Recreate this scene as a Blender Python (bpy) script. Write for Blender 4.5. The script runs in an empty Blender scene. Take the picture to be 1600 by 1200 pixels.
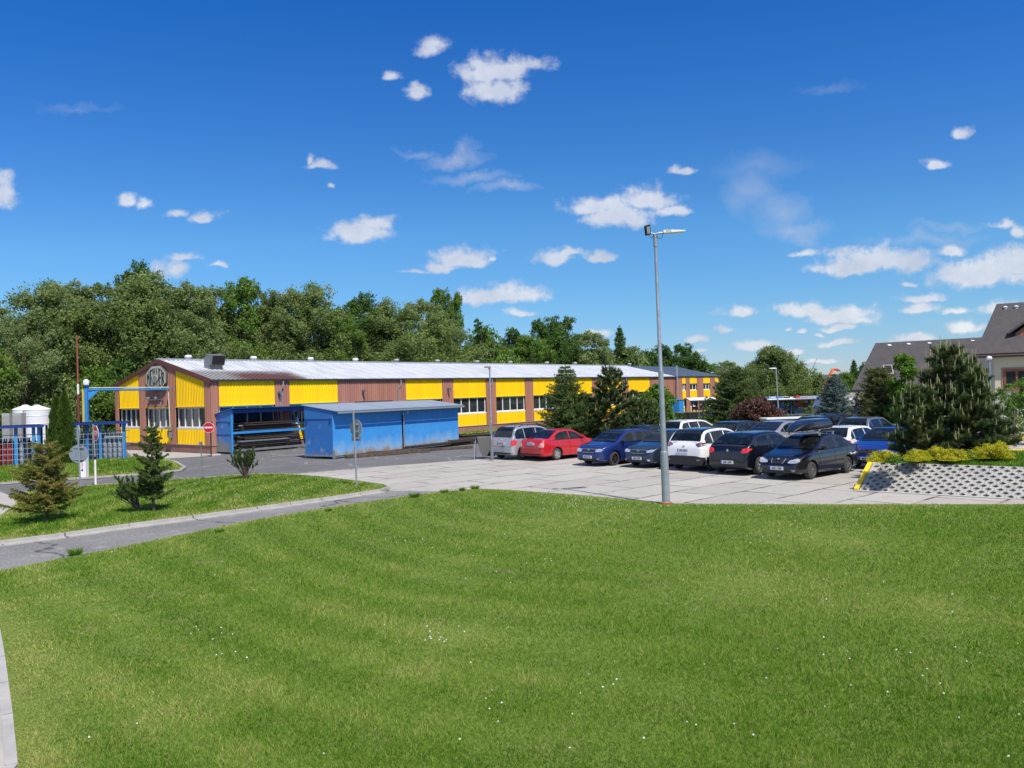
import bpy, bmesh, math, random
import numpy as np
from mathutils import Vector, Matrix
R = math.radians
random.seed(7)
rng = np.random.default_rng(11)
scene = bpy.context.scene
col = scene.collection

# ------------------------------------------------------------------ camera
F, CX, CY, H = 1230.0, 800.0, 600.0, 3.2
PT, RL = math.atan(14.7 / 1230), math.atan(.0308)
cam_d = bpy.data.cameras.new('camera')
cam_d.sensor_width = 36.0
cam_d.lens = F / 1600 * 36.0
cam_d.clip_start, cam_d.clip_end = 0.1, 6000
cam = bpy.data.objects.new('camera', cam_d)
col.objects.link(cam)
cam.matrix_world = Matrix.Translation((0, 0, H)) @ Matrix.Rotation(math.pi / 2 + PT, 4, 'X') @ Matrix.Rotation(-RL, 4, 'Z')
scene.camera = cam


def ray(px, py):
    a, b = (px - CX) / F, -(py - CY) / F
    c, s = math.cos(RL), math.sin(RL)
    a2, b2 = a * c + b * s, -a * s + b * c
    cp, sp = math.cos(PT), math.sin(PT)
    return (a2, cp - b2 * sp, sp + b2 * cp)


def P(px, py, z=0.0):
    """where the line of sight through a photo pixel meets the level z"""
    r = ray(px, py)
    t = (z - H) / r[2]
    return Vector((r[0] * t, r[1] * t, z))


def PD(px, py, D):
    """the point at depth D on the line of sight"""
    r = ray(px, py)
    t = D / r[1]
    return Vector((r[0] * t, D, H + r[2] * t))


# ------------------------------------------------------------------ sun, sky, exposure
SUN_EL = 56.0
sdir = Vector((.50, -.866, 0)).normalized() * math.cos(R(SUN_EL)) + Vector((0, 0, math.sin(R(SUN_EL))))
sun_d = bpy.data.lights.new('sun', 'SUN')
sun_d.energy = 4.7
sun_d.angle = R(.5)
sun_d.color = (1.0, .94, .84)
sun = bpy.data.objects.new('sun', sun_d)
col.objects.link(sun)
sun.rotation_euler = sdir.to_track_quat('Z', 'Y').to_euler()

world = bpy.data.worlds.new('World')
scene.world = world
world.use_nodes = True
WN, WL = world.node_tree.nodes, world.node_tree.links
WN.clear()


def wn(t, **k):
    n = WN.new(t)
    for a, b in k.items():
        setattr(n, a, b)
    return n


def wmath(op, a, b=None, clamp=False):
    n = wn('ShaderNodeMath', operation=op)
    n.use_clamp = clamp
    for i, v in enumerate((a, b)):
        if v is None:
            continue
        if isinstance(v, (int, float)):
            n.inputs[i].default_value = v
        else:
            WL.new(v, n.inputs[i])
    return n.outputs[0]


def wvec(op, a, b=None):
    n = wn('ShaderNodeVectorMath', operation=op)
    for i, v in enumerate((a, b)):
        if v is None:
            continue
        if isinstance(v, tuple):
            n.inputs[i].default_value = v
        else:
            WL.new(v, n.inputs[i])
    return n.outputs['Value'] if op == 'LENGTH' else n.outputs['Vector']


out = wn('ShaderNodeOutputWorld')
bg = wn('ShaderNodeBackground')
bg.inputs['Strength'].default_value = 0.118
WL.new(bg.outputs[0], out.inputs[0])
sky = wn('ShaderNodeTexSky', sky_type='NISHITA', sun_disc=False)
sky.sun_elevation = R(SUN_EL)
sky.sun_rotation = math.atan2(sdir.x, sdir.y)
sky.altitude = 450
sky.air_density = 1.0
sky.dust_density = 0.0
sky.ozone_density = 2.0
hs = wn('ShaderNodeHueSaturation')
hs.inputs['Saturation'].default_value = 1.22
hs.inputs['Value'].default_value = 1.0
tint = wn('ShaderNodeMix', data_type='RGBA', blend_type='MULTIPLY')
tint.inputs['Factor'].default_value = 1
WL.new(sky.outputs[0], tint.inputs['A'])
tr_ = wn('ShaderNodeValToRGB')
els = tr_.color_ramp.elements
els[0].position, els[0].color = 0.0, (.40, .47, .68, 1)
els[1].position, els[1].color = 0.55, (.66, .745, 1.06, 1)
for p_, c_ in ((.10, (.53, .65, .79, 1)), (.20, (.65, .77, .90, 1)), (.35, (.66, .76, .98, 1))):
    e_ = els.new(p_)
    e_.color = c_
SKYRAMP = tr_
WL.new(tr_.outputs[0], tint.inputs['B'])
WL.new(tint.outputs['Result'], hs.inputs['Color'])
# clouds: puffs placed by compass direction and height in the sky, broken up with fractal noise
tc = wn('ShaderNodeTexCoord')
sep = wn('ShaderNodeSeparateXYZ')
WL.new(tc.outputs['Generated'], sep.inputs[0])
ysafe = wmath('MAXIMUM', sep.outputs['Y'], 0.02)
ga = wmath('DIVIDE', sep.outputs['X'], ysafe)
gb = wmath('DIVIDE', sep.outputs['Z'], ysafe)
cmb = wn('ShaderNodeCombineXYZ')
WL.new(ga, cmb.inputs[0])
WL.new(gb, cmb.inputs[1])
G = cmb.outputs[0]
WL.new(gb, SKYRAMP.inputs[0])


def noise(vec, scale, detail, rough, lac=2.0):
    n = wn('ShaderNodeTexNoise')
    n.inputs['Scale'].default_value = scale
    n.inputs['Detail'].default_value = detail
    n.inputs['Roughness'].default_value = rough
    n.inputs['Lacunarity'].default_value = lac
    WL.new(vec, n.inputs['Vector'])
    return n


warp = noise(G, 22, 3, .55)
wv = wvec('MULTIPLY', wvec('SUBTRACT', warp.outputs['Color'], (.5, .5, .5)), (.030, .022, 0))
Gw = wvec('ADD', G, wv)
CL = [(770, 105, 66, 30, 1), (775, 140, 50, 26, 1), (835, 100, 32, 20, .8), (677, 72, 30, 28, .75), (612, 116, 22, 13, .7),
      (650, 143, 26, 18, .6), (940, 318, 60, 20, 1), (970, 335, 52, 24, 1.1), (1010, 310, 55, 26, 1), (1068, 267, 26, 9, .7), (1052, 330, 34, 12, .9),
      (1462, 256, 24, 11, .8), (1500, 203, 22, 16, .6), (560, 362, 52, 18, 1.15), (588, 352, 34, 16, 1), (4, 298, 24, 32, 1.2), (199, 312, 20, 12, .8),
      (228, 317, 16, 12, .8), (278, 330, 26, 11, .75), (318, 336, 26, 11, .9), (505, 258, 28, 10, .6), (487, 250, 8, 14, .5), (517, 289, 9, 7, .7),
      (722, 402, 50, 19, 1.15), (690, 415, 40, 12, 1), (650, 423, 34, 5, .7), (771, 405, 12, 7, .7), (865, 399, 34, 17, 1.05), (890, 392, 24, 10, .8), (932, 396, 28, 12, .95),
      (782, 458, 64, 19, 1.35), (812, 488, 24, 8, 1), (285, 402, 32, 9, .75), (268, 420, 34, 18, .9), (340, 411, 16, 7, .6),
      (1380, 404, 82, 22, 1.3), (1330, 416, 62, 13, 1.2), (1487, 392, 28, 13, 1), (1545, 425, 84, 28, 1.3), (1585, 412, 46, 26, 1.3), (1252, 398, 26, 8, .95),
      (1155, 484, 28, 11, 1.05), (1262, 484, 50, 15, 1.15), (1320, 492, 56, 16, 1.15), (1350, 500, 38, 12, 1.0), (1310, 512, 34, 7, .9), (1133, 512, 17, 9, 1.0),
      (1085, 530, 24, 9, 1.0), (1180, 536, 32, 9, 1.0), (1310, 535, 36, 7, .9), (1432, 464, 42, 10, 1.05), (1437, 481, 32, 10, 1), (1495, 484, 36, 8, .7),
      (1512, 510, 32, 14, 1.15), (1432, 527, 38, 11, 1.0), (1570, 482, 46, 12, 1), (1285, 565, 34, 6, .9), (1235, 550, 20, 9, .8), (1131, 573, 20, 7, .6),
      (1572, 349, 34, 10, .8), (1594, 360, 14, 18, 1), (935, 521, 26, 9, .9), (1255, 518, 12, 5, .7), (1230, 512, 14, 5, .6), (1285, 522, 14, 6, .7), (1420, 441, 14, 6, .8), (1095, 548, 14, 5, .5)]
m = None
for i_, (x, y, a, b, k) in enumerate(CL):
    if i_ % 6 == 5:      # ties each batch to the one before, so the shader stays small
        cc_ = wn('ShaderNodeCombineXYZ')
        WL.new(wmath('MULTIPLY', m, 1e-7), cc_.inputs[2])
        Gw = wvec('ADD', Gw, cc_.outputs[0])
    r = ray(x, y + b * .25)
    mp = wn('ShaderNodeMapping', vector_type='POINT')
    sx, sy = F / (a * 1.26), F / (b * 1.34)
    mp.inputs['Scale'].default_value = (sx, sy, 1)
    mp.inputs['Location'].default_value = (-r[0] / r[1] * sx, -r[2] / r[1] * sy, 0)
    WL.new(Gw, mp.inputs['Vector'])
    q = wvec('MAXIMUM', mp.outputs[0], wvec('MULTIPLY', mp.outputs[0], (1, -1.9, 1)))
    v = wmath('SUBTRACT', k * .5 + .5, wvec('LENGTH', q))
    m = v if m is None else wmath('MAXIMUM', m, v)
fb = noise(G, 34, 8, .62)
fb2 = noise(G, 9, 6, .6)
d0 = wmath('ADD', m, wmath('MULTIPLY', wmath('SUBTRACT', fb.outputs['Fac'], .50), 1.9))
dens = wmath('MULTIPLY', d0, 1.45, clamp=True)
sm = wn('ShaderNodeMapRange', interpolation_type='SMOOTHSTEP')
WL.new(dens, sm.inputs['Value'])
hiz = wn('ShaderNodeMapRange')
hiz.inputs['From Min'].default_value = .05
hiz.inputs['From Max'].default_value = .5
hiz.inputs['To Min'].default_value = .88
hiz.inputs['To Max'].default_value = .72
WL.new(gb, hiz.inputs['Value'])
puff = wmath('MULTIPLY', sm.outputs[0], hiz.outputs[0])
# thin wisps
WISP = [(710, 250, 52, 12, .42), (728, 236, 18, 20, .35), (650, 238, 34, 6, .25), (735, 278, 60, 9, .36), (790, 294, 48, 9, .42), (1170, 300, 40, 34, .30), (1215, 335, 44, 30, .34), (1240, 362, 50, 16, .42), (1185, 260, 70, 22, .18), (1440, 372, 80, 10, .30), (1490, 352, 50, 7, .2), (120, 165, 60, 6, .14), (1300, 140, 50, 8, .12)]
w = None
wq = noise(G, 16, 6, .65)
WQ = wvec('ADD', G, wvec('MULTIPLY', wvec('SUBTRACT', wq.outputs['Color'], (.5, .5, .5)), (.09, .06, 0)))
for i_, (x, y, a, b, k) in enumerate(WISP):
    if i_ % 4 == 0:
        cc_ = wn('ShaderNodeCombineXYZ')
        WL.new(wmath('MULTIPLY', w or m, 1e-7), cc_.inputs[2])
        WQ = wvec('ADD', WQ, cc_.outputs[0])
    r = ray(x, y)
    mp = wn('ShaderNodeMapping', vector_type='POINT')
    sx, sy = F / (a * 1.3), F / (b * 1.3)
    mp.inputs['Scale'].default_value = (sx, sy, 1)
    mp.inputs['Location'].default_value = (-r[0] / r[1] * sx, -r[2] / r[1] * sy, 0)
    WL.new(WQ, mp.inputs['Vector'])
    v = wmath('MULTIPLY', wmath('SUBTRACT', 1.0, wvec('LENGTH', mp.outputs[0]), clamp=True), k * 1.5)
    w = v if w is None else wmath('MAXIMUM', w, v)
wisp = wmath('MULTIPLY', w, wmath('ADD', wmath('MULTIPLY', fb2.outputs['Fac'], 1.1), .2), clamp=True)
alpha = wmath('MAXIMUM', puff, wisp)
front = wmath('GREATER_THAN', sep.outputs['Y'], .05)
alpha = wmath('MULTIPLY', alpha, front)
# unseen cloud added behind and above the view to whiten the ambient light
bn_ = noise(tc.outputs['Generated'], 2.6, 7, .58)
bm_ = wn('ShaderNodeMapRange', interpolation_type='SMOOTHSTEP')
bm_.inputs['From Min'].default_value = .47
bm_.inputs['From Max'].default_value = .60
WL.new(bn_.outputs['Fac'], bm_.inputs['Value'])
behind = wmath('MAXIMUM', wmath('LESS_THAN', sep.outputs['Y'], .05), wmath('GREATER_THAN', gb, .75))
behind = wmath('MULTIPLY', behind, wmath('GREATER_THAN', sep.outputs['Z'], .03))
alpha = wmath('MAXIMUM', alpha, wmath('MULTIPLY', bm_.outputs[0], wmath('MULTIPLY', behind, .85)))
tone = wn('ShaderNodeMix', data_type='RGBA')
tone.inputs['A'].default_value = (3.9, 4.25, 5.0, 1)
tone.inputs['B'].default_value = (6.3, 6.4, 6.6, 1)
tf = wmath('MULTIPLY', wmath('SUBTRACT', fb2.outputs['Fac'], .36), 3.2, clamp=True)
WL.new(wmath('MULTIPLY', tf, sm.outputs[0]), tone.inputs['Factor'])
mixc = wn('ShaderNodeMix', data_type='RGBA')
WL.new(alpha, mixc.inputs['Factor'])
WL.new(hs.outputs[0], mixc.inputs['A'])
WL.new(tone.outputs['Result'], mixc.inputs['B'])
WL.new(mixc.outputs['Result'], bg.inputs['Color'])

scene.view_settings.view_transform = 'Standard'
scene.view_settings.look = 'None'
scene.view_settings.exposure = 0.32
scene.view_settings.gamma = 1.0

# ------------------------------------------------------------------ materials
MATS = {}


def nt(name):
    m = bpy.data.materials.new(name)
    m.use_nodes = True
    return m, m.node_tree.nodes, m.node_tree.links, m.node_tree.nodes['Principled BSDF']


def mat(name, c, rough=.6, metal=0., c2=None, scale=3., bump=0., bscale=None, coat=0., spec=.5, stretch=None, detail=6, lo=.35, hi=.65, speckle=None):
    """plain procedural paint / metal / plaster: two colours mixed by object-space noise"""
    if name in MATS:
        return MATS[name]
    m, N, L, b = nt(name)
    b.inputs['Base Color'].default_value = (*c, 1)
    b.inputs['Roughness'].default_value = rough
    b.inputs['Metallic'].default_value = metal
    b.inputs['Coat Weight'].default_value = coat
    b.inputs['Coat Roughness'].default_value = .04
    b.inputs['Specular IOR Level'].default_value = spec
    t = N.new('ShaderNodeTexCoord')
    vec = t.outputs['Object']
    if stretch:
        mp = N.new('ShaderNodeMapping')
        mp.inputs['Scale'].default_value = stretch
        L.new(vec, mp.inputs[0])
        vec = mp.outputs[0]
    if c2 is None:
        c2 = tuple(x * .82 for x in c)
    n = N.new('ShaderNodeTexNoise')
    n.inputs['Scale'].default_value = scale
    n.inputs['Detail'].default_value = detail
    n.inputs['Roughness'].default_value = .6
    L.new(vec, n.inputs['Vector'])
    mr = N.new('ShaderNodeMapRange')
    mr.inputs['From Min'].default_value = lo
    mr.inputs['From Max'].default_value = hi
    L.new(n.outputs['Fac'], mr.inputs['Value'])
    mx = N.new('ShaderNodeMix')
    mx.data_type = 'RGBA'
    mx.inputs['A'].default_value = (*c, 1)
    mx.inputs['B'].default_value = (*c2, 1)
    L.new(mr.outputs[0], mx.inputs['Factor'])
    res = mx.outputs['Result']
    if speckle:
        sc_, c3, th = speckle
        n3 = N.new('ShaderNodeTexNoise')
        n3.inputs['Scale'].default_value = sc_
        n3.inputs['Detail'].default_value = 3
        L.new(t.outputs['Object'], n3.inputs['Vector'])
        r3 = N.new('ShaderNodeMapRange')
        r3.inputs['From Min'].default_value = th
        r3.inputs['From Max'].default_value = th + .12
        L.new(n3.outputs['Fac'], r3.inputs['Value'])
        m3 = N.new('ShaderNodeMix')
        m3.data_type = 'RGBA'
        m3.inputs['B'].default_value = (*c3, 1)
        L.new(res, m3.inputs['A'])
        L.new(r3.outputs[0], m3.inputs['Factor'])
        res = m3.outputs['Result']
    L.new(res, b.inputs['Base Color'])
    if bump:
        n2 = N.new('ShaderNodeTexNoise')
        n2.inputs['Scale'].default_value = bscale or scale * 8
        n2.inputs['Detail'].default_value = 4
        L.new(t.outputs['Object'], n2.inputs['Vector'])
        bp = N.new('ShaderNodeBump')
        bp.inputs['Strength'].default_value = bump
        bp.inputs['Distance'].default_value = .02
        L.new(n2.outputs['Fac'], bp.inputs['Height'])
        L.new(bp.outputs[0], b.inputs['Normal'])
    MATS[name] = m
    return m


def leafmat(name, ca, cb, cc, trans=.35, rough=.55):
    """foliage: colour varies from leaf to leaf through the face attribute rnd; light passes through"""
    m, N, L, b = nt(name)
    at = N.new('ShaderNodeAttribute')
    at.attribute_name = 'rnd'
    cr = N.new('ShaderNodeValToRGB')
    cr.color_ramp.elements[0].color = (*ca, 1)
    cr.color_ramp.elements[1].color = (*cc, 1)
    e = cr.color_ramp.elements.new(.55)
    e.color = (*cb, 1)
    L.new(at.outputs['Fac'], cr.inputs[0])
    L.new(cr.outputs[0], b.inputs['Base Color'])
    b.inputs['Roughness'].default_value = rough
    b.inputs['Specular IOR Level'].default_value = .35
    if 'blade' in name:
        b.inputs['Specular IOR Level'].default_value = .12
    tr = N.new('ShaderNodeBsdfTranslucent')
    L.new(cr.outputs[0], tr.inputs['Color'])
    ms = N.new('ShaderNodeMixShader')
    ms.inputs[0].default_value = trans
    L.new(b.outputs[0], ms.inputs[1])
    L.new(tr.outputs[0], ms.inputs[2])
    L.new(ms.outputs[0], N['Material Output'].inputs[0])
    MATS[name] = m
    return m


M_white = mat('white_paint', (.78, .78, .76), .45, c2=(.68, .68, .66))
M_yellow = mat('yellow_sheet', (.93, .60, .004), .6, c2=(.80, .49, .012), scale=1.0, spec=.25, stretch=(1.6, 1.6, .12), lo=.42, hi=.78)
M_brown = mat('brown_sheet', (.40, .185, .13), .6, c2=(.29, .125, .085), scale=1.0, stretch=(1.6, 1.6, .12), lo=.38, hi=.75)
M_plinth = mat('plinth_render', (.30, .15, .11), .85, c2=(.23, .12, .09), scale=1.3)
M_fascia = mat('oxide_red_fascia', (.15, .045, .035), .5)
M_glass = mat('window_glass', (.035, .038, .036), .06, c2=(.015, .017, .018), scale=.8, spec=.8)
M_frame = mat('window_frame', (.82, .82, .80), .4)
M_black = mat('black_void', (.012, .012, .013), .6)
M_rubber = mat('rubber', (.022, .022, .022), .8)
M_darkplastic = mat('dark_plastic', (.03, .031, .033), .5)
M_galv = mat('galvanised_steel', (.42, .45, .47), .42, metal=.55, c2=(.33, .36, .38), scale=6)
M_steelgrey = mat('grey_steel', (.22, .23, .24), .5, metal=.3)
M_darksteel = mat('dark_steel', (.05, .045, .04), .6, metal=.3, c2=(.10, .06, .035), scale=5)
M_signback = mat('sign_back', (.30, .35, .39), .4, metal=.5)
M_red = mat('sign_red', (.55, .01, .025), .4)
M_signwhite = mat('sign_white', (.8, .8, .8), .4)
M_blue = mat('blue_paint', (.035, .19, .52), .5, c2=(.025, .13, .42), scale=1.2)
M_navy = mat('navy_paint', (.012, .045, .24), .5)
M_ltblue = mat('bright_blue_paint', (.03, .25, .62), .5)
M_bark = mat('bark', (.13, .10, .075), .9, c2=(.07, .055, .04), scale=9, bump=.5)
M_barkred = mat('pine_bark', (.17, .09, .05), .9, c2=(.09, .05, .03), scale=9, bump=.5)
M_tileroof = mat('dark_tile_roof', (.068, .061, .063), .85, c2=(.05, .045, .047), scale=2.2, bump=.4, bscale=30)
M_plaster = mat('beige_plaster', (.56, .52, .36), .9, c2=(.5, .46, .32), scale=.8)
M_wood = mat('reddish_wood', (.24, .085, .04), .6, c2=(.16, .05, .025), scale=6)
M_timber = mat('old_timber', (.12, .085, .06), .9, c2=(.05, .04, .03), scale=5)
M_orange = mat('orange_paint', (.85, .22, .03), .45)
M_yline = mat('yellow_kerb_paint', (.88, .62, .02), .6, c2=(.8, .55, .03))
M_kerb = mat('kerb_concrete', (.40, .385, .355), .9, c2=(.31, .30, .28), scale=2.5, bump=.3, bscale=60)
M_path = mat('path_concrete', (.40, .38, .345), .9, c2=(.33, .31, .285), scale=1.2, bump=.3, bscale=70)
M_paver = mat('paver_concrete', (.40, .385, .36), .9, c2=(.32, .31, .29), scale=3, bump=.3, bscale=70)
M_soil = mat('soil', (.075, .07, .05), .95, c2=(.12, .11, .06), scale=14)
M_tank = mat('white_tank', (.74, .75, .76), .4, c2=(.66, .68, .70), scale=1)
M_ground = mat('meadow', (.075, .115, .028), .95, c2=(.11, .13, .04), scale=.15)
M_hill = mat('haze_blue_forest', (.06, .095, .07), 1, c2=(.05, .08, .085), scale=.03)  # blue of the distance haze is mixed into the forest colour


def roofmat(name, c, c2, rust=False, rough=.4, metal=.25):
    m, N, L, b = nt(name)
    b.inputs['Roughness'].default_value = rough
    b.inputs['Metallic'].default_value = metal
    t = N.new('ShaderNodeTexCoord')
    n = N.new('ShaderNodeTexNoise')
    mp = N.new('ShaderNodeMapping')
    mp.inputs['Scale'].default_value = (1.4, .12, 1)
    L.new(t.outputs['Object'], mp.inputs[0])
    L.new(mp.outputs[0], n.inputs['Vector'])
    n.inputs['Scale'].default_value = 1.6
    n.inputs['Detail'].default_value = 5
    mx = N.new('ShaderNodeMix')
    mx.data_type = 'RGBA'
    mx.inputs['A'].default_value = (*c, 1)
    mx.inputs['B'].default_value = (*c2, 1)
    mr = N.new('ShaderNodeMapRange')
    mr.inputs['From Min'].default_value = .42
    mr.inputs['From Max'].default_value = .62
    L.new(n.outputs['Fac'], mr.inputs['Value'])
    L.new(mr.outputs[0], mx.inputs['Factor'])
    res = mx.outputs['Result']
    if rust:
        # weathered grey, then rust run-off below the exhaust hood (own shapes, in metres along and up the slope)
        sp = N.new('ShaderNodeSeparateXYZ')
        L.new(t.outputs['Object'], sp.inputs[0])
        n2 = N.new('ShaderNodeTexNoise')
        n2.inputs['Scale'].default_value = 1.1
        n2.inputs['Detail'].default_value = 6
        L.new(t.outputs['Object'], n2.inputs['Vector'])

        def step(sock, a, b_, amp):
            ad = N.new('ShaderNodeMath')
            ad.operation = 'MULTIPLY_ADD'
            L.new(n2.outputs['Fac'], ad.inputs[0])
            ad.inputs[1].default_value = amp
            L.new(sock, ad.inputs[2])
            r_ = N.new('ShaderNodeMapRange')
            r_.inputs['From Min'].default_value = a
            r_.inputs['From Max'].default_value = b_
            L.new(ad.outputs[0], r_.inputs['Value'])
            return r_.outputs[0]

        def mul(a, b_):
            q = N.new('ShaderNodeMath')
            q.operation = 'MULTIPLY'
            L.new(a, q.inputs[0])
            L.new(b_, q.inputs[1])
            return q.outputs[0]
        g = mul(step(sp.outputs['X'], 8.6, 7.4, 1.2), step(sp.outputs['Z'], 5.55, 5.35, .25))
        m2 = N.new('ShaderNodeMix')
        m2.data_type = 'RGBA'
        m2.inputs['B'].default_value = (.30, .29, .28, 1)
        L.new(res, m2.inputs['A'])
        L.new(g, m2.inputs['Factor'])
        rr = mul(mul(step(sp.outputs['X'], 2.6, 3.8, 1.5), step(sp.outputs['X'], 8.4, 7.0, 1.6)), step(sp.outputs['Z'], 5.5, 5.25, .5))
        m3 = N.new('ShaderNodeMix')
        m3.data_type = 'RGBA'
        m3.inputs['B'].default_value = (.17, .075, .055, 1)
        L.new(m2.outputs['Result'], m3.inputs['A'])
        L.new(rr, m3.inputs['Factor'])
        res = m3.outputs['Result']
    L.new(res, b.inputs['Base Color'])
    MATS[name] = m
    return m


M_roofw = roofmat('light_metal_roof', (.70, .71, .715), (.57, .585, .60), rust=True, metal=0., rough=.5)
M_roofb = roofmat('slate_blue_metal_roof', (.17, .21, .26), (.14, .18, .23))
M_roofshed = roofmat('grey_blue_shed_roof', (.37, .42, .47), (.30, .35, .41), rough=.5)


def peeling(name, c, c2, dirt, zlo, zhi, patches=.62):
    """painted sheet, faded and scuffed, with rusty grime climbing from the bottom edge"""
    m, N, L, b = nt(name)
    b.inputs['Roughness'].default_value = .5
    t = N.new('ShaderNodeTexCoord')
    sp = N.new('ShaderNodeSeparateXYZ')
    L.new(t.outputs['Object'], sp.inputs[0])

    def ns(scale, detail, st=None):
        n = N.new('ShaderNodeTexNoise')
        n.inputs['Scale'].default_value = scale
        n.inputs['Detail'].default_value = detail
        n.inputs['Roughness'].default_value = .65
        if st:
            mp = N.new('ShaderNodeMapping')
            mp.inputs['Scale'].default_value = st
            L.new(t.outputs['Object'], mp.inputs[0])
            L.new(mp.outputs[0], n.inputs['Vector'])
        else:
            L.new(t.outputs['Object'], n.inputs['Vector'])
        return n.outputs['Fac']

    def rng_(s, a, b_):
        r_ = N.new('ShaderNodeMapRange')
        r_.inputs['From Min'].default_value = a
        r_.inputs['From Max'].default_value = b_
        L.new(s, r_.inputs['Value'])
        return r_.outputs[0]

    def mix(a, colr, f):
        q = N.new('ShaderNodeMix')
        q.data_type = 'RGBA'
        if isinstance(a, tuple):
            q.inputs['A'].default_value = (*a, 1)
        else:
            L.new(a, q.inputs['A'])
        q.inputs['B'].default_value = (*colr, 1)
        L.new(f, q.inputs['Factor'])
        return q.outputs['Result']
    r1 = mix(c, c2, rng_(ns(.9, 6, (.4, .4, 1.2)), .35, .7))
    r2 = mix(r1, (.32, .36, .38), rng_(ns(1.7, 8), patches, patches + .1))
    if name == 'shed_blue_sheet':
        a2 = N.new('ShaderNodeMath')
        a2.operation = 'MULTIPLY_ADD'
        L.new(ns(1.8, 8, (1, 1, .5)), a2.inputs[0])
        a2.inputs[1].default_value = 1.5
        L.new(sp.outputs['Z'], a2.inputs[2])
        r2 = mix(r2, (.25, .40, .56), rng_(a2.outputs[0], 1.75, .9))
    ad = N.new('ShaderNodeMath')
    ad.operation = 'MULTIPLY_ADD'
    L.new(ns(2.6, 8, (1, 1, .35)), ad.inputs[0])
    ad.inputs[1].default_value = 1.3
    L.new(sp.outputs['Z'], ad.inputs[2])
    r3 = mix(r2, dirt, rng_(ad.outputs[0], zhi + .65, zlo + .65))
    L.new(r3, b.inputs['Base Color'])
    MATS[name] = m
    return m


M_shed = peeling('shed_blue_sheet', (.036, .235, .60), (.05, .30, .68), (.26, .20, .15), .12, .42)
M_shedshade = peeling('shed_blue_shaded_sheet', (.022, .14, .42), (.035, .19, .50), (.20, .19, .17), -.05, .40, .60)  # same blue sheet, with the end wall's shade put into a darker colour
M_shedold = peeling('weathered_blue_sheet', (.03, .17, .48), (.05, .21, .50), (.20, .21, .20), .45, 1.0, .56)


def asphalt(name, c, c2, cracks=True):
    m, N, L, b = nt(name)
    b.inputs['Roughness'].default_value = .9
    t = N.new('ShaderNodeTexCoord')

    def ns(scale, detail):
        n = N.new('ShaderNodeTexNoise')
        n.inputs['Scale'].default_value = scale
        n.inputs['Detail'].default_value = detail
        n.inputs['Roughness'].default_value = .65
        L.new(t.outputs['Object'], n.inputs['Vector'])
        return n.outputs['Fac']

    def rg(s, a, b_):
        r_ = N.new('ShaderNodeMapRange')
        r_.inputs['From Min'].default_value = a
        r_.inputs['From Max'].default_value = b_
        L.new(s, r_.inputs['Value'])
        return r_.outputs[0]

    def mix(a, colr, f):
        q = N.new('ShaderNodeMix')
        q.data_type = 'RGBA'
        if isinstance(a, tuple):
            q.inputs['A'].default_value = (*a, 1)
        else:
            L.new(a, q.inputs['A'])
        q.inputs['B'].default_value = (*colr, 1)
        L.new(f, q.inputs['Factor'])
        return q.outputs['Result']
    r1 = mix(c, c2, rg(ns(.35, 5), .35, .65))
    r1 = mix(r1, tuple(x * 1.45 for x in c), rg(ns(1.3, 8), .56, .72))
    r2 = mix(r1, tuple(x * 2.1 for x in c), rg(ns(16, 4), .55, .72))
    r3 = mix(r2, tuple(x * .35 for x in c), rg(ns(11, 4), .58, .76))
    vo = N.new('ShaderNodeTexVoronoi')
    vo.feature = 'DISTANCE_TO_EDGE'
    vo.inputs['Scale'].default_value = .22
    wv3 = N.new('ShaderNodeTexNoise')
    wv3.inputs['Scale'].default_value = .9
    wv3.inputs['Detail'].default_value = 7
    L.new(t.outputs['Object'], wv3.inputs['Vector'])
    ad3 = N.new('ShaderNodeVectorMath')
    ad3.operation = 'MULTIPLY_ADD'
    ad3.inputs[1].default_value = (1.6, 1.6, 0)
    L.new(wv3.outputs['Color'], ad3.inputs[0])
    L.new(t.outputs['Object'], ad3.inputs[2])
    L.new(ad3.outputs[0], vo.inputs['Vector'])
    r3 = mix(r3, tuple(x * (.35 if cracks else 1.9) for x in c), rg(vo.outputs['Distance'], .012, .004))
    L.new(r3, b.inputs['Base Color'])
    bp = N.new('ShaderNodeBump')
    bp.inputs['Strength'].default_value = .5
    bp.inputs['Distance'].default_value = .01
    L.new(ns(60, 3), bp.inputs['Height'])
    L.new(bp.outputs[0], b.inputs['Normal'])
    MATS[name] = m
    return m


M_asphalt = asphalt('asphalt', (.125, .122, .12), (.10, .098, .097), False)
M_drive = asphalt('old_asphalt', (.20, .195, .185), (.145, .142, .138))


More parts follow.
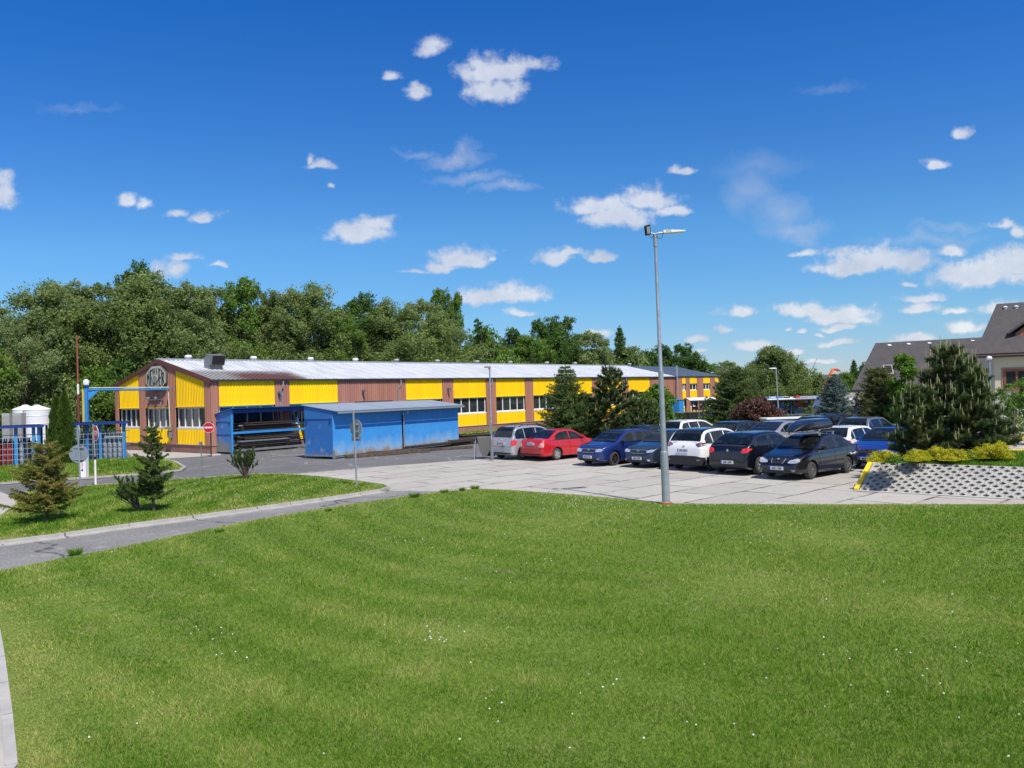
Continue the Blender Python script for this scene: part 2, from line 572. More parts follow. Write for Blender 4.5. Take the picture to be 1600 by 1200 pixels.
def slabmat():
    m, N, L, b = nt('concrete_slabs')
    b.inputs['Roughness'].default_value = .88
    t = N.new('ShaderNodeTexCoord')
    mp = N.new('ShaderNodeMapping')
    mp.inputs['Rotation'].default_value = (0, 0, -R(42))
    L.new(t.outputs['Object'], mp.inputs[0])
    wob = N.new('ShaderNodeTexNoise')
    wob.inputs['Scale'].default_value = .7
    wob.inputs['Detail'].default_value = 8
    L.new(mp.outputs[0], wob.inputs['Vector'])
    vm = N.new('ShaderNodeVectorMath')
    vm.operation = 'MULTIPLY_ADD'
    vm.inputs[1].default_value = (.30, .26, 0)
    L.new(wob.outputs['Color'], vm.inputs[0])
    L.new(mp.outputs[0], vm.inputs[2])

    def brick(mortar, sm_, off=(0, 0, 0)):
        ad = N.new('ShaderNodeVectorMath')
        ad.operation = 'ADD'
        ad.inputs[1].default_value = off
        L.new(vm.outputs[0], ad.inputs[0])
        k = N.new('ShaderNodeTexBrick')
        k.offset = .42
        k.squash = 1
        k.inputs['Scale'].default_value = 1
        k.inputs['Brick Width'].default_value = 3.0
        k.inputs['Row Height'].default_value = 1.63
        k.inputs['Mortar Size'].default_value = mortar
        k.inputs['Mortar Smooth'].default_value = sm_
        k.inputs['Color1'].default_value = (.41, .385, .34, 1)
        k.inputs['Color2'].default_value = (.345, .32, .28, 1)
        k.inputs['Mortar'].default_value = (.395, .38, .35, 1)
        L.new(ad.outputs[0], k.inputs['Vector'])
        return k
    k = brick(.052, .3, (-.48, -.35, 0))

    def ns(scale, detail, v=None):
        n = N.new('ShaderNodeTexNoise')
        n.inputs['Scale'].default_value = scale
        n.inputs['Detail'].default_value = detail
        n.inputs['Roughness'].default_value = .65
        L.new(v or t.outputs['Object'], n.inputs['Vector'])
        return n.outputs['Fac']

    def rg(s, a, b_, c=0., d=1.):
        r_ = N.new('ShaderNodeMapRange')
        r_.inputs['From Min'].default_value = a
        r_.inputs['From Max'].default_value = b_
        r_.inputs['To Min'].default_value = c
        r_.inputs['To Max'].default_value = d
        L.new(s, r_.inputs['Value'])
        return r_.outputs[0]

    def mul(a, b_):
        q = N.new('ShaderNodeMath')
        q.operation = 'MULTIPLY'
        L.new(a, q.inputs[0])
        L.new(b_, q.inputs[1])
        return q.outputs[0]

    def mix(a, colr, f):
        q = N.new('ShaderNodeMix')
        q.data_type = 'RGBA'
        L.new(a, q.inputs['A'])
        q.inputs['B'].default_value = (*colr, 1)
        L.new(f, q.inputs['Factor'])
        return q.outputs['Result']
    r = mix(k.outputs['Color'], (.32, .30, .265), rg(ns(.5, 7), .5, .72, 0, .8))
    r = mix(r, (.45, .43, .39), rg(ns(2.3, 8), .55, .8, 0, .8))
    r = mix(r, (.20, .185, .16), rg(ns(16, 3), .6, .8, 0, .75))
    # oil and tyre grime
    r = mix(r, (.19, .18, .16), rg(ns(1.1, 6), .58, .74, 0, .6))
    # tarred joints, worn away in places
    r = mix(r, (.055, .05, .045), mul(k.outputs['Fac'], rg(ns(.9, 6), .40, .58, .25, .95)))
    L.new(r, b.inputs['Base Color'])
    bp = N.new('ShaderNodeBump')
    bp.inputs['Strength'].default_value = .4
    bp.inputs['Distance'].default_value = .01
    L.new(ns(45, 4), bp.inputs['Height'])
    L.new(bp.outputs[0], b.inputs['Normal'])
    return m


M_slabs = slabmat()


def turfmat(name, c1, c2, c3):
    m, N, L, b = nt(name)
    b.inputs['Roughness'].default_value = .95
    b.inputs['Specular IOR Level'].default_value = .15
    t = N.new('ShaderNodeTexCoord')

    def ns(scale, detail):
        n = N.new('ShaderNodeTexNoise')
        n.inputs['Scale'].default_value = scale
        n.inputs['Detail'].default_value = detail
        n.inputs['Roughness'].default_value = .6
        L.new(t.outputs['Object'], n.inputs['Vector'])
        return n.outputs['Fac']
    cur = None
    for (colr, s, a, b_) in ((c2, .35, .4, .62), (c3, 1.1, .55, .75), (tuple(x * .5 for x in c1), 30, .5, .7)):
        q = N.new('ShaderNodeMix')
        q.data_type = 'RGBA'
        if cur is None:
            q.inputs['A'].default_value = (*c1, 1)
        else:
            L.new(cur, q.inputs['A'])
        q.inputs['B'].default_value = (*colr, 1)
        r_ = N.new('ShaderNodeMapRange')
        r_.inputs['From Min'].default_value = a
        r_.inputs['From Max'].default_value = b_
        L.new(ns(s, 5), r_.inputs['Value'])
        L.new(r_.outputs[0], q.inputs['Factor'])
        cur = q.outputs['Result']
    L.new(cur, b.inputs['Base Color'])
    return m


M_turf = turfmat('turf', (.12, .18, .028), (.14, .19, .04), (.20, .20, .07))
M_turfdry = turfmat('turf_rough', (.12, .17, .03), (.15, .17, .045), (.22, .19, .08))
M_blade = leafmat('grass_blades', (.054, .148, .008), (.145, .290, .019), (.46, .45, .14), trans=.35, rough=.6)
M_clover = mat('clover_white', (.75, .74, .68), .8)

# foliage kinds
L_willow = leafmat('willow_leaves', (.12, .175, .05), (.205, .28, .08), (.32, .39, .13), .52)
L_green = leafmat('green_leaves', (.085, .16, .024), (.145, .255, .036), (.22, .34, .07), .48)
L_grey = leafmat('greyish_leaves', (.15, .21, .075), (.235, .31, .10), (.34, .40, .17), .52)
L_dark = leafmat('dark_leaves', (.045, .10, .018), (.085, .17, .028), (.14, .24, .055), .45)
L_spruce = leafmat('spruce_needles', (.045, .085, .022), (.09, .15, .036), (.16, .22, .055), trans=.25)
L_pine = leafmat('pine_needles', (.04, .075, .022), (.09, .14, .038), (.17, .22, .065), trans=.25)
L_bspruce = leafmat('blue_spruce_needles', (.055, .09, .075), (.10, .15, .13), (.16, .22, .19), trans=.15)
L_ochre = leafmat('ochre_needles', (.13, .145, .03), (.24, .24, .05), (.36, .27, .08), trans=.25)
L_bronze = leafmat('bronze_needles', (.055, .08, .022), (.11, .135, .036), (.19, .19, .055), trans=.25)
L_purple = leafmat('purple_leaves', (.06, .027, .02), (.12, .058, .04), (.20, .105, .065), trans=.3)
L_thuja = leafmat('thuja_sprays', (.04, .085, .01), (.075, .14, .018), (.12, .19, .03), trans=.25)
L_yellow = leafmat('yellow_leaves', (.26, .30, .02), (.52, .50, .02), (.70, .62, .03), trans=.35)
L_lime = leafmat('lime_leaves', (.07, .15, .012), (.12, .24, .02), (.20, .32, .05), trans=.4)
M_candle = mat('pine_candle', (.33, .33, .16), .8)


# ------------------------------------------------------------------ mesh helpers
def setp(o, label=None, cat=None, group=None, kind=None):
    if label:
        o['label'] = label
    if cat:
        o['category'] = cat
    if group:
        o['group'] = group
    if kind:
        o['kind'] = kind
    return o


def thing(name, label, cat, loc=(0, 0, 0), rz=0., group=None):
    o = bpy.data.objects.new(name, None)
    o.empty_display_size = .3
    col.objects.link(o)
    o.location = loc
    o.rotation_euler = (0, 0, rz)
    return setp(o, label, cat, group)


class MB:
    def __init__(self):
        self.v, self.f = [], []

    def add(self, vs, fs):
        k = len(self.v)
        self.v += [tuple(v) for v in vs]
        self.f += [tuple(i + k for i in f) for f in fs]
        return self

    def quad(self, a, b, c, d):
        return self.add([a, b, c, d], [(0, 1, 2, 3)])

    def box(self, c, s, rz=0., M=None):
        x, y, z = s[0] / 2, s[1] / 2, s[2] / 2
        vs = [Vector((i * x, j * y, k * z)) for i in (-1, 1) for j in (-1, 1) for k in (-1, 1)]
        rot = M if M is not None else Matrix.Rotation(rz, 3, 'Z')
        vs = [rot @ v + Vector(c) for v in vs]
        return self.add(vs, [(0, 1, 3, 2), (4, 6, 7, 5), (0, 4, 5, 1), (2, 3, 7, 6), (0, 2, 6, 4), (1, 5, 7, 3)])

    def tube(self, pts, rad, n=8, caps=True):
        pts = [Vector(p) for p in pts]
        if not hasattr(rad, '__len__'):
            rad = [rad] * len(pts)
        k = len(self.v)
        prev = None
        for i, p in enumerate(pts):
            d = (pts[min(i + 1, len(pts) - 1)] - pts[max(i - 1, 0)]).normalized()
            if prev is None:
                a = d.orthogonal().normalized()
            else:
                a = (prev - d * prev.dot(d)).normalized()
            prev = a
            b = d.cross(a)
            for j in range(n):
                t = 2 * math.pi * j / n
                self.v.append(tuple(p + (a * math.cos(t) + b * math.sin(t)) * rad[i]))
        for i in range(len(pts) - 1):
            for j in range(n):
                self.f.append((k + i * n + j, k + i * n + (j + 1) % n, k + (i + 1) * n + (j + 1) % n, k + (i + 1) * n + j))
        if caps:
            self.f.append(tuple(k + j for j in range(n))[::-1])
            self.f.append(tuple(k + (len(pts) - 1) * n + j for j in range(n)))
        return self

    def lathe(self, prof, n=20, M=None, caps=True):
        """prof: (radius, height) list turned about local z, placed by matrix M"""
        M = M or Matrix.Identity(4)
        k = len(self.v)
        for (r, z) in prof:
            for j in range(n):
                t = 2 * math.pi * j / n
                self.v.append(tuple(M @ Vector((r * math.cos(t), r * math.sin(t), z))))
        for i in range(len(prof) - 1):
            for j in range(n):
                self.f.append((k + i * n + j, k + i * n + (j + 1) % n, k + (i + 1) * n + (j + 1) % n, k + (i + 1) * n + j))
        if caps:
            self.f.append(tuple(k + j for j in range(n))[::-1])
            self.f.append(tuple(k + (len(prof) - 1) * n + j for j in range(n)))
        return self

    def prism(self, poly, n, h):
        """flat polygon (list of 3D points) pushed out along n by h"""
        n = Vector(n)
        a = [Vector(p) for p in poly]
        b = [p + n * h for p in a]
        L = len(a)
        fs = [tuple(range(L))[::-1], tuple(range(L, 2 * L))]
        fs += [(i, (i + 1) % L, L + (i + 1) % L, L + i) for i in range(L)]
        return self.add(a + b, fs)

    def corr(self, O, U, V, N, wid, h0, h1, pitch=.2, depth=.035, flat=.45):
        """corrugated sheet: O + U*u + V*h, ribs standing out along N"""
        O, U, V, N = Vector(O), Vector(U), Vector(V), Vector(N)
        f0 = h0 if callable(h0) else (lambda u: h0)
        f1 = h1 if callable(h1) else (lambda u: h1)
        us, u = [], 0.
        while u < wid - 1e-4:
            for a, d in ((0, 0), (flat, 0), (.5 + .0, 1), (.5 + flat * .9, 1)):
                uu = u + a * pitch
                if uu < wid:
                    us.append((uu, d))
            u += pitch
        us.append((wid, 0))
        vs = []
        for (uu, d) in us:
            vs.append(O + U * uu + V * f0(uu) + N * (d * depth))
            vs.append(O + U * uu + V * f1(uu) + N * (d * depth))
        return self.add(vs, [(2 * i, 2 * i + 2, 2 * i + 3, 2 * i + 1) for i in range(len(us) - 1)])

    def build(self, name, m, parent=None, smooth=False, label=None, cat=None, group=None, kind=None, loc=None, angle=40):
        me = bpy.data.meshes.new(name)
        me.from_pydata(self.v, [], self.f)
        me.update()
        for mm in (m if isinstance(m, (list, tuple)) else [m]):
            me.materials.append(mm)
        if smooth:
            me.polygons.foreach_set('use_smooth', [True] * len(me.polygons))
            me.set_sharp_from_angle(angle=R(angle))
        o = bpy.data.objects.new(name, me)
        col.objects.link(o)
        if parent is not None:
            o.parent = parent
        if loc is not None:
            o.location = loc
        return setp(o, label, cat, group, kind)


def npmesh(name, V, n, m, rnd=None, parent=None):
    """V: (k*n,3) verts, k faces of n verts each"""
    k = len(V) // n
    me = bpy.data.meshes.new(name)
    me.vertices.add(len(V))
    me.vertices.foreach_set('co', V.astype(np.float32).ravel())
    me.loops.add(k * n)
    me.polygons.add(k)
    me.loops.foreach_set('vertex_index', np.arange(k * n, dtype=np.int32))
    me.polygons.foreach_set('loop_start', np.arange(0, k * n, n, dtype=np.int32))
    me.update(calc_edges=True)
    if rnd is not None:
        a = me.attributes.new('rnd', 'FLOAT', 'FACE')
        a.data.foreach_set('value', np.clip(rnd, 0, 1).astype(np.float32))
    me.materials.append(m)
    o = bpy.data.objects.new(name, me)
    col.objects.link(o)
    if parent is not None:
        o.parent = parent
    return o


def sheet(name, pts, z, m, kind='structure', label=None):
    """flat area from an outline, triangulated"""
    bm = bmesh.new()
    vs = [bm.verts.new((p[0], p[1], z)) for p in pts]
    f = bm.faces.new(vs)
    bmesh.ops.triangulate(bm, faces=[f])
    for f in bm.faces:
        if f.normal.z < 0:
            f.normal_flip()
    me = bpy.data.meshes.new(name)
    bm.to_mesh(me)
    bm.free()
    me.materials.append(m)
    o = bpy.data.objects.new(name, me)
    col.objects.link(o)
    return setp(o, label, None, None, kind)


def copy_tree(o, parent=None):
    c = o.copy()
    col.objects.link(c)
    if parent is not None:
        c.parent = parent
    for ch in list(o.children):
        copy_tree(ch, c)
    return c


def text_mesh(s, size, name='lettering', m=None, parent=None, extrude=.003, bold=0.0, align='CENTER'):
    cu = bpy.data.curves.new('lettering_curve', 'FONT')
    cu.body = s
    cu.size = size
    cu.align_x = align
    cu.align_y = 'CENTER'
    cu.extrude = extrude
    cu.offset = bold
    tmp = bpy.data.objects.new('tmp_lettering', cu)
    col.objects.link(tmp)
    dg = bpy.context.evaluated_depsgraph_get()
    me = bpy.data.meshes.new_from_object(tmp.evaluated_get(dg))
    bpy.data.objects.remove(tmp)
    bpy.data.curves.remove(cu)
    me.materials.clear()
    me.materials.append(m)
    o = bpy.data.objects.new(name, me)
    col.objects.link(o)
    if parent is not None:
        o.parent = parent
    return o


def inpoly(X, Y, poly):
    r = np.zeros(len(X), bool)
    n = len(poly)
    for i in range(n):
        x1, y1 = poly[i][0], poly[i][1]
        x2, y2 = poly[(i + 1) % n][0], poly[(i + 1) % n][1]
        c = ((y1 > Y) != (y2 > Y)) & (X < (x2 - x1) * (Y - y1) / (y2 - y1 + 1e-12) + x1)
        r ^= c
    return r


# ------------------------------------------------------------------ ground, roads, lawns
def px(*pts):
    return [P(x, y) for x, y in pts]


HA = P(331, 709)                       # near corner of the long hall
UD = Vector((math.sin(R(39.9)), math.cos(R(39.9)), 0))
VD = Vector((-UD.y, UD.x, 0))
HW, HL1, HL2, ZE, ZR = 13.45, 60.6, 72.7, 4.62, 6.15


def hp(u, v, z=0.):
    return HA + UD * u + VD * v + Vector((0, 0, z))


sheet('ground', [(-1500, -300), (1500, -300), (1500, 1500), (-1500, 1500)], -.06, M_ground, label='green open ground around the site')
yard = [(-70, 22), (-9, 22), (-3, 30), (12, 42), (26, 62), hp(76, -6), hp(76, 16), hp(-4, 16), (-45, 75), (-70, 62)]
sheet('asphalt_yard', yard, -.02, M_asphalt, label='grey asphalt yard road in front of the hall')
lot_front = px((440, 742.5), (480, 745.5), (560, 757), (600, 764), (612, 767), (640, 767), (700, 767), (745, 765), (800, 767), (900, 774), (1000, 783), (1060, 788), (1200, 789), (1600, 789))
lot = [tuple(p[:2]) for p in lot_front] + [(40, 17), (60, 30), (60, 70), (32, 70), (18, 60)] + [tuple(P(x, y)[:2]) for x, y in ((770, 716), (600, 728))]
sheet('parking_lot', lot, -.008, M_slabs, label='pale concrete slab parking lot with dark tarred joints')
drive = px((-500, 925), (0, 850), (200, 823), (400, 797), (560, 773), (600, 767), (612, 767), (640, 767), (700, 767), (760, 765), (600, 785), (400, 818), (200, 858), (0, 900), (-500, 1010))
sheet('driveway', drive, .002, M_drive, label='worn grey driveway strip between the two lawns')
# pale hardstanding by the gable and the path end on the far left
sheet('hardstanding', px((195, 702), (205, 712), (262, 716), (345, 711), (345, 706), (300, 700)), -.012, M_path, label='pale concrete strip at the foot of the gable wall')
sheet('gravel_path', px((-200, 760), (0, 768), (14, 774), (28, 781), (24, 794), (0, 813), (-200, 850)), .004, M_path, label='pale path end at the left edge of the near island')
# main lawn
lawn_edge = px((-600, 1060), (0, 893), (100, 873), (200, 854), (300, 833), (400, 813), (500, 796), (600, 781), (680, 770), (745, 764.5), (800, 766.5), (900, 774), (1000, 783), (1060, 788), (1200, 789), (1600, 789))
lawn_left = [(-4.2, 4.5), (-4.35, 6.5)] + [tuple(P(x, y)[:2]) for x, y in ((28, 1200), (20, 1120), (8, 1030), (0, 985))] + [(-8.6, 12.8), (-11.5, 14.4)]
lawn = [(-4.0, 1.0)] + lawn_left + [tuple(p[:2]) for p in lawn_edge[1:]] + [(26, 18.5), (30, 1.0)]
sheet('lawn', lawn, .02, M_turf, label='wide mown lawn in the foreground')
fp = [(-4.0, 1.0)] + lawn_left + [(-14, 14), (-14, 1)]
sheet('footpath', fp, .01, M_path, label='paved footpath at the bottom left corner')
kb = MB()
ll = lawn_left[:-2]
for i in range(len(ll) - 1):
    a, b = Vector((*ll[i], 0)), Vector((*ll[i + 1], 0))
    n = Vector((-(b - a).y, (b - a).x, 0)).normalized()
    L_ = (b - a).length
    k_ = max(1, int(L_ / 1.0))
    for j in range(k_):
        p = a.lerp(b, (j + .01) / k_)
        q = a.lerp(b, (j + .985) / k_)
        kb.prism([p, q, q + n * .1, p + n * .1][::1], (0, 0, 1), .045)
kb.build('path_edging', M_kerb, kind='structure', label='concrete edging stones along the footpath')
# island between driveway and yard road
isl = px((-500, 925), (0, 851), (100, 838.5), (200, 824), (300, 811), (400, 797), (500, 783), (560, 774), (592, 769), (606, 764.5), (600, 761), (560, 755.5), (500, 748), (440, 743.5), (400, 744), (360, 746), (330, 749), (240, 755), (180, 759), (120, 764), (60, 768), (34, 775), (26, 782), (24, 793), (0, 811), (-200, 850))
KH = .09
sheet('island_lawn', isl, KH, M_turfdry, label='narrow lawn strip between driveway and yard road')
kb = MB()
for i in range(len(isl) - 4):
    a, b = isl[i], isl[i + 1]
    n = Vector(((b - a).y, -(b - a).x, 0)).normalized()
    near = i < 8
    w_ = .1
    L_ = (b - a).length
    k_ = max(1, int(L_ / 1.0))
    for j in range(k_):
        p = a.lerp(b, (j + .005) / k_)
        q = a.lerp(b, (j + .99) / k_)
        kb.prism([p, q, q + n * w_, p + n * w_], (0, 0, 1), KH + .012)
        if near:
            p, q = p + n * w_, q + n * w_
            z = Vector((0, 0, .012))
            kb.prism([p, q, q + n * .24, p + n * .24], (0, 0, 1), .028)
kb.build('kerb', M_kerb, kind='structure', label='concrete kerb with gutter slabs along the driveway')
# back lawn in front of the racks
back = px((-300, 700), (0, 716), (100, 716), (195, 716), (245, 717), (272, 723), (287, 732), (280, 736), (240, 741), (180, 745), (120, 749), (60, 752), (0, 757), (-300, 780))
sheet('verge_lawn', back, .07, M_turfdry, label='lawn in front of the blue gas racks')
kb = MB()
for i in range(4, len(back) - 1):
    a, b = back[i], back[i + 1]
    n = Vector((-(b - a).y, (b - a).x, 0)).normalized()
    kb.prism([a, b, b + n * .12, a + n * .12], (0, 0, 1), .085)
kb.build('verge_kerb', M_kerb, kind='structure', label='kerb round the lawn in front of the gas racks')
# grass strip beside the long wall, and the bank behind the cars
strip = [hp(21, -.4), hp(21, -2.2), hp(36, -3.0), hp(60, -5), hp(76, -5), hp(76, -.35)]
sheet('wall_verge', strip, .03, M_turfdry, label='grass strip along the foot of the hall')
bank = [(6, 44.5), (14, 50), (22, 58), (30, 66), hp(76, -6), hp(60, -5), hp(36, -3.2), hp(30, -2.6)]
sheet('bank_lawn', bank, .05, M_turfdry, label='grass bank behind the parked cars')

# far land: low forested ridge
ridge = MB()
nx = 60
for row, (D, z0) in enumerate(((520, -3), (640, 3), (760, 8), (900, 12.5))):
    for i in range(nx):
        x = -900 + 2000 * i / (nx - 1)
        zz = z0 + 1.3 * math.sin(x * .011 + row) * (row > 0) + .7 * math.sin(x * .041 + row * 2) * (row > 0) + random.uniform(-.5, .5) * (row > 1)
        ridge.v.append((x, D, zz))
for r_ in range(3):
    for i in range(nx - 1):
        a = r_ * nx + i
        ridge.f.append((a, a + 1, a + nx + 1, a + nx))
ridge.build('hills', M_hill, smooth=True, kind='structure', label='far wooded ridge on the horizon')

# ------------------------------------------------------------------ grass blades
def blades(name, poly, n, z, hgt, wid, seed, dens_pow=1.0, dry=0., label=None, nearest=4.0, dry_edge=True):
    r_ = np.random.default_rng(seed)
    X, Y = np.zeros(0), np.zeros(0)
    px_ = np.array([(p[0], p[1]) for p in poly])
    x0, y0 = px_.min(0)
    x1, y1 = px_.max(0)
    y0 = max(y0, nearest)
    while len(X) < n:
        m_ = n * 3
        t = r_.random(m_)
        if dens_pow > 0:      # more blades close by
            y = y0 * (y1 / y0) ** t
        else:
            y = y0 + (y1 - y0) * t
        xr = y * .72 + .6
        x = r_.uniform(-1, 1, m_) * xr
        ok = (x > x0) & (x < x1) & inpoly(x, y, poly)
        X, Y = np.concatenate([X, x[ok]]), np.concatenate([Y, y[ok]])
    X, Y = X[:n], Y[:n]
    d = np.hypot(X, Y)
    # tufts: slow waves of growth and mowing stripes (real differences of height and colour)
    wv_ = np.sin(X * 1.3 + 2 * np.sin(Y * .7)) * np.sin(Y * 1.1 + 1.7 * np.sin(X * .5)) 
    wv2 = np.sin(X * 4.1 + 1.3 * np.sin(Y * 3.1)) * np.sin(Y * 3.7 + 1.1 * np.sin(X * 2.3))
    rc = np.hypot(X - 9., Y - 27.) + .25 * np.sin(X * .8)
    stripe = np.sin(rc * 2 * np.pi / 1.25) * np.clip((4 - X) / 5, .12, 1)
    h = hgt * r_.uniform(.35, 1.3, n) * (1 + .25 * wv_ + .22 * wv2)
    tuft = (np.sin(X * 9.7 + 2 * np.sin(Y * 3.3)) * np.sin(Y * 8.9 + 2 * np.sin(X * 2.9))) > .86
    h = np.where(tuft, h * 1.5, h)
    w_ = wid * (d / 9.0) ** .85 * r_.uniform(.6, 1.3, n)
    a = r_.uniform(0, 2 * np.pi, n)
    lean = r_.uniform(.15, 1.1, n) * h
    b = r_.uniform(0, 2 * np.pi, n) 
    V = np.zeros((n, 3, 3))
    V[:, 0, 0] = X - np.cos(a) * w_
    V[:, 0, 1] = Y - np.sin(a) * w_
    V[:, 1, 0] = X + np.cos(a) * w_
    V[:, 1, 1] = Y + np.sin(a) * w_
    V[:, :2, 2] = z
    V[:, 2, 0] = X + np.cos(b) * lean
    V[:, 2, 1] = Y + np.sin(b) * lean
    V[:, 2, 2] = z + h
    rnd = .42 + .13 * wv_ + .10 * wv2 + .15 * stripe + r_.normal(0, .22, n) + dry
    big = np.sin(X * .45 + 1.3 * np.sin(Y * .31 + 1)) * np.sin(Y * .52 + 1.1 * np.sin(X * .37)) + .5 * np.sin(X * 1.05 + Y * .8)
    rnd += .09 * big
    patch = np.sin(X * .9 + 3.1) * np.sin(Y * .8 + 1.2) + .5 * np.sin(X * 2.3 + Y * 1.9) + .4 * np.sin(X * 5.1 - Y * 3.3)
    rnd += np.where(patch > .95, r_.random(n) * .30, 0)
    dry1 = np.sin(X * 1.7 + 4 * np.sin(Y * .33)) * np.sin(Y * 2.1 + 2.2 * np.sin(X * .41)) + .6 * np.sin(X * 6.1 + Y * 2.3) * np.sin(Y * 7.3)
    rnd += np.where(r_.random(n) < .30 * np.clip(dry1 - .6, 0, 1), .40, 0) - .16 * np.clip(-dry1 - .6, 0, 1)
    if name == 'grass' and seed == 1:
        # worn, straw-coloured margin beside the path and scattered dry spots
        for (sx_, sy_, sr_) in ((-6.2, 9.5, .9), (-5.2, 7.8, .7), (-3.4, 8.6, .5), (-.9, 10.3, .45), (-7.4, 12.2, 1.0), (-1.2, 14.8, .5), (3.6, 12.6, .7), (5.8, 10.9, .6), (1.2, 19.6, 1.2), (6.4, 16.4, .8)):
            q_ = np.exp(-((X - sx_) ** 2 + ((Y - sy_) * .8) ** 2) / (2 * sr_ ** 2))
            rnd += np.where(r_.random(n) < q_ * .55, .38, 0)
            h_k = 1 - .35 * q_
            V[:, 2, 2] = z + (V[:, 2, 2] - z) * h_k
    if dry_edge:
        pe = np.array([(p[0], p[1]) for p in poly])
        dm = np.full(n, 9.)
        for i in range(len(pe)):
            A_, B_ = pe[i], pe[(i + 1) % len(pe)]
            ab = B_ - A_
            t = np.clip(((X - A_[0]) * ab[0] + (Y - A_[1]) * ab[1]) / (ab @ ab + 1e-9), 0, 1)
            dm = np.minimum(dm, np.hypot(X - A_[0] - t * ab[0], Y - A_[1] - t * ab[1]))
        rnd += np.clip(1 - dm / .7, 0, 1) * r_.random(n) * .85
        V[:, 2, 2] -= (np.clip(1 - dm / .3, 0, 1) * h * .4)
    o = npmesh(name, V.reshape(-1, 3), 3, M_blade, rnd)
    return setp(o, label, None, None, 'stuff')


blades('grass', lawn, 760000, .018, .050, .0036, 1, label='short green grass of the foreground lawn')
blades('grass', isl, 90000, KH - .005, .07, .0045, 2, dens_pow=0, dry=.04, label='grass on the strip between driveway and yard road', nearest=14)
blades('grass', back, 45000, .065, .10, .005, 3, dens_pow=0, dry=.05, label='grass in front of the blue gas racks', nearest=25)
blades('grass', bank, 30000, .045, .12, .008, 4, dens_pow=0, dry=.12, label='grass on the bank behind the parked cars', nearest=25)
blades('grass', strip, 14000, .03, .14, .006, 5, dens_pow=0, dry=.15, label='rough grass along the hall wall', nearest=25)

# clover heads and daisies, scattered in loose drifts
cl = []
r_ = np.random.default_rng(5)
cent = [(692, 1000, .25, 12), (360, 1032, .1, 3), (350, 988, .3, 5), (820, 873, .5, 7), (1180, 845, .8, 10), (950, 783, 1.6, 150), (880, 778, 1.0, 60), (1110, 792, 1.5, 60), (1250, 793, 1.5, 40), (1400, 1040, .9, 14), (840, 1095, .5, 7), (1130, 1150, .7, 5), (620, 850, .3, 5)]
for (x, y, s, n_) in cent:
    c = P(x, y)
    for k in range(n_):
        cl.append((c.x + r_.normal(0, s), c.y + r_.normal(0, s * .8)))
for k in range(70):
    y = 6.5 * (22 / 6.5) ** r_.random()
    cl.append((r_.uniform(-.62, .66) * y, y))
cl2 = [(x, y, .018) for x, y in cl]
for k in range(260):
    c = P(r_.uniform(240, 560), r_.uniform(752, 790))
    cl2.append((c.x, c.y, KH))
cm = MB()
for (x, y, z) in cl2:
    if not (inpoly(np.array([x]), np.array([y]), lawn)[0] or inpoly(np.array([x]), np.array([y]), isl)[0]):
        continue
    s = r_.uniform(.008, .014)
    h = z + r_.uniform(.05, .075)
    cm.add([(x + s, y, h), (x, y + s, h), (x - s, y, h), (x, y - s, h), (x, y, h + s * 1.1), (x, y, h - s)],
           [(0, 1, 4), (1, 2, 4), (2, 3, 4), (3, 0, 4), (1, 0, 5), (2, 1, 5), (3, 2, 5), (0, 3, 5)])
cm.build('clover_flowers', M_clover, kind='stuff', label='tiny white clover heads scattered over the lawns')

# ------------------------------------------------------------------ the long hall
hall = thing('factory_hall', 'long low yellow and brown corrugated factory hall with light metal gable roof', 'building', HA, 0)
Z = Vector((0, 0, 1))


def lp(u, v, z=0.):      # hall-local point
    return UD * u + VD * v + Z * z


ON = -VD                 # outward normal of the long wall
GN = -UD                 # outward normal of the gable wall
# rendered plinth
mb = MB()
mb.prism([lp(.0, .0), lp(HL1, .0), lp(HL1, .3), lp(0, .3)], Z, .5)
mb.prism([lp(0, .3), lp(0, HW), lp(.3, HW), lp(.3, .3)], Z, .5)
mb.build('plinth', M_plinth, hall)
mb = MB()
mb.prism([lp(-.05, -.05, .5), lp(HL1, -.05, .5), lp(HL1, .25, .5), lp(-.05, .25, .5)], Z, .035)
mb.prism([lp(-.05, .25, .5), lp(-.05, HW, .5), lp(.25, HW, .5), lp(.25, .25, .5)], Z, .035)
mb.build('plinth_ledge', M_path, hall)
# core wall set back behind the sheets
core = MB()
core.prism([lp(.22, .22), lp(HL2, .22), lp(HL2, HW - .1), lp(.22, HW - .1)], Z, ZE - .05)
core.build('inner_wall', M_black, hall)

bays = [(.58, 4.62), (5.77, 9.85), (16.46, 20.45), (21.8, 25.9), (27.2, 31.35), (32.6, 36.8), (38.2, 42.4), (43.8, 48.0), (49.6, 54.3)]
ZW0, ZW1 = 1.62, 2.98      # window bottom and top on the long wall
brown, edge = MB(), 0.


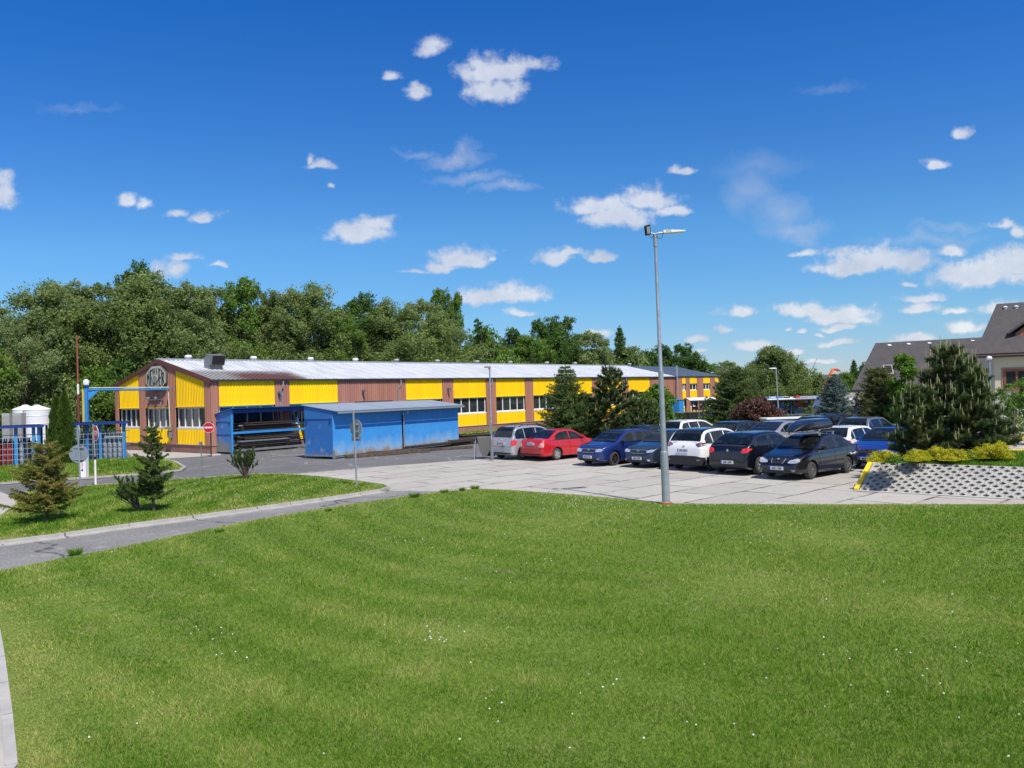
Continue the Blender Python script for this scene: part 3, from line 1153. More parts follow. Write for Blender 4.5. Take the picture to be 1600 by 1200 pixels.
def window(u0, u1, z0, z1, base, D, N, panes=4, openp=None, sill=True, W=.07):
    """window: dark glass with white mullioned frame and a sill; base+D*u runs along the wall"""
    wm = MB()
    pt = lambda u, z, n=0.: base + D * u + Z * z + N * n
    wm.quad(pt(u0, z0, -.06), pt(u1, z0, -.06), pt(u1, z1, -.06), pt(u0, z1, -.06))
    w_ = wm.build('window', M_glass, hall)
    fm = MB()

    def bar(a, b, c, d):
        fm.prism([pt(a, c, -.055), pt(b, c, -.055), pt(b, d, -.055), pt(a, d, -.055)], N, .06)
    bar(u0, u1, z0, z0 + W)
    bar(u0, u1, z1 - W, z1)
    bar(u0, u0 + W, z0 + W, z1 - W)
    bar(u1 - W, u1, z0 + W, z1 - W)
    for k in range(1, panes):
        c = u0 + (u1 - u0) * k / panes
        bar(c - W * .55, c + W * .55, z0 + W, z1 - W)
    fm.build('frame', M_frame, w_)
    if sill:
        sm_ = MB()
        sm_.prism([pt(u0 - .05, z0 - .09, -.05), pt(u1 + .05, z0 - .09, -.05), pt(u1 + .05, z0 - .002, -.05), pt(u0 - .05, z0 - .002, -.05)], N, .14)
        sm_.build('sill', M_frame, w_)
    return w_


last = 0.
for i, (a, b) in enumerate(bays):
    up = MB().corr(lp(a, .0, 0), UD, Z, ON, b - a, ZW1 + .02, ZE - .03, .2, .04)
    up.build('yellow_panel', M_yellow, hall)
    lo = MB().corr(lp(a, .02, 0), UD, Z, ON, b - a, .54, ZW0 - .1, .2, .035)
    lo.build('yellow_panel', M_yellow, hall)
    tr = MB().prism([lp(a, .0, ZW1 - .03), lp(b, .0, ZW1 - .03), lp(b, .0, ZW1 + .02), lp(a, .0, ZW1 + .02)], ON, .07)
    tr.build('panel_trim', M_yellow, hall)
    window(a + .02, b - .02, ZW0, ZW1 - .035, lp(0, .1), UD, ON)
    MB().corr(lp(last, -.02, 0), UD, Z, ON, a - last, .54, ZE - .03, .2, .04).build('brown_panel', M_brown, hall)
    last = b
MB().corr(lp(last, -.02, 0), UD, Z, ON, HL1 - last, .54, ZE - .03, .2, .04).build('brown_panel', M_brown, hall)
# loading door between the second and third bay
dm = MB().corr(lp(11.3, -.075, 0), UD, Z, ON, 3.7, .02, 2.95, .12, .015)
dm.build('loading_door', M_darkplastic, hall)

# gable wall
gb_ = [(.75, 4.35), (5.2, 8.62), (9.65, 12.75)]


def zroof(v):
    return ZE + (ZR - ZE) * (1 - abs(v - HW / 2) / (HW / 2))


gbr = MB()
pil = [(0, .72), (4.38, 5.2), (8.62, 9.62), (12.78, HW)]
for (a, b) in pil:
    MB().corr(lp(-.02, b, 0), -VD, Z, GN, b - a, .54, lambda u, b=b: zroof(b - u) - .04, .2, .04).build('brown_panel', M_brown, hall)
gbr.corr(lp(-.02, gb_[1][1], 0), -VD, Z, GN, gb_[1][1] - gb_[1][0], ZW1 + .04, lambda u: zroof(gb_[1][1] - u) - .04, .2, .04)
gbr.build('brown_panel', M_brown, hall)
for i, (a, b) in enumerate(gb_):
    if i != 1:
        MB().corr(lp(0, b, 0), -VD, Z, GN, b - a, ZW1 + .02, lambda u, b=b: zroof(b - u) - .04, .2, .04).build('yellow_panel', M_yellow, hall)
    MB().corr(lp(.02, b, 0), -VD, Z, GN, b - a, .54, ZW0 - .1, .2, .035).build('yellow_panel', M_yellow, hall)
    MB().prism([lp(0, b, ZW1 - .03), lp(0, a, ZW1 - .03), lp(0, a, ZW1 + .02), lp(0, b, ZW1 + .02)], GN, .07).build('panel_trim', M_yellow, hall)
    window(.02, b - a - .02, ZW0, ZW1 - .035, lp(.1, b), -VD, GN)

# roof: two slopes of ribbed sheet (object frame: x along the hall, z up, so rust sits where it is)
def slope(name, u0, u1, m, side, over=.16, skew=0.):
    base = thing_local(hall, u0)
    b = MB()
    dv = HW / 2 + over
    sl = Vector((0, dv, ZR - ZE + over * (ZR - ZE) / (HW / 2)))
    L_ = sl.length
    if side > 0:        # facing the camera
        O = Vector((0, -over, ZE + .03 - over * (ZR - ZE) / (HW / 2)))
        V = sl / L_
    else:
        O = Vector((0, HW + over, ZE + .03 - over * (ZR - ZE) / (HW / 2)))
        V = Vector((0, -sl.y, sl.z)) / L_
    N = Vector((0, -V.z, V.y)) if side > 0 else Vector((0, -V.z, V.y))
    if N.z < 0:
        N = -N
    b.corr(O, (1, 0, 0), V, N, u1 - u0, 0, L_, .33, .05, .55)
    o = b.build(name, m, hall)
    o.location = UD * u0
    o.rotation_euler = (0, 0, math.atan2(UD.y, UD.x))
    return o


def thing_local(*a):
    return None


slope('roof', -.08, HL1, M_roofw, 1)
slope('roof', -.08, HL1, M_roofw, -1)
mb = MB()
for sgn in (0, 1):
    for (ua,) in ((-.09,),):
        v0 = -.16 if sgn == 0 else HW + .16
        a = lp(ua, v0, zroof(max(min(v0, HW), 0)) + .02)
        b = lp(ua, HW / 2, ZR + .09)
        mb.prism([a, b, b + Z * -.24, a + Z * -.24], GN, .03)
        mb.prism([a + Z * .06, b + Z * .06, b, a], -GN, .1)
mb.build('gable_fascia', M_fascia, hall)
mb = MB()
mb.prism([lp(-.1, -.22, ZE - .08), lp(HL1, -.22, ZE - .08), lp(HL1, -.12, ZE - .08), lp(-.1, -.12, ZE - .08)], Z, .09)
mb.build('gutter', M_darkplastic, hall)
mb = MB()
mb.tube([lp(-.1, HW / 2, ZR + .1), lp(HL1, HW / 2, ZR + .1)], .09, 8)
mb.build('ridge_cap', M_galv, hall)
# ridge ventilators
for xx in (297, 399, 488, 558, 622, 686, 748, 800, 857, 901, 986):
    lo_, hi_ = -5., 90.
    for _ in range(40):
        md = (lo_ + hi_) / 2
        w_ = hp(md, HW / 2 + .5, ZR)
        rr = w_ - Vector((0, 0, H))
        if CX + F * rr.x / rr.y < xx - 1.5:
            lo_ = md
        else:
            hi_ = md
    q = MB()
    M4 = Matrix.Translation(lp(lo_, HW / 2 + .5, ZR - .05))
    q.lathe([(.16, 0), (.16, .30), (.22, .32), (.26, .40), (.22, .50), (.09, .54)], 14, M4)
    q.build('roof_vent', M_path if xx > 600 else M_tank, hall, smooth=True)
# exhaust hood on the roof near the gable
q = MB()
HO = lp(2.3, 3.6, 5.35)
prof = [(-.35, 0), (.30, -.1), (.30, .38), (.52, .36), (.78, 1.02), (.02, 1.14), (-.22, 1.0), (-.35, .7)]
q.prism([HO + ON * a + Z * b - UD * .5 for a, b in prof], UD, 1.0)
hood = q.build('exhaust_hood', M_steelgrey, hall)
q = MB()
cc = [HO + ON * a + Z * b + UD * s for (a, b, s) in ((.535, .40, -.44), (.535, .40, .44), (.765, .98, .44), (.765, .98, -.44))]
q.prism(cc, (ON * .93 - Z * .36), .02)
q.build('hood_mouth_shade', M_black, hood)  # black plate standing in for the shade inside the hood
# downpipes and small wall fixtures
for u_ in (5.15, 15.75, 26.5, 37.4, 48.9):
    q = MB()
    q.tube([lp(u_, -.25, ZE - .12), lp(u_, -.25, ZE - .35), lp(u_ - .15, -.12, ZE - .75), lp(u_ - .15, -.12, .1)], .055, 8)
    q.build('downpipe', M_galv, hall, smooth=True)
for u_ in (4.9, 12.1, 21.1):
    q = MB()
    q.box(lp(u_, -.25, 3.75), (.16, .34, .14), math.atan2(UD.y, UD.x))
    q.tube([lp(u_, 0, 3.75), lp(u_, -.3, 3.8)], .03, 6)
    q.tube([lp(u_, -.3, 3.8), lp(u_, -.42, 3.55)], .05, 6)
    q.build('wall_lamp', M_steelgrey, hall)
q = MB()
for v_ in (7.9, 6.8):
    q.lathe([(.05, -.1), (.12, -.05), (.13, .05), (.05, .1)], 10, Matrix.Translation(lp(-.18, v_, 3.62)))
q.tube([lp(-.1, 8.0, 3.5), lp(-.1, 5.9, 3.55)], .03, 6)
q.tube([lp(-.12, 6.2, 3.35), lp(-.2, 6.2, 3.1)], .05, 6)
q.build('wall_lamp', M_signback, hall)
# octagonal name board on the gable
LC = lp(-.14, 6.62, 4.98)
r8 = .84
octo = [LC + VD * (-r8 * math.cos(R(22.5 + 45 * k)) / math.cos(R(22.5))) * 1.0 + Z * (r8 * math.sin(R(22.5 + 45 * k)) / math.cos(R(22.5))) * 1.0 for k in range(8)]
octo = [LC + VD * ((p - LC).dot(VD) * 1.72) + Z * (p - LC).z for p in octo]
bd = MB().prism(octo, GN, .10).build('name_board', mat('board_rim', (.10, .085, .07), .7), hall)
octi = [LC + (p - LC) * .955 + GN * .104 for p in octo]
MB().prism(octi, GN, .012).build('board_face', mat('board_cream', (.62, .60, .47), .7), bd)
M_letter = mat('letter_dark', (.055, .055, .05), .7)
lm = MB()
yr = -VD      # reading direction seen from outside the gable runs from far corner to near corner
FO = LC + GN * .118


def stroke(x0, x1, z0, z1):
    if z1 > z0 and x1 > x0:
        x0, x1 = x0 * 1.42, x1 * 1.42
        lm.prism([FO + yr * x0 + Z * z0, FO + yr * x1 + Z * z0, FO + yr * x1 + Z * z1, FO + yr * x0 + Z * z1], GN, .012)


def oct_h(x):
    x = abs(x)
    k = r8 * math.tan(R(22.5))
    x *= .82
    return r8 * .80 if x < k else r8 * .80 - (x - k) * .98


st = .10
cuts = [(-.86, 'M', .27), (-.53, 'E', .22), (-.27, 'I', .11), (-.11, 'L', .16), (.10, 'L', .16), (.32, 'E', .22), (.60, 'R', .25)]
for (x, ch, wd) in cuts:
    hL, hR = oct_h(x + .03), oct_h(x + wd - .03)
    hm = min(hL, hR)
    if ch == 'M':
        stroke(x, x + .08, -hL, hL)
        stroke(x + wd - .08, x + wd, -hR, hR)
        lm.prism([FO + yr * 1.42 * (x + .08) + Z * hL, FO + yr * 1.42 * (x + .08) + Z * (hL - .22), FO + yr * 1.42 * (x + wd / 2) + Z * -.12, FO + yr * 1.42 * (x + wd / 2) + Z * .16], GN, .012)
        lm.prism([FO + yr * 1.42 * (x + wd - .08) + Z * hL, FO + yr * 1.42 * (x + wd - .08) + Z * (hL - .22), FO + yr * 1.42 * (x + wd / 2) + Z * -.12, FO + yr * 1.42 * (x + wd / 2) + Z * .16], GN, .011)
    elif ch == 'E':
        stroke(x, x + st, -hL, hL)
        for zz in (-hm, -.06, hm - .13):
            stroke(x + st, x + wd, zz, zz + .13)
    elif ch == 'I':
        stroke(x, x + st, .33, hm)
        stroke(x, x + st, -hm, -.33)
    elif ch == 'L':
        stroke(x, x + .085, .33, hm)
        stroke(x, x + .085, -hm, -.33)
        stroke(x + .085, x + wd, -hm, -hm + .12)
    else:
        stroke(x, x + st, -hL, hL)
        stroke(x + wd - .08, x + wd, .08, hm - .05)
        stroke(x + st, x + wd - .02, hm - .13, hm)
        stroke(x + st, x + wd - .06, 0, .10)
        lm.prism([FO + yr * 1.42 * (x + st) + Z * .0, FO + yr * 1.42 * (x + st + .1) + Z * .0, FO + yr * 1.42 * (x + wd) + Z * -hm, FO + yr * 1.42 * (x + wd - .1) + Z * -hm], GN, .012)
lm.build('lettering', M_letter, bd)
MX = Matrix.Translation(LC + GN * .118) @ GN.to_track_quat('Z', 'Y').to_matrix().to_4x4() @ Matrix.Diagonal((1.4, .86, 1, 1))
MB().lathe([(.34, 0), (.34, .03)], 28, MX).build('emblem_ring', M_letter, bd)
MB().lathe([(.305, .03), (.305, .045)], 28, MX).build('emblem_disc', MATS['board_cream'], bd)
em = MB()
em.lathe([(.22, .045), (.22, .055)], 20, MX)
em.build('emblem_wheel', mat('emblem_grey', (.30, .29, .23), .7), bd)
# timber bench-like planks by the gable foot, lamp box on the wall
q = MB()
q.box(lp(-.35, 4.75, 1.62), (.5, .35, .10), math.atan2(VD.y, VD.x))
q.box(lp(-.3, 4.75, 1.2), (.22, .22, .45), math.atan2(VD.y, VD.x))
q.build('heater_unit', M_steelgrey, hall)

# second section: blue-grey roof and two rows of small windows
o_ = slope('blue_roof', HL1 + .02, HL2 + .3, M_roofb, 1)
slope('blue_roof', HL1 + .02, HL2 + .3, M_roofb, -1)
last = HL1
sb = [(HL1 + 1.6, HL1 + 2.55), (HL1 + 3.6, HL1 + 5.5), (HL1 + 7.3, HL1 + 9.2), (HL1 + 10.7, HL1 + 11.7)]
for (a, b) in sb:
    MB().corr(lp(last, -.02, 0), UD, Z, ON, a - last, 0, ZE - .03, .25, .04).build('brown_panel', M_brown, hall)
    last = b
    for (z0, z1) in ((3.75, ZE - .03), (1.75, 2.9), (.2, .72)):
        MB().corr(lp(a, 0, 0), UD, Z, ON, b - a, z0, z1, .25, .04).build('yellow_panel', M_yellow, hall)
    window(a + .02, b - .02, 2.92, 3.73, lp(0, .1), UD, ON, panes=2, W=.09)
    window(a + .02, b - .02, .85, 1.73, lp(0, .1), UD, ON, panes=2, W=.09)
MB().corr(lp(last, -.02, 0), UD, Z, ON, HL2 - last, 0, ZE - .03, .25, .04).build('brown_panel', M_brown, hall)
MB().prism([lp(HL2 + .02, .0), lp(HL2 + .02, HW), lp(HL2 + .02, HW, ZE), lp(HL2 + .02, HW / 2, ZR), lp(HL2 + .02, 0, ZE)], UD, .05).build('end_gable', M_brown, hall)
q = MB().tube([lp(HL1 - .3, -.35, .2), lp(HL1 - .3, -.35, ZE + 1.35)], .1, 10)
q.build('flue_pipe', M_galv, hall, smooth=True)


# ------------------------------------------------------------------ blue sheds
def frame_at(p, d):
    return math.atan2(d.y, d.x)


# closed shed of two joined units
SA = P(521, 717)
SE = P(717, 695)
sd_ = (SE - SA)
SLEN = sd_.length
rz = math.atan2(sd_.y, sd_.x)
for k in range(2):
    L0 = 0 if k == 0 else SLEN * .515
    L1 = SLEN * .505 if k == 0 else SLEN
    base = SA + sd_.normalized() * L0
    sh = thing('blue_shed', ['closed blue sheet metal shed, near left unit beside the round sign, rusty along its foot',
                             'closed blue sheet metal shed, right unit nearer the silver minivan'][k], 'shed', base, rz, 'joined blue sheds')
    ln = L1 - L0
    dp = 2.25
    zf, zb, zl = 2.56, 2.86, .14
    MB().corr((0, 0, 0), (1, 0, 0), (0, 0, 1), (0, -1, 0), ln, zl, zf, .5, .006, .05).build('front_wall', M_shed, sh)
    for xx in ((0.002, ln - .002) if k == 0 else (ln - .002,)):
        MB().add([(xx, 0, zl), (xx, dp, zl), (xx, dp, zb), (xx, 0, zf)], [(0, 3, 2, 1) if xx < 1 else (0, 1, 2, 3)]).build('end_wall', M_shedshade, sh)
    MB().quad((ln, dp, zl), (0, dp, zl), (0, dp, zb), (ln, dp, zb)).build('back_wall', M_shedshade, sh)
    q = MB()
    sl = (dp + .65)
    V = Vector((0, sl, (zb - zf) * sl / dp)).normalized()
    N = Vector((0, -V.z, V.y))
    q.corr((-.06, -.48, zf - .48 * (zb - zf) / dp + .03), (1, 0, 0), V, N, ln + (.06 if k == 0 else .16), 0, sl, .11, .03, .4)
    q.build('roof', M_roofshed, sh)
    q = MB()
    q.box((ln / 2, -.50, zf - .10), (ln + .1, .05, .10))
    q.build('gutter', M_galv, sh)
    q = MB()
    q.box((ln / 2, .06, zl / 2 + .02), (ln, .08, .10))
    if k == 0:
        q.box((.05, .02, .25), (.1, .1, .5))
        q.box((.05, dp, .25), (.1, .1, .5))
        q.box((-.02, dp / 2, zl), (.06, dp, .07))
    q.build('base_frame', M_signback, sh)
    if k == 0:
        q = MB()
        for yy in (.18, dp - .18):
            q.box((-.02, yy, 2.02), (.05, .07, .18))
            q.box((-.02, yy, 1.92), (.05, .12, .05))
        q.box((-.012, dp / 2, 2.12), (.02, dp - .1, .03))
        q.build('door_bracket', M_navy, sh)
    else:
        q = MB()
        q.tube([(-.03, -.45, zf - .12), (-.03, -.42, zf - .28), (-.03, -.08, zf - .48), (-.03, -.08, .15)], .05, 8)
        q.build('downpipe', M_signback, sh, smooth=True)
# timbers and rails lying at the foot of the shed
tl = [((540, 716), (640, 708), .16, 'brown weathered timber at the foot of the near blue shed unit'),
      ((575, 711), (672, 706), .20, 'second brown timber under the joint of the blue sheds'),
      ((672, 704), (738, 700), .14, 'short timber under the right end of the blue shed')]
for (a, b, h_, lab) in tl:
    A_, B_ = P(*a), P(*b)
    d = B_ - A_
    q = MB()
    t = thing('timber_beam', lab, 'timber', A_, math.atan2(d.y, d.x), 'timbers lying by the blue sheds')
    q.box((d.length / 2, 0, h_ / 2), (d.length, .24, h_))
    q.build('beam', M_timber, t)
    q = MB()
    q.box((d.length / 2 + .2, .34, h_ * .3), (d.length * .8, .2, h_ * .6))
    q.build('beam', M_timber, t)
t = thing('steel_profile_bundle', 'long dark steel profiles lying along the foot of the right blue shed unit', 'steel', SA + sd_ * .5, rz)
for k in range(4):
    MB().box((SLEN * .27 + .15 * k, -.12 - .11 * k, .2 + .05 * (k % 2)), (SLEN * .55, .08, .08)).build('profile', M_darksteel, t)

# open shed with steel bars, in front of the hall
OA = P(362, 709.5)
orz = math.atan2(UD.y, UD.x)
for k in range(2):
    base = OA + UD * (k * 6.05)
    sh = thing('open_blue_rack_shed', ['open fronted blue storage rack shed with weathered end wall, nearest the gable', 'second open fronted blue rack shed bay, half hidden behind the closed blue shed'][k], 'shed', base, orz, 'open blue rack sheds')
    ln, dp, zf, zb = 5.6, 1.85, 2.72, 2.42
    if k == 0:
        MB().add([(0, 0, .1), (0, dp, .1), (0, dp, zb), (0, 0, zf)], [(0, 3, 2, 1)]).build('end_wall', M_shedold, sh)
        q = MB()
        q.box((-.012, dp / 2, 1.98), (.02, dp - .1, .03))
        q.box((-.012, dp / 2, 1.18), (.02, dp - .1, .04))
        for yy in (.15, dp - .2):
            q.box((-.02, yy, 1.9), (.05, .07, .16))
        q.build('end_rail', M_navy, sh)
    q = MB()
    sl = dp + .5
    V = Vector((0, sl, (zb - zf) * sl / dp)).normalized()
    N = Vector((0, -V.z, V.y))
    q.corr((-.1, -.3, zf + .3 * (zf - zb) / dp + .03), (1, 0, 0), V, N, ln + .25, 0, sl, .12, .03, .4)
    q.build('roof', M_ltblue, sh)
    for xx in (.05, ln - .05):
        MB().box((xx, 0, zf / 2), (.12, .10, zf - .02)).build('post', M_ltblue, sh)
        MB().box((xx, dp - .05, zb / 2), (.10, .10, zb - .02)).build('post', M_ltblue, sh)
    for zz in (.18, 1.28):
        MB().box((ln / 2, -.01, zz), (ln - .1, .07, .14)).build('shelf_beam', M_ltblue if zz > 1 else M_steelgrey, sh)
    MB().box((ln / 2, -.01, zf - .14), (ln - .1, .06, .16)).build('roof_beam', M_navy, sh)
    MB().box((ln / 2, dp - .05, 1.28), (ln - .1, .05, .1)).build('shelf_beam', M_navy, sh)
    # stored bars
    for lev, zz in enumerate((.28, 1.38)):
        bt = thing('steel_bar_stack', ['loose dark steel bars on the %s level of the %s open blue rack' % (a_, b_) for a_ in ('lower', 'upper') for b_ in (('near', 'far')[k],)][lev], 'steel bars', base + UD * .3, orz, 'steel bars stored in the open racks')
        for j in range(56 if lev == 0 else 36):
            yy = random.uniform(.12, dp - .2)
            z_ = zz + random.uniform(0, .80 if lev == 0 else .50)
            x0 = random.uniform(0, .8)
            l_ = random.uniform(3.4, 4.9 - x0 * .5)
            MB().box((x0 + l_ / 2, yy, z_), (l_, random.choice((.08, .16, .3)), random.choice((.03, .05, .09)))).build('bar', random.choice((M_darksteel, M_darksteel, M_steelgrey)), bt)
        q = MB()
        for xx in (.6, 2.2, 3.8):
            q.box((xx, dp / 2, zz - .03), (.1, dp - .3, .06))
        q.build('bearer', M_timber, bt)
# long steel beams along the wall further right
for k, (a, b, zz, lab) in enumerate((((705, 697), (768, 690), .0, 'dark steel girder lying beyond the blue shed'), ((722, 688), (800, 683), .0, 'dark rusty girder behind the small lamp post'), ((868, 690), (1000, 678), .1, 'long dark steel girder behind the red sedan'))):
    A_, B_ = P(*a), P(*b)
    d = B_ - A_
    t = thing('steel_girder', lab, 'steel girder', A_, math.atan2(d.y, d.x), 'steel girders lying along the hall')
    q = MB()
    for j in range(3):
        q.box((d.length / 2, j * .35, .32 + .02 * j), (d.length, .22, .04))
        q.box((d.length / 2, j * .35, .18), (d.length, .03, .26))
        q.box((d.length / 2, j * .35, .05), (d.length, .22, .04))
    q.build('girder', M_darksteel, t)

# ------------------------------------------------------------------ houses on the right
def house(name, lab, x0px, y0, x1px, y1, ez, rz_, rdz, depth, over, eD, walls=True):
    pass


# back house: steep dark roof, low eaves
e0, e1 = PD(1330, 610, 70), PD(1620, 596, 66)
ed = Vector((e1.x - e0.x, e1.y - e0.y, 0)).normalized()
en = Vector((-ed.y, ed.x, 0))
hb = thing('long_roofed_house', 'low house with a steep dark grey tiled roof and one skylight behind the pine', 'building', (e0.x, e0.y, 0), 0)
zE = e0.z
rt0, rt1 = PD(1366, 538, 73.5), PD(1530, 528, 71)
zRg = rt0.z


def L3(base, a, n, z):
    return ed * a + en * n + Vector((0, 0, z))


rr0 = Vector((rt0.x - e0.x, rt0.y - e0.y, 0))
off = rr0.dot(ed)
q = MB()
ea = 0
qa = [L3(0, 0, 0, zE), L3(0, 24, 0, zE), L3(0, 24, 3.9, zRg + .25), L3(0, off, 3.9, zRg)]
q.prism(qa, Vector((0, -.7, .7)).normalized(), .12)
q.prism([L3(0, off, 3.9, zRg), L3(0, 24, 3.9, zRg + .25), L3(0, 24, 9, zE), L3(0, off + 1.5, 9, zE)], Vector((0, .7, .7)).normalized(), .1)
rf_a = q.build('roof', M_tileroof, hb)
q = MB()
q.prism([L3(0, .9, .6, 0), L3(0, 24, .6, 0), L3(0, 24, 7.6, 0), L3(0, .9, 7.6, 0)], Z, zE - .05)
q.build('wall', mat('grey_render', (.42, .41, .40), .9), hb)
q = MB()
q.tube([L3(0, 0, -.05, zE), L3(0, 24, -.05, zE)], .09, 8)
q.tube([L3(0, .5, -.05, zE - .05), L3(0, .7, .3, zE - .5), L3(0, 1.4, .5, zE - .8), L3(0, 1.4, .52, .1)], .06, 8)
q.build('gutter', M_black, hb)
sn = Vector((0, -.7, .7)).normalized()
for (xx, yy) in ((1390, 543), (1420, 541), (1452, 539.5), (1519, 535.5)):
    # small vent hoods near the ridge, set on the slope plane
    rdir = Vector(ray(xx, yy))
    pn = (qa[1] - qa[0]).cross(qa[3] - qa[0])
    p0 = Vector((e0.x, e0.y, 0)) + qa[0]
    t = (p0 - Vector((0, 0, H))).dot(pn) / rdir.dot(pn)
    c = Vector((0, 0, H)) + rdir * t - Vector((e0.x, e0.y, 0)) + sn * .12
    v_ = MB()
    v_.prism([c + ed * -.17, c + ed * .17, c + ed * .13 + sn * .12, c + ed * -.13 + sn * .12], (0, .9, .44), .3)
    vv = v_.build('roof_vent', M_tank, rf_a)
rdir = Vector(ray(1387, 579))
t = (p0 - Vector((0, 0, H))).dot(pn) / rdir.dot(pn)
c = Vector((0, 0, H)) + rdir * t - Vector((e0.x, e0.y, 0))
up = (qa[3] - qa[0])
up = (up - ed * up.dot(ed)).normalized()
q = MB()
q.prism([c + ed * -.38 + up * -.55, c + ed * .38 + up * -.55, c + ed * .38 + up * .55, c + ed * -.38 + up * .55], sn, .17)
sk = q.build('skylight', M_path, rf_a)
q = MB()
q.prism([c + sn * .17 + ed * -.3 + up * -.46, c + sn * .17 + ed * .3 + up * -.46, c + sn * .17 + ed * .3 + up * .46, c + sn * .17 + ed * -.3 + up * .46], sn, .02)
q.build('pane', M_glass, sk)

# near house: beige walls, dormer, brown window
D0 = 53
e0 = PD(1522, 556, D0)
e1 = PD(1600, 552, D0 - 1.2)
ed = Vector((e1.x - e0.x, e1.y - e0.y, 0)).normalized()
en = Vector((-ed.y, ed.x, 0))
zE = e0.z
B0 = Vector((e0.x, e0.y, 0))
hs2 = thing('beige_house', 'beige house with steep dark tiled roof, wooden dormer and brown window at right edge', 'building', B0, 0)
rtop = PD(1553, 480, D0 + 4.2)
off = (Vector((rtop.x, rtop.y, 0)) - B0).dot(ed)
zRg = rtop.z
dr = 4.1
Lh = 16
sl_n = (ed).cross(Vector((0, 0, 0)) + en * dr + Z * (zRg - zE)).normalized()
if sl_n.z < 0:
    sl_n = -sl_n
q = MB()
A0, A1, A2, A3 = L3(0, 0, 0, zE), L3(0, Lh, 0, zE), L3(0, Lh, dr, zRg), L3(0, off, dr, zRg)
q.prism([A0, A1, A2, A3], sl_n, .14)
q.prism([L3(0, off, dr, zRg), L3(0, Lh, dr, zRg), L3(0, Lh, 2 * dr, zE), L3(0, off + 1.5, 2 * dr, zE)], Vector((0, .7, .7)), .1)
rf = q.build('roof', M_tileroof, hs2)
q = MB()
q.tube([L3(0, .05, -.05, zE - .06), L3(0, Lh, -.05, zE - .06)], .09, 8)
q.prism([L3(0, 0, 0, zE - .16), L3(0, Lh, 0, zE - .16), L3(0, Lh, .5, zE - .16), L3(0, 0, .5, zE - .16)], Z, .12)
q.build('eaves_board', mat('dark_brown_board', (.05, .03, .028), .7), hs2)
q = MB()
q.prism([L3(0, 1.2, .5, 0), L3(0, Lh, .5, 0), L3(0, Lh, 7.5, 0), L3(0, 1.2, 7.5, 0)], Z, zE - .16)
q.build('wall', M_plaster, hs2)
q = MB()
q.prism([L3(0, 1.15, .47, 0), L3(0, Lh, .47, 0), L3(0, Lh, .5, 0), L3(0, 1.15, .5, 0)], Z, 2.2)
q.build('wall_base', mat('grey_wall_base', (.40, .41, .36), .9), hs2)
# window on the wall plane
pw = B0 + L3(0, 0, .5, 0)


def on_wall(xx, yy):
    rdir = Vector(ray(xx, yy))
    t = (pw - Vector((0, 0, H))).dot(en) / rdir.dot(en)
    c = Vector((0, 0, H)) + rdir * t - B0
    return c.dot(ed), c.z


wa, wz1 = on_wall(1568, 578)
_, wz0 = on_wall(1572, 609)
wb = wa + 1.45
q = MB().prism([L3(0, wa - .12, .5, wz0 - .1), L3(0, wb + .12, .5, wz0 - .1), L3(0, wb + .12, .5, wz1 + .14), L3(0, wa - .12, .5, wz1 + .14)], -en, .05)
ws = q.build('window', mat('terracotta_surround', (.36, .19, .12), .8), hs2)
MB().prism([L3(0, wa + .12, .45, wz0 + .1), L3(0, wb - .12, .45, wz0 + .1), L3(0, wb - .12, .45, wz1 - .1), L3(0, wa + .12, .45, wz1 - .1)], -en, .01).build('pane', mat('dark_pane', (.012, .013, .013), .25, spec=.25), ws)
q = MB()
for (a, b, c_, d_) in ((wa, wb, wz0, wz0 + .12), (wa, wb, wz1 - .12, wz1), (wa, wa + .12, wz0 + .12, wz1 - .12), (wb - .12, wb, wz0 + .12, wz1 - .12), ((wa + wb) / 2 - .06, (wa + wb) / 2 + .06, wz0 + .12, wz1 - .12)):
    q.prism([L3(0, a, .45, c_), L3(0, b, .45, c_), L3(0, b, .45, d_), L3(0, a, .45, d_)], -en, .045)
q.build('frame', M_wood, ws)
# dormer
def on_plane(xx, yy, p0_, n_):
    rdir = Vector(ray(xx, yy))
    t = (p0_ - Vector((0, 0, H))).dot(n_) / rdir.dot(n_)
    return Vector((0, 0, H)) + rdir * t - B0


dn = 1.25
pd_ = B0 + L3(0, 0, dn, 0)
c = on_plane(1587, 536, pd_, en)
da, dz = c.dot(ed), c.z
dt = on_plane(1587, 521, pd_, en).z
dw = 3.2
q = MB()
q.prism([L3(0, da, dn, dz - .05), L3(0, da + dw, dn, dz - .05), L3(0, da + dw, dn, dt), L3(0, da + dw / 2, dn, dt + 1.3), L3(0, da, dn, dt)], en, 2.6)
dor = q.build('dormer', mat('dormer_boards', (.30, .13, .065), .7, c2=(.24, .10, .05), scale=4), hs2)
q = MB()
q.prism([L3(0, da + .55, dn, dz + .22), L3(0, da + 1.35, dn, dz + .22), L3(0, da + 1.35, dn, dt + .1), L3(0, da + .55, dn, dt + .1)], -en, .05)
q.build('dormer_window', M_glass, dor)
q = MB()
for s in (-1, 1):
    m_ = da + dw / 2
    p1 = L3(0, m_, dn - .35, dt + 1.42)
    p2 = L3(0, m_ + s * (dw / 2 + .45), dn - .35, dt - .05)
    q.prism([p1, p2, p2 + Z * .12, p1 + Z * .12], en, 3.2)
q.build('dormer_roof', M_tileroof, dor)
for (xx, yy, w_) in ((1571, 486, .34), (1588, 485, .3)):
    c = on_plane(xx, yy, B0 + A0, sl_n)
    q = MB()
    q.tube([c, c + Z * .26], .09, 8)
    q.lathe([(.13, .22), (.15, .28), (.05, .35)], 10, Matrix.Translation(c))
    q.build('roof_vent', M_tank, rf)

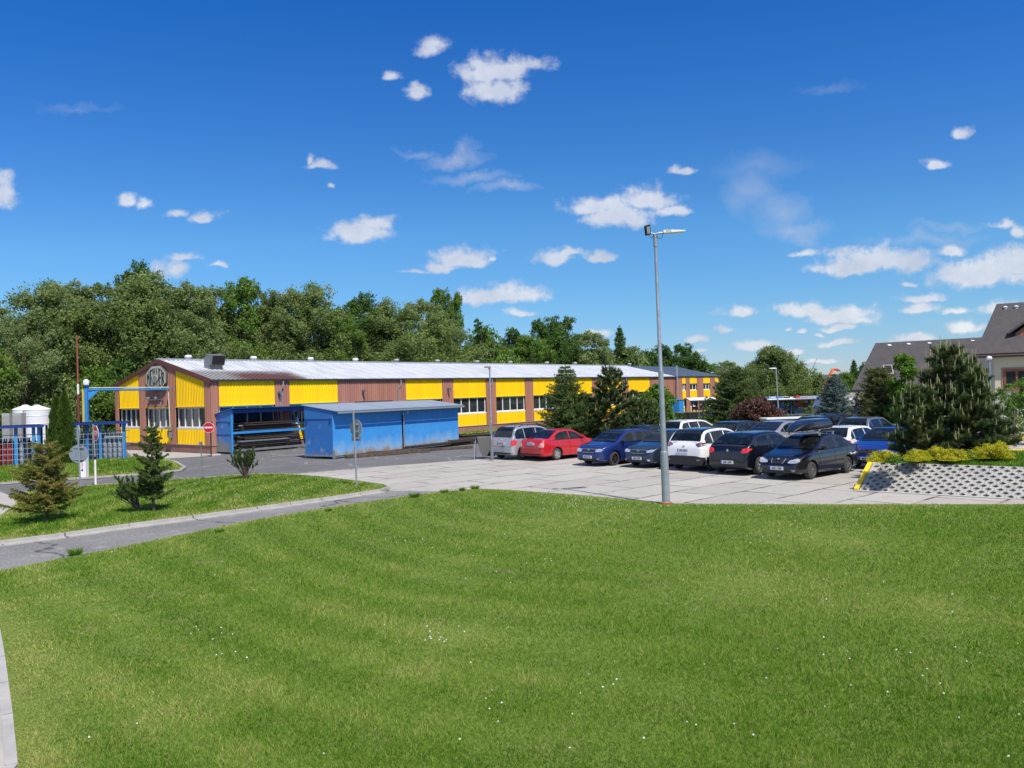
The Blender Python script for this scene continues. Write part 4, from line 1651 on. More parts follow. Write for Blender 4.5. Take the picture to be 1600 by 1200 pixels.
# ------------------------------------------------------------------ cars
def paint(name, c, metal=.3, rough=.32):
    if name in MATS:
        return MATS[name]
    m, N, L, b = nt(name)
    b.inputs['Base Color'].default_value = (*c, 1)
    b.inputs['Roughness'].default_value = rough
    b.inputs['Metallic'].default_value = metal
    b.inputs['Coat Weight'].default_value = 1.0
    b.inputs['Coat Roughness'].default_value = .05
    t = N.new('ShaderNodeTexCoord')
    n = N.new('ShaderNodeTexNoise')
    n.inputs['Scale'].default_value = 2.5
    n.inputs['Detail'].default_value = 6
    L.new(t.outputs['Object'], n.inputs['Vector'])
    mr = N.new('ShaderNodeMapRange')
    mr.inputs['To Min'].default_value = rough - .06
    mr.inputs['To Max'].default_value = rough + .12
    L.new(n.outputs['Fac'], mr.inputs['Value'])
    L.new(mr.outputs[0], b.inputs['Roughness'])
    MATS[name] = m
    return m


PNT = dict(silver=paint('silver_paint', (.50, .52, .54), .6), red=paint('red_paint', (.50, .012, .018), .15), blue=paint('dark_blue_paint', (.012, .03, .16), .4),
           slate=paint('slate_blue_paint', (.022, .038, .065), .45), white=paint('car_white_paint', (.74, .74, .74), .0), black=paint('black_blue_paint', (.004, .005, .012), .2, .28),
           champ=paint('champagne_paint', (.44, .42, .40), .6), grey=paint('blue_grey_paint', (.20, .24, .28), .6), royal=paint('royal_blue_paint', (.01, .045, .27), .4),
           dark=paint('dark_grey_paint', (.010, .011, .014), .3))
M_cg = mat('car_glass', (.006, .008, .009), .05, c2=(.03, .036, .036), scale=3.2, spec=.55, coat=0., lo=.5, hi=.72)
M_trim = mat('car_trim', (.018, .019, .02), .55)
M_arch = mat('arch_liner', (.006, .006, .006), .9)
M_chrome = mat('chrome', (.7, .7, .7), .15, metal=1.)
M_alloy = mat('alloy_rim', (.55, .56, .57), .3, metal=.7)
M_dkrim = mat('dark_rim', (.045, .046, .048), .4, metal=.5)
M_steelrim = mat('worn_rim', (.16, .155, .15), .5, metal=.5)
M_tyre = mat('tyre', (.03, .029, .028), .85, c2=(.05, .048, .044), scale=7)
M_lens = mat('headlamp_lens', (.62, .65, .67), .12, metal=.35, c2=(.35, .37, .4), scale=14, coat=.8)
M_tail = mat('tail_lamp', (.52, .012, .02), .15, c2=(.62, .05, .05), scale=12, coat=.8)
M_taild = mat('dark_tail_lamp', (.10, .012, .02), .15, c2=(.25, .2, .22), scale=10, coat=.8)
M_tailw = mat('clear_tail_lamp', (.75, .55, .5), .15, c2=(.55, .02, .02), scale=9, coat=.8)
M_plate = mat('plate_white', (.72, .73, .72), .4)
M_pblue = mat('plate_blue', (.02, .08, .45), .4)

PROF = dict(
    hatch=[(0, .46), (.004, .78), (.014, .93), (.045, 1.06), (.115, 1.34), (.16, 1.41), (.25, 1.445), (.40, 1.45), (.50, 1.43), (.565, 1.37), (.735, 1.0), (.79, .95), (.90, .86), (.955, .77), (.985, .66), (1, .48)],
    sleek=[(0, .46), (.004, .80), (.014, .95), (.06, 1.08), (.15, 1.32), (.22, 1.41), (.32, 1.445), (.42, 1.45), (.51, 1.42), (.57, 1.35), (.745, .99), (.80, .93), (.90, .83), (.955, .74), (.985, .64), (1, .48)],
    fast=[(0, .46), (.004, .80), (.012, .98), (.06, 1.05), (.11, 1.10), (.25, 1.35), (.33, 1.42), (.42, 1.45), (.52, 1.42), (.58, 1.36), (.735, .99), (.79, .94), (.90, .85), (.96, .75), (.985, .64), (1, .48)],
    sedan=[(0, .46), (.004, .82), (.012, .96), (.05, 1.01), (.135, 1.04), (.25, 1.32), (.31, 1.41), (.42, 1.45), (.50, 1.43), (.565, 1.36), (.735, .98), (.79, .92), (.90, .82), (.955, .73), (.985, .62), (1, .46)],
    mpv=[(0, .42), (.003, .72), (.012, .90), (.03, .98), (.075, 1.30), (.105, 1.38), (.18, 1.43), (.34, 1.45), (.50, 1.42), (.575, 1.34), (.76, .94), (.80, .89), (.90, .80), (.955, .70), (.985, .58), (1, .44)],
    suv=[(0, .46), (.003, .80), (.012, .93), (.035, 1.0), (.085, 1.30), (.12, 1.38), (.20, 1.43), (.36, 1.45), (.48, 1.42), (.55, 1.35), (.725, 1.0), (.77, .95), (.90, .88), (.96, .80), (.988, .66), (1, .48)],
    estate=[(0, .46), (.004, .80), (.012, .95), (.03, 1.02), (.085, 1.36), (.11, 1.40), (.22, 1.44), (.38, 1.45), (.50, 1.43), (.565, 1.36), (.735, .98), (.79, .93), (.90, .84), (.96, .74), (.985, .63), (1, .46)])


class Body:
    def __init__(s, kind, L, W, Ht, zb=.20, belt=.655):
        s.L, s.W, s.H, s.zb = L, W / 2, Ht, zb
        f = np.array([a for a, b in PROF[kind]])
        z = np.array([b for a, b in PROF[kind]]) * Ht / 1.45
        s.xs = np.linspace(0, 1, 600)
        zz = np.interp(s.xs, f, z)
        k = 13
        pad = np.concatenate([np.full(k, zz[0]), zz, np.full(k, zz[-1])])
        zz2 = np.convolve(pad, np.ones(2 * k + 1) / (2 * k + 1), 'same')[k:-k]
        edge_ = np.clip(np.minimum(s.xs, 1 - s.xs) / .03, 0, 1)
        s.zt_ = zz * (1 - edge_) + zz2 * edge_
        s.belt_h = belt * Ht
        s.er = .075

    def zt(s, x):
        return float(np.interp(x / s.L, s.xs, s.zt_))

    def zbot(s, x):
        f = x / s.L
        return s.zb + .10 * max(0, (f - .93) / .07) ** 1.5 + .12 * max(0, (.06 - f) / .06) ** 1.5

    def belt(s, x):
        f = x / s.L
        return s.belt_h + .05 * s.H / 1.45 * (.5 - f)

    def plan(s, x):
        f = min(max(x / s.L, 0), 1)
        r = 1.0
        if f < .11:
            r = .80 + .20 * math.sqrt(max(0, 1 - ((.11 - f) / .11) ** 2.3))
        if f > .80:
            r = .64 + .36 * math.sqrt(max(0, 1 - ((f - .80) / .20) ** 2.3))
        return s.W * r

    def w(s, x, z):
        b = s.belt(x)
        p = s.plan(x)
        if z <= b:
            t = (z - s.zb) / (b - s.zb)
            k = .95 + .05 * math.sin(math.pi * min(1, max(0, t * .85 + .12)))
            if t > .8:
                k -= (t - .8) * .10
        else:
            t = (z - b) / (s.H - b)
            k = .955 - .20 * t - .05 * t * t
        return p * k

    def front_x(s, y, z):
        lo = .5 * s.L
        xs = np.linspace(s.L, lo, 160)
        for x in xs:
            if s.zt(x) - .01 >= z and s.w(x, z) >= abs(y):
                return s.refine(min(s.L, x + .5 * s.L / 159), x, y, z)
        return lo

    def refine(s, a, b, y, z):
        for _ in range(9):
            m_ = (a + b) / 2
            if s.zt(m_) - .01 >= z and s.w(m_, z) >= abs(y):
                b = m_
            else:
                a = m_
        return b

    def rear_x(s, y, z):
        for x in np.linspace(0, .5 * s.L, 160):
            if s.zt(x) - .01 >= z and s.w(x, z) >= abs(y):
                return s.refine(max(0., x - .5 * s.L / 159), x, y, z)
        return .3 * s.L


def grid(mb, rows):
    n, m_ = len(rows), len(rows[0])
    mb.add([p for r_ in rows for p in r_], [(i * m_ + j, i * m_ + j + 1, (i + 1) * m_ + j + 1, (i + 1) * m_ + j) for i in range(n - 1) for j in range(m_ - 1)])


BODYCACHE = {}


def make_car(label, cat, kind, color, L, W, Ht, wb, ro, Rw, group='parked cars', rim='alloy', spokes=5, tail='red', tail_shape=None, head_shape=None, plate_z=.62, plate='', rails=False, suv=False,
             belt=.655, two_tone=False, grille='bar', detail=2, roof_dark=False, strip=False, mirror=None):
    """local frame: x from rear bumper to nose (0..L), y to the left, z up"""
    root = thing('parked_car', label, cat, (0, 0, 0), 0, group)
    B = Body(kind, L, W, Ht, .22 if suv else .19, belt)
    body_m = PNT[color]
    ax_r, ax_f = ro, ro + wb
    # ---- body shell
    st = sorted(set([0, .003, .01, .02, .035] + list(np.linspace(.05, .95, 46)) + [.965, .98, .99, .997, 1]))
    mb = MB()
    rings = []
    for f in st:
        x = f * L
        zt, zb_ = B.zt(x), B.zbot(x)
        zb_ = min(zb_, zt - .12)
        er = min(B.er, (zt - zb_) * .3)
        zs = min(B.belt(x), zt - er)
        half = [(0, zb_), (B.w(x, zb_) * .55, zb_), (B.w(x, zb_) * .9, zb_ + .005), (B.w(x, zb_ + .06), zb_ + .06)]
        for k in range(1, 7):
            z = zb_ + .06 + (zs - zb_ - .06) * k / 6
            half.append((B.w(x, z), z))
        for k in range(1, 5):
            z = zs + (zt - er - zs) * k / 4
            half.append((B.w(x, z), z))
        ww = B.w(x, zt - er)
        half += [(ww - er * .16, zt - er * .45), (ww - er * .55, zt - er * .14), (ww * .80, zt), (ww * .4, zt + .012), (0, zt + .016)]
        ring = [(x, y, z) for y, z in half] + [(x, -y, z) for y, z in half[-2:0:-1]]
        rings.append(ring)
    n = len(rings[0])
    for r_ in rings:
        mb.v += r_
    for i in range(len(rings) - 1):
        for j in range(n):
            mb.f.append((i * n + j, i * n + (j + 1) % n, (i + 1) * n + (j + 1) % n, (i + 1) * n + j))
    mb.f.append(tuple(range(n))[::-1])
    mb.f.append(tuple((len(rings) - 1) * n + j for j in range(n)))
    body = mb.build('body', [body_m, M_arch], root)
    bm = bmesh.new()
    bm.from_mesh(body.data)
    bmesh.ops.remove_doubles(bm, verts=bm.verts, dist=.0008)
    bmesh.ops.recalc_face_normals(bm, faces=bm.faces)
    bm.to_mesh(body.data)
    bm.free()
    # wheel arches cut out of the shell
    cut = MB()
    ra = Rw + (.075 if suv else .055)
    for ax in (ax_r, ax_f):
        for s in (-1, 1):
            M4 = Matrix.Translation((ax, s * (W / 2 - .28), Rw + .01)) @ Matrix.Rotation(-s * math.pi / 2, 4, 'X')
            cut.lathe([(ra, -.0), (ra, .45)], 36, M4)
    co = cut.build('cutter', [M_arch])
    cbm = bmesh.new()
    cbm.from_mesh(co.data)
    bmesh.ops.recalc_face_normals(cbm, faces=cbm.faces)
    cbm.to_mesh(co.data)
    cbm.free()
    md = body.modifiers.new('arch', 'BOOLEAN')
    md.operation = 'DIFFERENCE'
    md.object = co
    md.solver = 'EXACT'
    md.material_mode = 'TRANSFER'
    dg = bpy.context.evaluated_depsgraph_get()
    me = bpy.data.meshes.new_from_object(body.evaluated_get(dg))
    body.modifiers.clear()
    if len(me.polygons) > 300:
        body.data = me
    bpy.data.objects.remove(co)
    me = body.data
    me.polygons.foreach_set('use_smooth', [True] * len(me.polygons))
    me.set_sharp_from_angle(angle=R(42))

    # ---- side surfaces
    def side(x, z, s, o=.006):
        return (x, s * (B.w(x, z) + o), z)

    def topz(x):
        return B.zt(x) - B.er - .028
    # glasshouse extents
    xs_ = [x for x in np.linspace(0, L, 300) if topz(x) > B.belt(x) + .05]
    g0, g1 = xs_[0] + .04, xs_[-1] - .02
    bp_ = g0 + (g1 - g0) * .54
    if kind in ('mpv', 'estate', 'suv'):
        cp_ = g0 + (g1 - g0) * (.24 if kind != 'suv' else .20)
    else:
        cp_ = g0 + (g1 - g0) * .13
    segs = []
    if kind in ('sedan',):
        segs = [(g0 + .16, bp_ - .035), (bp_ + .035, g1)]
    else:
        segs = [(g0 + .03, cp_ - .03), (cp_ + .03, bp_ - .035), (bp_ + .035, g1)]
    for s in (-1, 1):
        for (a, b) in segs:
            if b - a < .12:
                continue
            q = MB()
            rows = []
            for x in np.linspace(a, b, 12):
                zt_ = max(topz(x), B.belt(x) + .03)
                z0 = B.belt(x) + .02
                rows.append([side(x, z0 + (zt_ - z0) * k / 4, s) for k in range(5)])
            grid(q, rows)
            q.build('side_window', M_cg, root, smooth=True)
        if detail > 0:
            # dark frame line under and round the glass
            q = MB()
            rows = [[side(x, B.belt(x) + .02, s, .008), side(x, B.belt(x) - .004, s, .008)] for x in np.linspace(g0 - .02, g1 + .05, 24)]
            grid(q, rows)
            rows = [[side(x, max(topz(x), B.belt(x)) + .0, s, .007), side(x, max(topz(x), B.belt(x)) + .018, s, .004)] for x in np.linspace(g0, g1, 24)]
            grid(q, rows)
            q.build('window_seal', M_chrome if two_tone else M_trim, root, smooth=True)
        # door shut lines and handles
        if detail > 0:
            q = MB()
            for xx in (bp_ + .0, ax_f - Rw - .16 if ax_f - Rw - .16 > bp_ + .6 else bp_ + .98, cp_ - .02 if kind not in ('mpv', 'estate', 'suv') else ax_r + Rw + .02):
                rows = []
                for k in range(8):
                    z = .30 + (B.belt(xx) - .01 - .30) * k / 7
                    x_ = xx
                    if xx < bp_ - .3:
                        dx = math.sqrt(max(0, (Rw + .07) ** 2 - (z - Rw) ** 2)) if z < Rw * 2 + .05 else 0
                        x_ = max(xx, ax_r + dx + .01)
                    rows.append([side(x_ - .006, z, s, .003), side(x_ + .006, z, s, .003)])
                grid(q, rows)
            q.build('door_seam', M_arch, root, smooth=True)
            for xx in (bp_ - .12, bp_ + .80 if bp_ + .80 < ax_f - Rw - .2 else bp_ + .70):
                q = MB()
                z = B.belt(xx) - .10
                x0 = xx - .09
                rows = [[side(x0 + a_, z - .014, s, .005 + e), side(x0 + a_, z + .014, s, .005 + e)] for a_, e in ((0, 0), (.02, .025), (.10, .03), (.16, .025), (.18, 0))]
                grid(q, rows)
                q.build('door_handle', body_m if not suv else M_chrome, root, smooth=True)
            # mirrors
            q = MB()
            xm = g1 - .12
            ym = B.w(xm, B.belt(xm))
            q.lathe([(.0, -.10), (.06, -.085), (.088, -.03), (.088, .03), (.06, .09), (0, .10)], 12, Matrix.Translation((xm, s * (ym + .12), B.belt(xm) + .075)) @ Matrix.Diagonal((.62, 1, .8, 1)) @ Matrix.Rotation(math.pi / 2, 4, 'X'), caps=False)
            q.box((xm, s * (ym + .03), B.belt(xm) + .02), (.06, .12, .03))
            q.build('mirror', PNT[mirror] if mirror else body_m, root, smooth=True)
        if strip:
            q = MB()
            rows = [[side(x, .50, s, .002), side(x, .515, s, .016), side(x, .55, s, .016), side(x, .565, s, .002)] for x in np.linspace(ax_r + Rw + .1, ax_f - Rw - .1, 14)]
            grid(q, rows)
            q.build('side_strip', M_trim, root, smooth=True)
        # sill
        q = MB()
        rows = [[side(x, .20, s, .008), side(x, .30 if not suv else .36, s, .008)] for x in np.linspace(ax_r + Rw + .06, ax_f - Rw - .06, 12)]
        grid(q, rows)
        if suv:
            for ax in (ax_r, ax_f):
                rows = []
                for k in range(15):
                    t = math.pi * (k / 14) * 1.06 - .09
                    rows.append([side(ax + math.cos(t) * r__, max(.2, Rw + math.sin(t) * r__), s, .012) for r__ in (Rw + .078, Rw + .14)])
                grid(q, rows)
        q.build('sill_trim', M_trim if suv else body_m, root, smooth=True)
    # ---- windscreen and rear glass
    def screen(front):
        zlo = (B.belt(L * .7) if front else B.belt(0)) + (.03 if front else .06)
        zhi = Ht - .075
        rows = []
        fx = B.front_x if front else B.rear_x
        for k in range(9):
            z = zlo + (zhi - zlo) * k / 8
            x = fx(0, z)
            ww = B.w(x, z - .03) * .86
            d_ = .010 if front else -.010
            sl_ = (B.zt(min(L, x + .04)) - B.zt(max(0, x - .04))) / .08
            nx_, nz_ = -sl_, 1.
            nn_ = math.hypot(nx_, nz_)
            o_ = .017
            rows.append([(x + nx_ / nn_ * o_, ww * j / 5, B.zt(x) + .012 + nz_ / nn_ * o_) for j in range(-5, 6)])
        q = MB()
        grid(q, rows)
        return q.build('windscreen' if front else 'rear_window', M_cg, root, smooth=True)
    ws_ = screen(True)
    screen(False)
    if detail > 1:
        q = MB()
        z = B.belt(L * .7) + .06
        for yy in (-.05, .45):
            x0 = B.front_x(0, z) + .03
            q.tube([(x0 + .06, yy, z - .03), (x0 - .05, yy + .30, z + .07)], .008, 4)
        q.build('wiper', M_trim, root)

    def patch(pts, front, m, name, o=.016, rows_n=5, parent=root):
        """pts: outline in (y,z) on the front or rear face"""
        for _ in range(2):
            pts = [tuple(np.array(pts[i]) * (1 - t) + np.array(pts[(i + 1) % len(pts)]) * t) for i in range(len(pts)) for t in (.2, .8)]
        c = np.mean(np.array(pts), 0)
        fx = B.front_x if front else B.rear_x
        sg = 1 if front else -1
        q = MB()
        out_ = []
        for i in range(len(pts)):
            a, b = np.array(pts[i]), np.array(pts[(i + 1) % len(pts)])
            for t in (0, .5):
                out_.append(a + (b - a) * t)
        rows = []
        for k in range(rows_n):
            f = 1 - k / (rows_n - 1) * .999
            ring = [c + (p - c) * f for p in out_]
            r_ = [(fx(y, z) + sg * o, y * (1 + .006), z) for y, z in ring]
            rows.append(r_ + [r_[0]])
        grid(q, rows)
        return q.build(name, m, parent, smooth=True)
    k_ = Ht / 1.45
    WW = W / 2
    # ---- lamps, grille, plates
    hs_ = head_shape or [(.56, .60), (.60, .73), (.93, .78), (.955, .68), (.86, .60)]
    for s in (-1, 1):
        pts = [(s * a * WW * .93, b * k_) for a, b in hs_]
        patch(pts, True, M_lens, 'headlight')
        ts_ = tail_shape or [(.72, .66), (.74, .92), (.93, .94), (.96, .80), (.94, .66)]
        pts = [(s * a * WW, b * k_) for a, b in ts_]
        patch(pts, False, dict(red=M_tail, dark=M_taild, clear=M_tailw)[tail], 'tail_light')
        if detail > 1:
            patch([(s * .60 * WW, .30), (s * .60 * WW, .37), (s * .76 * WW, .37), (s * .76 * WW, .30)], True, M_lens if color == 'slate' else M_steelgrey, 'fog_lamp')
    if grille == 'bar':
        g = patch([(-.44 * WW, .60 * k_), (-.48 * WW, .71 * k_), (.48 * WW, .71 * k_), (.44 * WW, .60 * k_)], True, M_trim, 'grille', .022)
        if detail > 1:
            q = MB()
            for (za, y_) in ((.725, .50), (.595, .44)):
                q.tube([(B.front_x(y_ * WW * t, za * k_) + .026, y_ * WW * t, za * k_) for t in np.linspace(-1, 1, 9)], .012, 6)
            q.build('grille_trim', M_chrome, g)
    elif grille == 'wing':
        g = patch([(-.24 * WW, .56 * k_), (-.27 * WW, .70 * k_), (.27 * WW, .70 * k_), (.24 * WW, .56 * k_)], True, M_trim, 'grille', .022)
        q = MB()
        for s in (-1, 1):
            q.tube([(B.front_x(.27 * WW, z * k_) + .028, s * y_ * WW, z * k_) for y_, z in ((.22, .56), (.28, .64), (.30, .72))], .014, 6)
        q.build('grille_trim', M_steelgrey, g)
    patch([(-.62 * WW, .24), (-.66 * WW, .36 * k_), (.66 * WW, .36 * k_), (.62 * WW, .24)], True, M_trim, 'air_intake', .018)
    # lower rear bumper
    if suv:
        q = MB()
        rows = []
        for y in np.linspace(-.985, .985, 29) * WW:
            r_ = []
            for k in range(6):
                z = .25 + (.60 - .06 * max(0, abs(y) / WW - .6) / .4 - .25) * k / 5
                yy_ = y * B.w(.1 * L, z) / WW * 1.0
                r_.append((B.rear_x(yy_ * .985, z) - .012 * (1 - abs(y / WW) ** 6), yy_ * (1 + .01 * abs(y / WW) ** 6), z))
            rows.append(r_)
        grid(q, rows)
        for s in (-1, 1):
            rows = [[side(x, .30 + .26 * k / 4, s, .010) for k in range(5)] for x in np.linspace(.06 * L, ax_r - Rw - .09, 8)]
            grid(q, rows)
        q.build('bumper', M_trim, root, smooth=True)
        for s in (-1, 1):
            patch([(s * .66 * WW, .42), (s * .66 * WW, .47), (s * .86 * WW, .48), (s * .86 * WW, .42)], False, M_taild, 'reflector', .02)
    else:
        patch([(-.82 * WW, .29), (-.84 * WW, .36), (.84 * WW, .36), (.82 * WW, .29)], False, M_trim, 'bumper_trim', .008)
        q = MB()
        rows = [[(B.rear_x(y, .575 * k_) - .006, y, .57 * k_), (B.rear_x(y, .585 * k_) - .006, y, .582 * k_)] for y in np.linspace(-.94 * WW, .94 * WW, 17)]
        grid(q, rows)
        q.build('bumper_seam', M_arch, root)
    if detail > 1:
        q = MB()
        rows = []
        for y in np.linspace(-.62 * WW, .62 * WW, 9):
            rows.append([(B.rear_x(y, 1.0 * k_) - .008, y, 1.0 * k_ + .0), (B.rear_x(y, .985 * k_) - .008, y, .985 * k_)])
        grid(q, rows)
        q.build('tailgate_seam', M_arch, root)
    # badges
    if detail > 0:
        for front in (True, False):
            z = (.70 if front else .86) * k_
            x = (B.front_x if front else B.rear_x)(0, z)
            MX = Matrix.Translation((x + (.034 if front else -.014), 0, z)) @ Matrix.Rotation(math.pi / 2 * (1 if front else -1), 4, 'Y')
            MB().lathe([(.05, 0), (.045, .012), (.02, .014)], 14, MX).build('badge', M_chrome, root, smooth=True)
    # number plates
    def nplate(front, z, txt):
        x = (B.front_x if front else B.rear_x)(.24, z)
        sg = 1 if front else -1
        pl = MB().box((x + sg * .03, 0, z), (.014, .52, .115)).build('number_plate', M_plate, root)
        MB().box((x + sg * .0315, -sg * .236 * -1 * -1, z), (.013, .045, .113)).build('plate_band', M_pblue, pl)
        if txt:
            tm = text_mesh(txt, .105, 'plate_lettering', M_arch, pl, .001, .002)
            rot = Matrix.Rotation(math.pi / 2, 4, 'Z') @ Matrix.Rotation(math.pi / 2, 4, 'X')
            if not front:
                rot = Matrix.Rotation(math.pi, 4, 'Z') @ rot
            tm.matrix_local = Matrix.Translation((x + sg * .040, sg * .02, z)) @ rot @ Matrix.Diagonal((.86, .95, 1, 1))
    nplate(True, .40, plate if detail > 1 else '')
    nplate(False, plate_z, plate if detail > 1 else '')
    if rails:
        for s in (-1, 1):
            q = MB()
            x0, x1 = L * .16, L * .52
            pts = [(x, s * (B.w(x, B.zt(x) - B.er) - .07), B.zt(x) + (.055 if 0 < i < 7 else .0)) for i, x in enumerate(np.linspace(x0, x1, 8))]
            q.tube(pts, .017, 6)
            for i in (3,):
                q.tube([pts[i], (pts[i][0], pts[i][1], pts[i][2] - .06)], .02, 6)
            q.build('roof_rail', M_trim, root, smooth=True)
    if roof_dark:
        q = MB()
        rows = []
        for x in np.linspace(L * .085, L * .60, 22):
            ww = B.w(x, B.zt(x) - B.er)
            rows.append([(x, ww * j / 6 * (1.0), B.zt(x) + (.022 if abs(j) < 5 else .012 if abs(j) == 5 else -.055)) for j in range(-6, 7)])
        grid(q, rows)
        q.build('roof_panel', PNT['black'], root, smooth=True)
    # antenna
    q = MB().tube([(L * .24, 0, B.zt(L * .24)), (L * .20, 0, B.zt(L * .24) + .16)], .008, 5)
    q.build('aerial', M_trim, root)
    # black box painting the shade under the body shell
    MB().box((L / 2, 0, .23), (L * .8, W * .62, .12)).build('underside_shade', M_arch, root)
    # ---- wheels
    rm = dict(alloy=M_alloy, dark=M_dkrim, steel=M_steelrim, two=M_alloy)[rim]
    ty = None
    for ax in (ax_r, ax_f):
        for s in (-1, 1):
            if ty is None:
                q = MB()
                wv = .195
                q.lathe([(Rw * .66, -wv / 2 + .02), (Rw * .72, -wv / 2), (Rw * .93, -wv / 2 + .012), (Rw, -wv / 2 + .045), (Rw, wv / 2 - .045), (Rw * .93, wv / 2 - .012), (Rw * .72, wv / 2), (Rw * .66, wv / 2 - .02)], 30, None, caps=False)
                wh = q.build('wheel', M_tyre, root, smooth=True)
                q = MB()
                # barrel, disc and spokes; outer face towards +z of the wheel
                q.lathe([(Rw * .675, wv / 2 - .004), (Rw * .64, wv / 2 + .002), (Rw * .60, wv / 2 - .03), (Rw * .59, -wv / 2 + .03)], 30, None, caps=False)
                rr_ = Rw * .62
                for i in range(spokes):
                    t = 2 * math.pi * i / spokes
                    for dt_ in ((-.16, .16) if rim == 'two' else (0,)):
                        c_, s_ = math.cos(t), math.sin(t)
                        wd = .022 if rim == 'two' else (.05 if spokes < 8 else .03)
                        a_ = [(.03, -wd), (rr_, -wd * .8), (rr_, wd * .8), (.03, wd)]
                        t2 = t + dt_
                        pts = [Vector((x * math.cos(t2) - y * math.sin(t2), x * math.sin(t2) + y * math.cos(t2), wv / 2 - .035 + .0 * x)) for x, y in a_]
                        q.prism(pts, (0, 0, 1), .022)
                q.lathe([(.062, wv / 2 - .04), (.062, wv / 2 - .008), (.03, wv / 2 - .004)], 14)
                ri = q.build('rim', rm, wh, smooth=True)
                q = MB().lathe([(Rw * .6, wv / 2 - .075), (Rw * .58, wv / 2 - .07)], 24)
                dk = q.build('brake_disc', M_arch if rim != 'steel' else M_dkrim, wh)
                ty = wh
            else:
                wh = copy_tree(ty, root)
            wh.matrix_local = Matrix.Translation((ax, s * (W / 2 - .115), Rw)) @ Matrix.Rotation(-s * math.pi / 2, 4, 'X') @ Matrix.Rotation(.3 * ax, 4, 'Z')
    root['geom'] = [ax_r, ax_f, W, L, Rw]
    return root


def rot2(a, x, y):
    return Vector((x * math.cos(a) - y * math.sin(a), x * math.sin(a) + y * math.cos(a), 0))


def park(car, px_=None, wheel=None, center=None, ang=42., rear=True, z=0.):
    """stand the car on the ground: by a wheel's contact point or by its roof centre"""
    axr, axf, W, L, Rw = car['geom']
    del car['geom']
    a = R(ang if rear else ang + 180)
    if wheel:
        lx = axr if wheel[0] == 'r' else axf
        ly = (W / 2 - .06) * (1 if wheel[1] == 'l' else -1)
        p = P(*px_)
        o = p - rot2(a, lx, ly)
    else:
        o = Vector((center[0], center[1], 0)) - rot2(a, L * .5, 0)
    car.location = (o.x, o.y, z)
    car.rotation_euler = (0, 0, a)


c = make_car('silver minivan seen from behind with black roof rails, leftmost car of the row', 'car', 'mpv', 'silver', 4.05, 1.72, 1.60, 2.60, .66, .305, rim='alloy', spokes=7, rails=True, plate='5K6 2187', tail_shape=[(.80, .62), (.80, .86), (.95, .88), (.98, .74), (.96, .62)], plate_z=.80, belt=.62)
park(c, (816.5, 717.8), 'rr')
c = make_car('bright red sedan parked right of the silver minivan, rear towards the lawn', 'car', 'sedan', 'red', 4.12, 1.64, 1.43, 2.40, .98, .285, rim='alloy', spokes=6, tail='clear', plate='KVA 45-11', tail_shape=[(.66, .66), (.68, .80), (.93, .90), (.95, .74), (.94, .64)], plate_z=.80)
park(c, (870.5, 718.8), 'rr')
c = make_car('dark blue hatchback facing the lawn beside the red sedan, black five spoke wheels', 'car', 'hatch', 'blue', 3.97, 1.65, 1.45, 2.46, .66, .295, rim='dark', spokes=5, plate='5K0 8164', head_shape=[(.50, .60), (.52, .735), (.80, .75), (.95, .72), (.90, .62)])
park(c, (960.5, 727.2), 'fl', rear=False)
c = make_car('dark slate blue liftback facing the lawn, partly behind the tall lamp post', 'car', 'fast', 'slate', 4.45, 1.70, 1.46, 2.60, 1.0, .305, rim='steel', spokes=9, plate='6K2 4730', head_shape=[(.52, .62), (.54, .72), (.82, .755), (.96, .74), (.90, .64)])
park(c, (1040, 730.0), 'fl', rear=False)
c = make_car('white crossover with black roof and grey lower cladding, rear towards the lawn', 'car', 'suv', 'white', 4.21, 1.78, 1.60, 2.60, .76, .33, rim='two', spokes=5, suv=True, two_tone=True, roof_dark=True, tail='dark', plate='6K5 3214', tail_shape=[(.60, .90), (.58, .96), (.80, 1.02), (.96, 1.0), (.94, .90), (.76, .86)], plate_z=.80, mirror='black')
park(c, (1115, 735.2), 'rr')
c = make_car('black five door hatchback with large red tail lamps, parked left of the roof box car', 'car', 'sleek', 'black', 4.34, 1.79, 1.50, 2.60, .78, .325, rim='two', spokes=5, plate='1SX 1584', tail_shape=[(.60, .80), (.66, .93), (.84, .97), (.96, .93), (.92, .82), (.76, .76)], plate_z=.47, belt=.665)
park(c, (1187.5, 741.2), 'rr')
c = make_car('black sedan with a long black roof box, front towards the lawn', 'car', 'sedan', 'black', 4.28, 1.70, 1.44, 2.46, .98, .295, rim='steel', spokes=8, grille='wing', strip=True, plate='2SA 1184', head_shape=[(.46, .58), (.50, .66), (.80, .745), (.95, .72), (.95, .62), (.80, .575)])
seat = c
park(c, (1268.5, 748.6), 'fl', rear=False, ang=40)
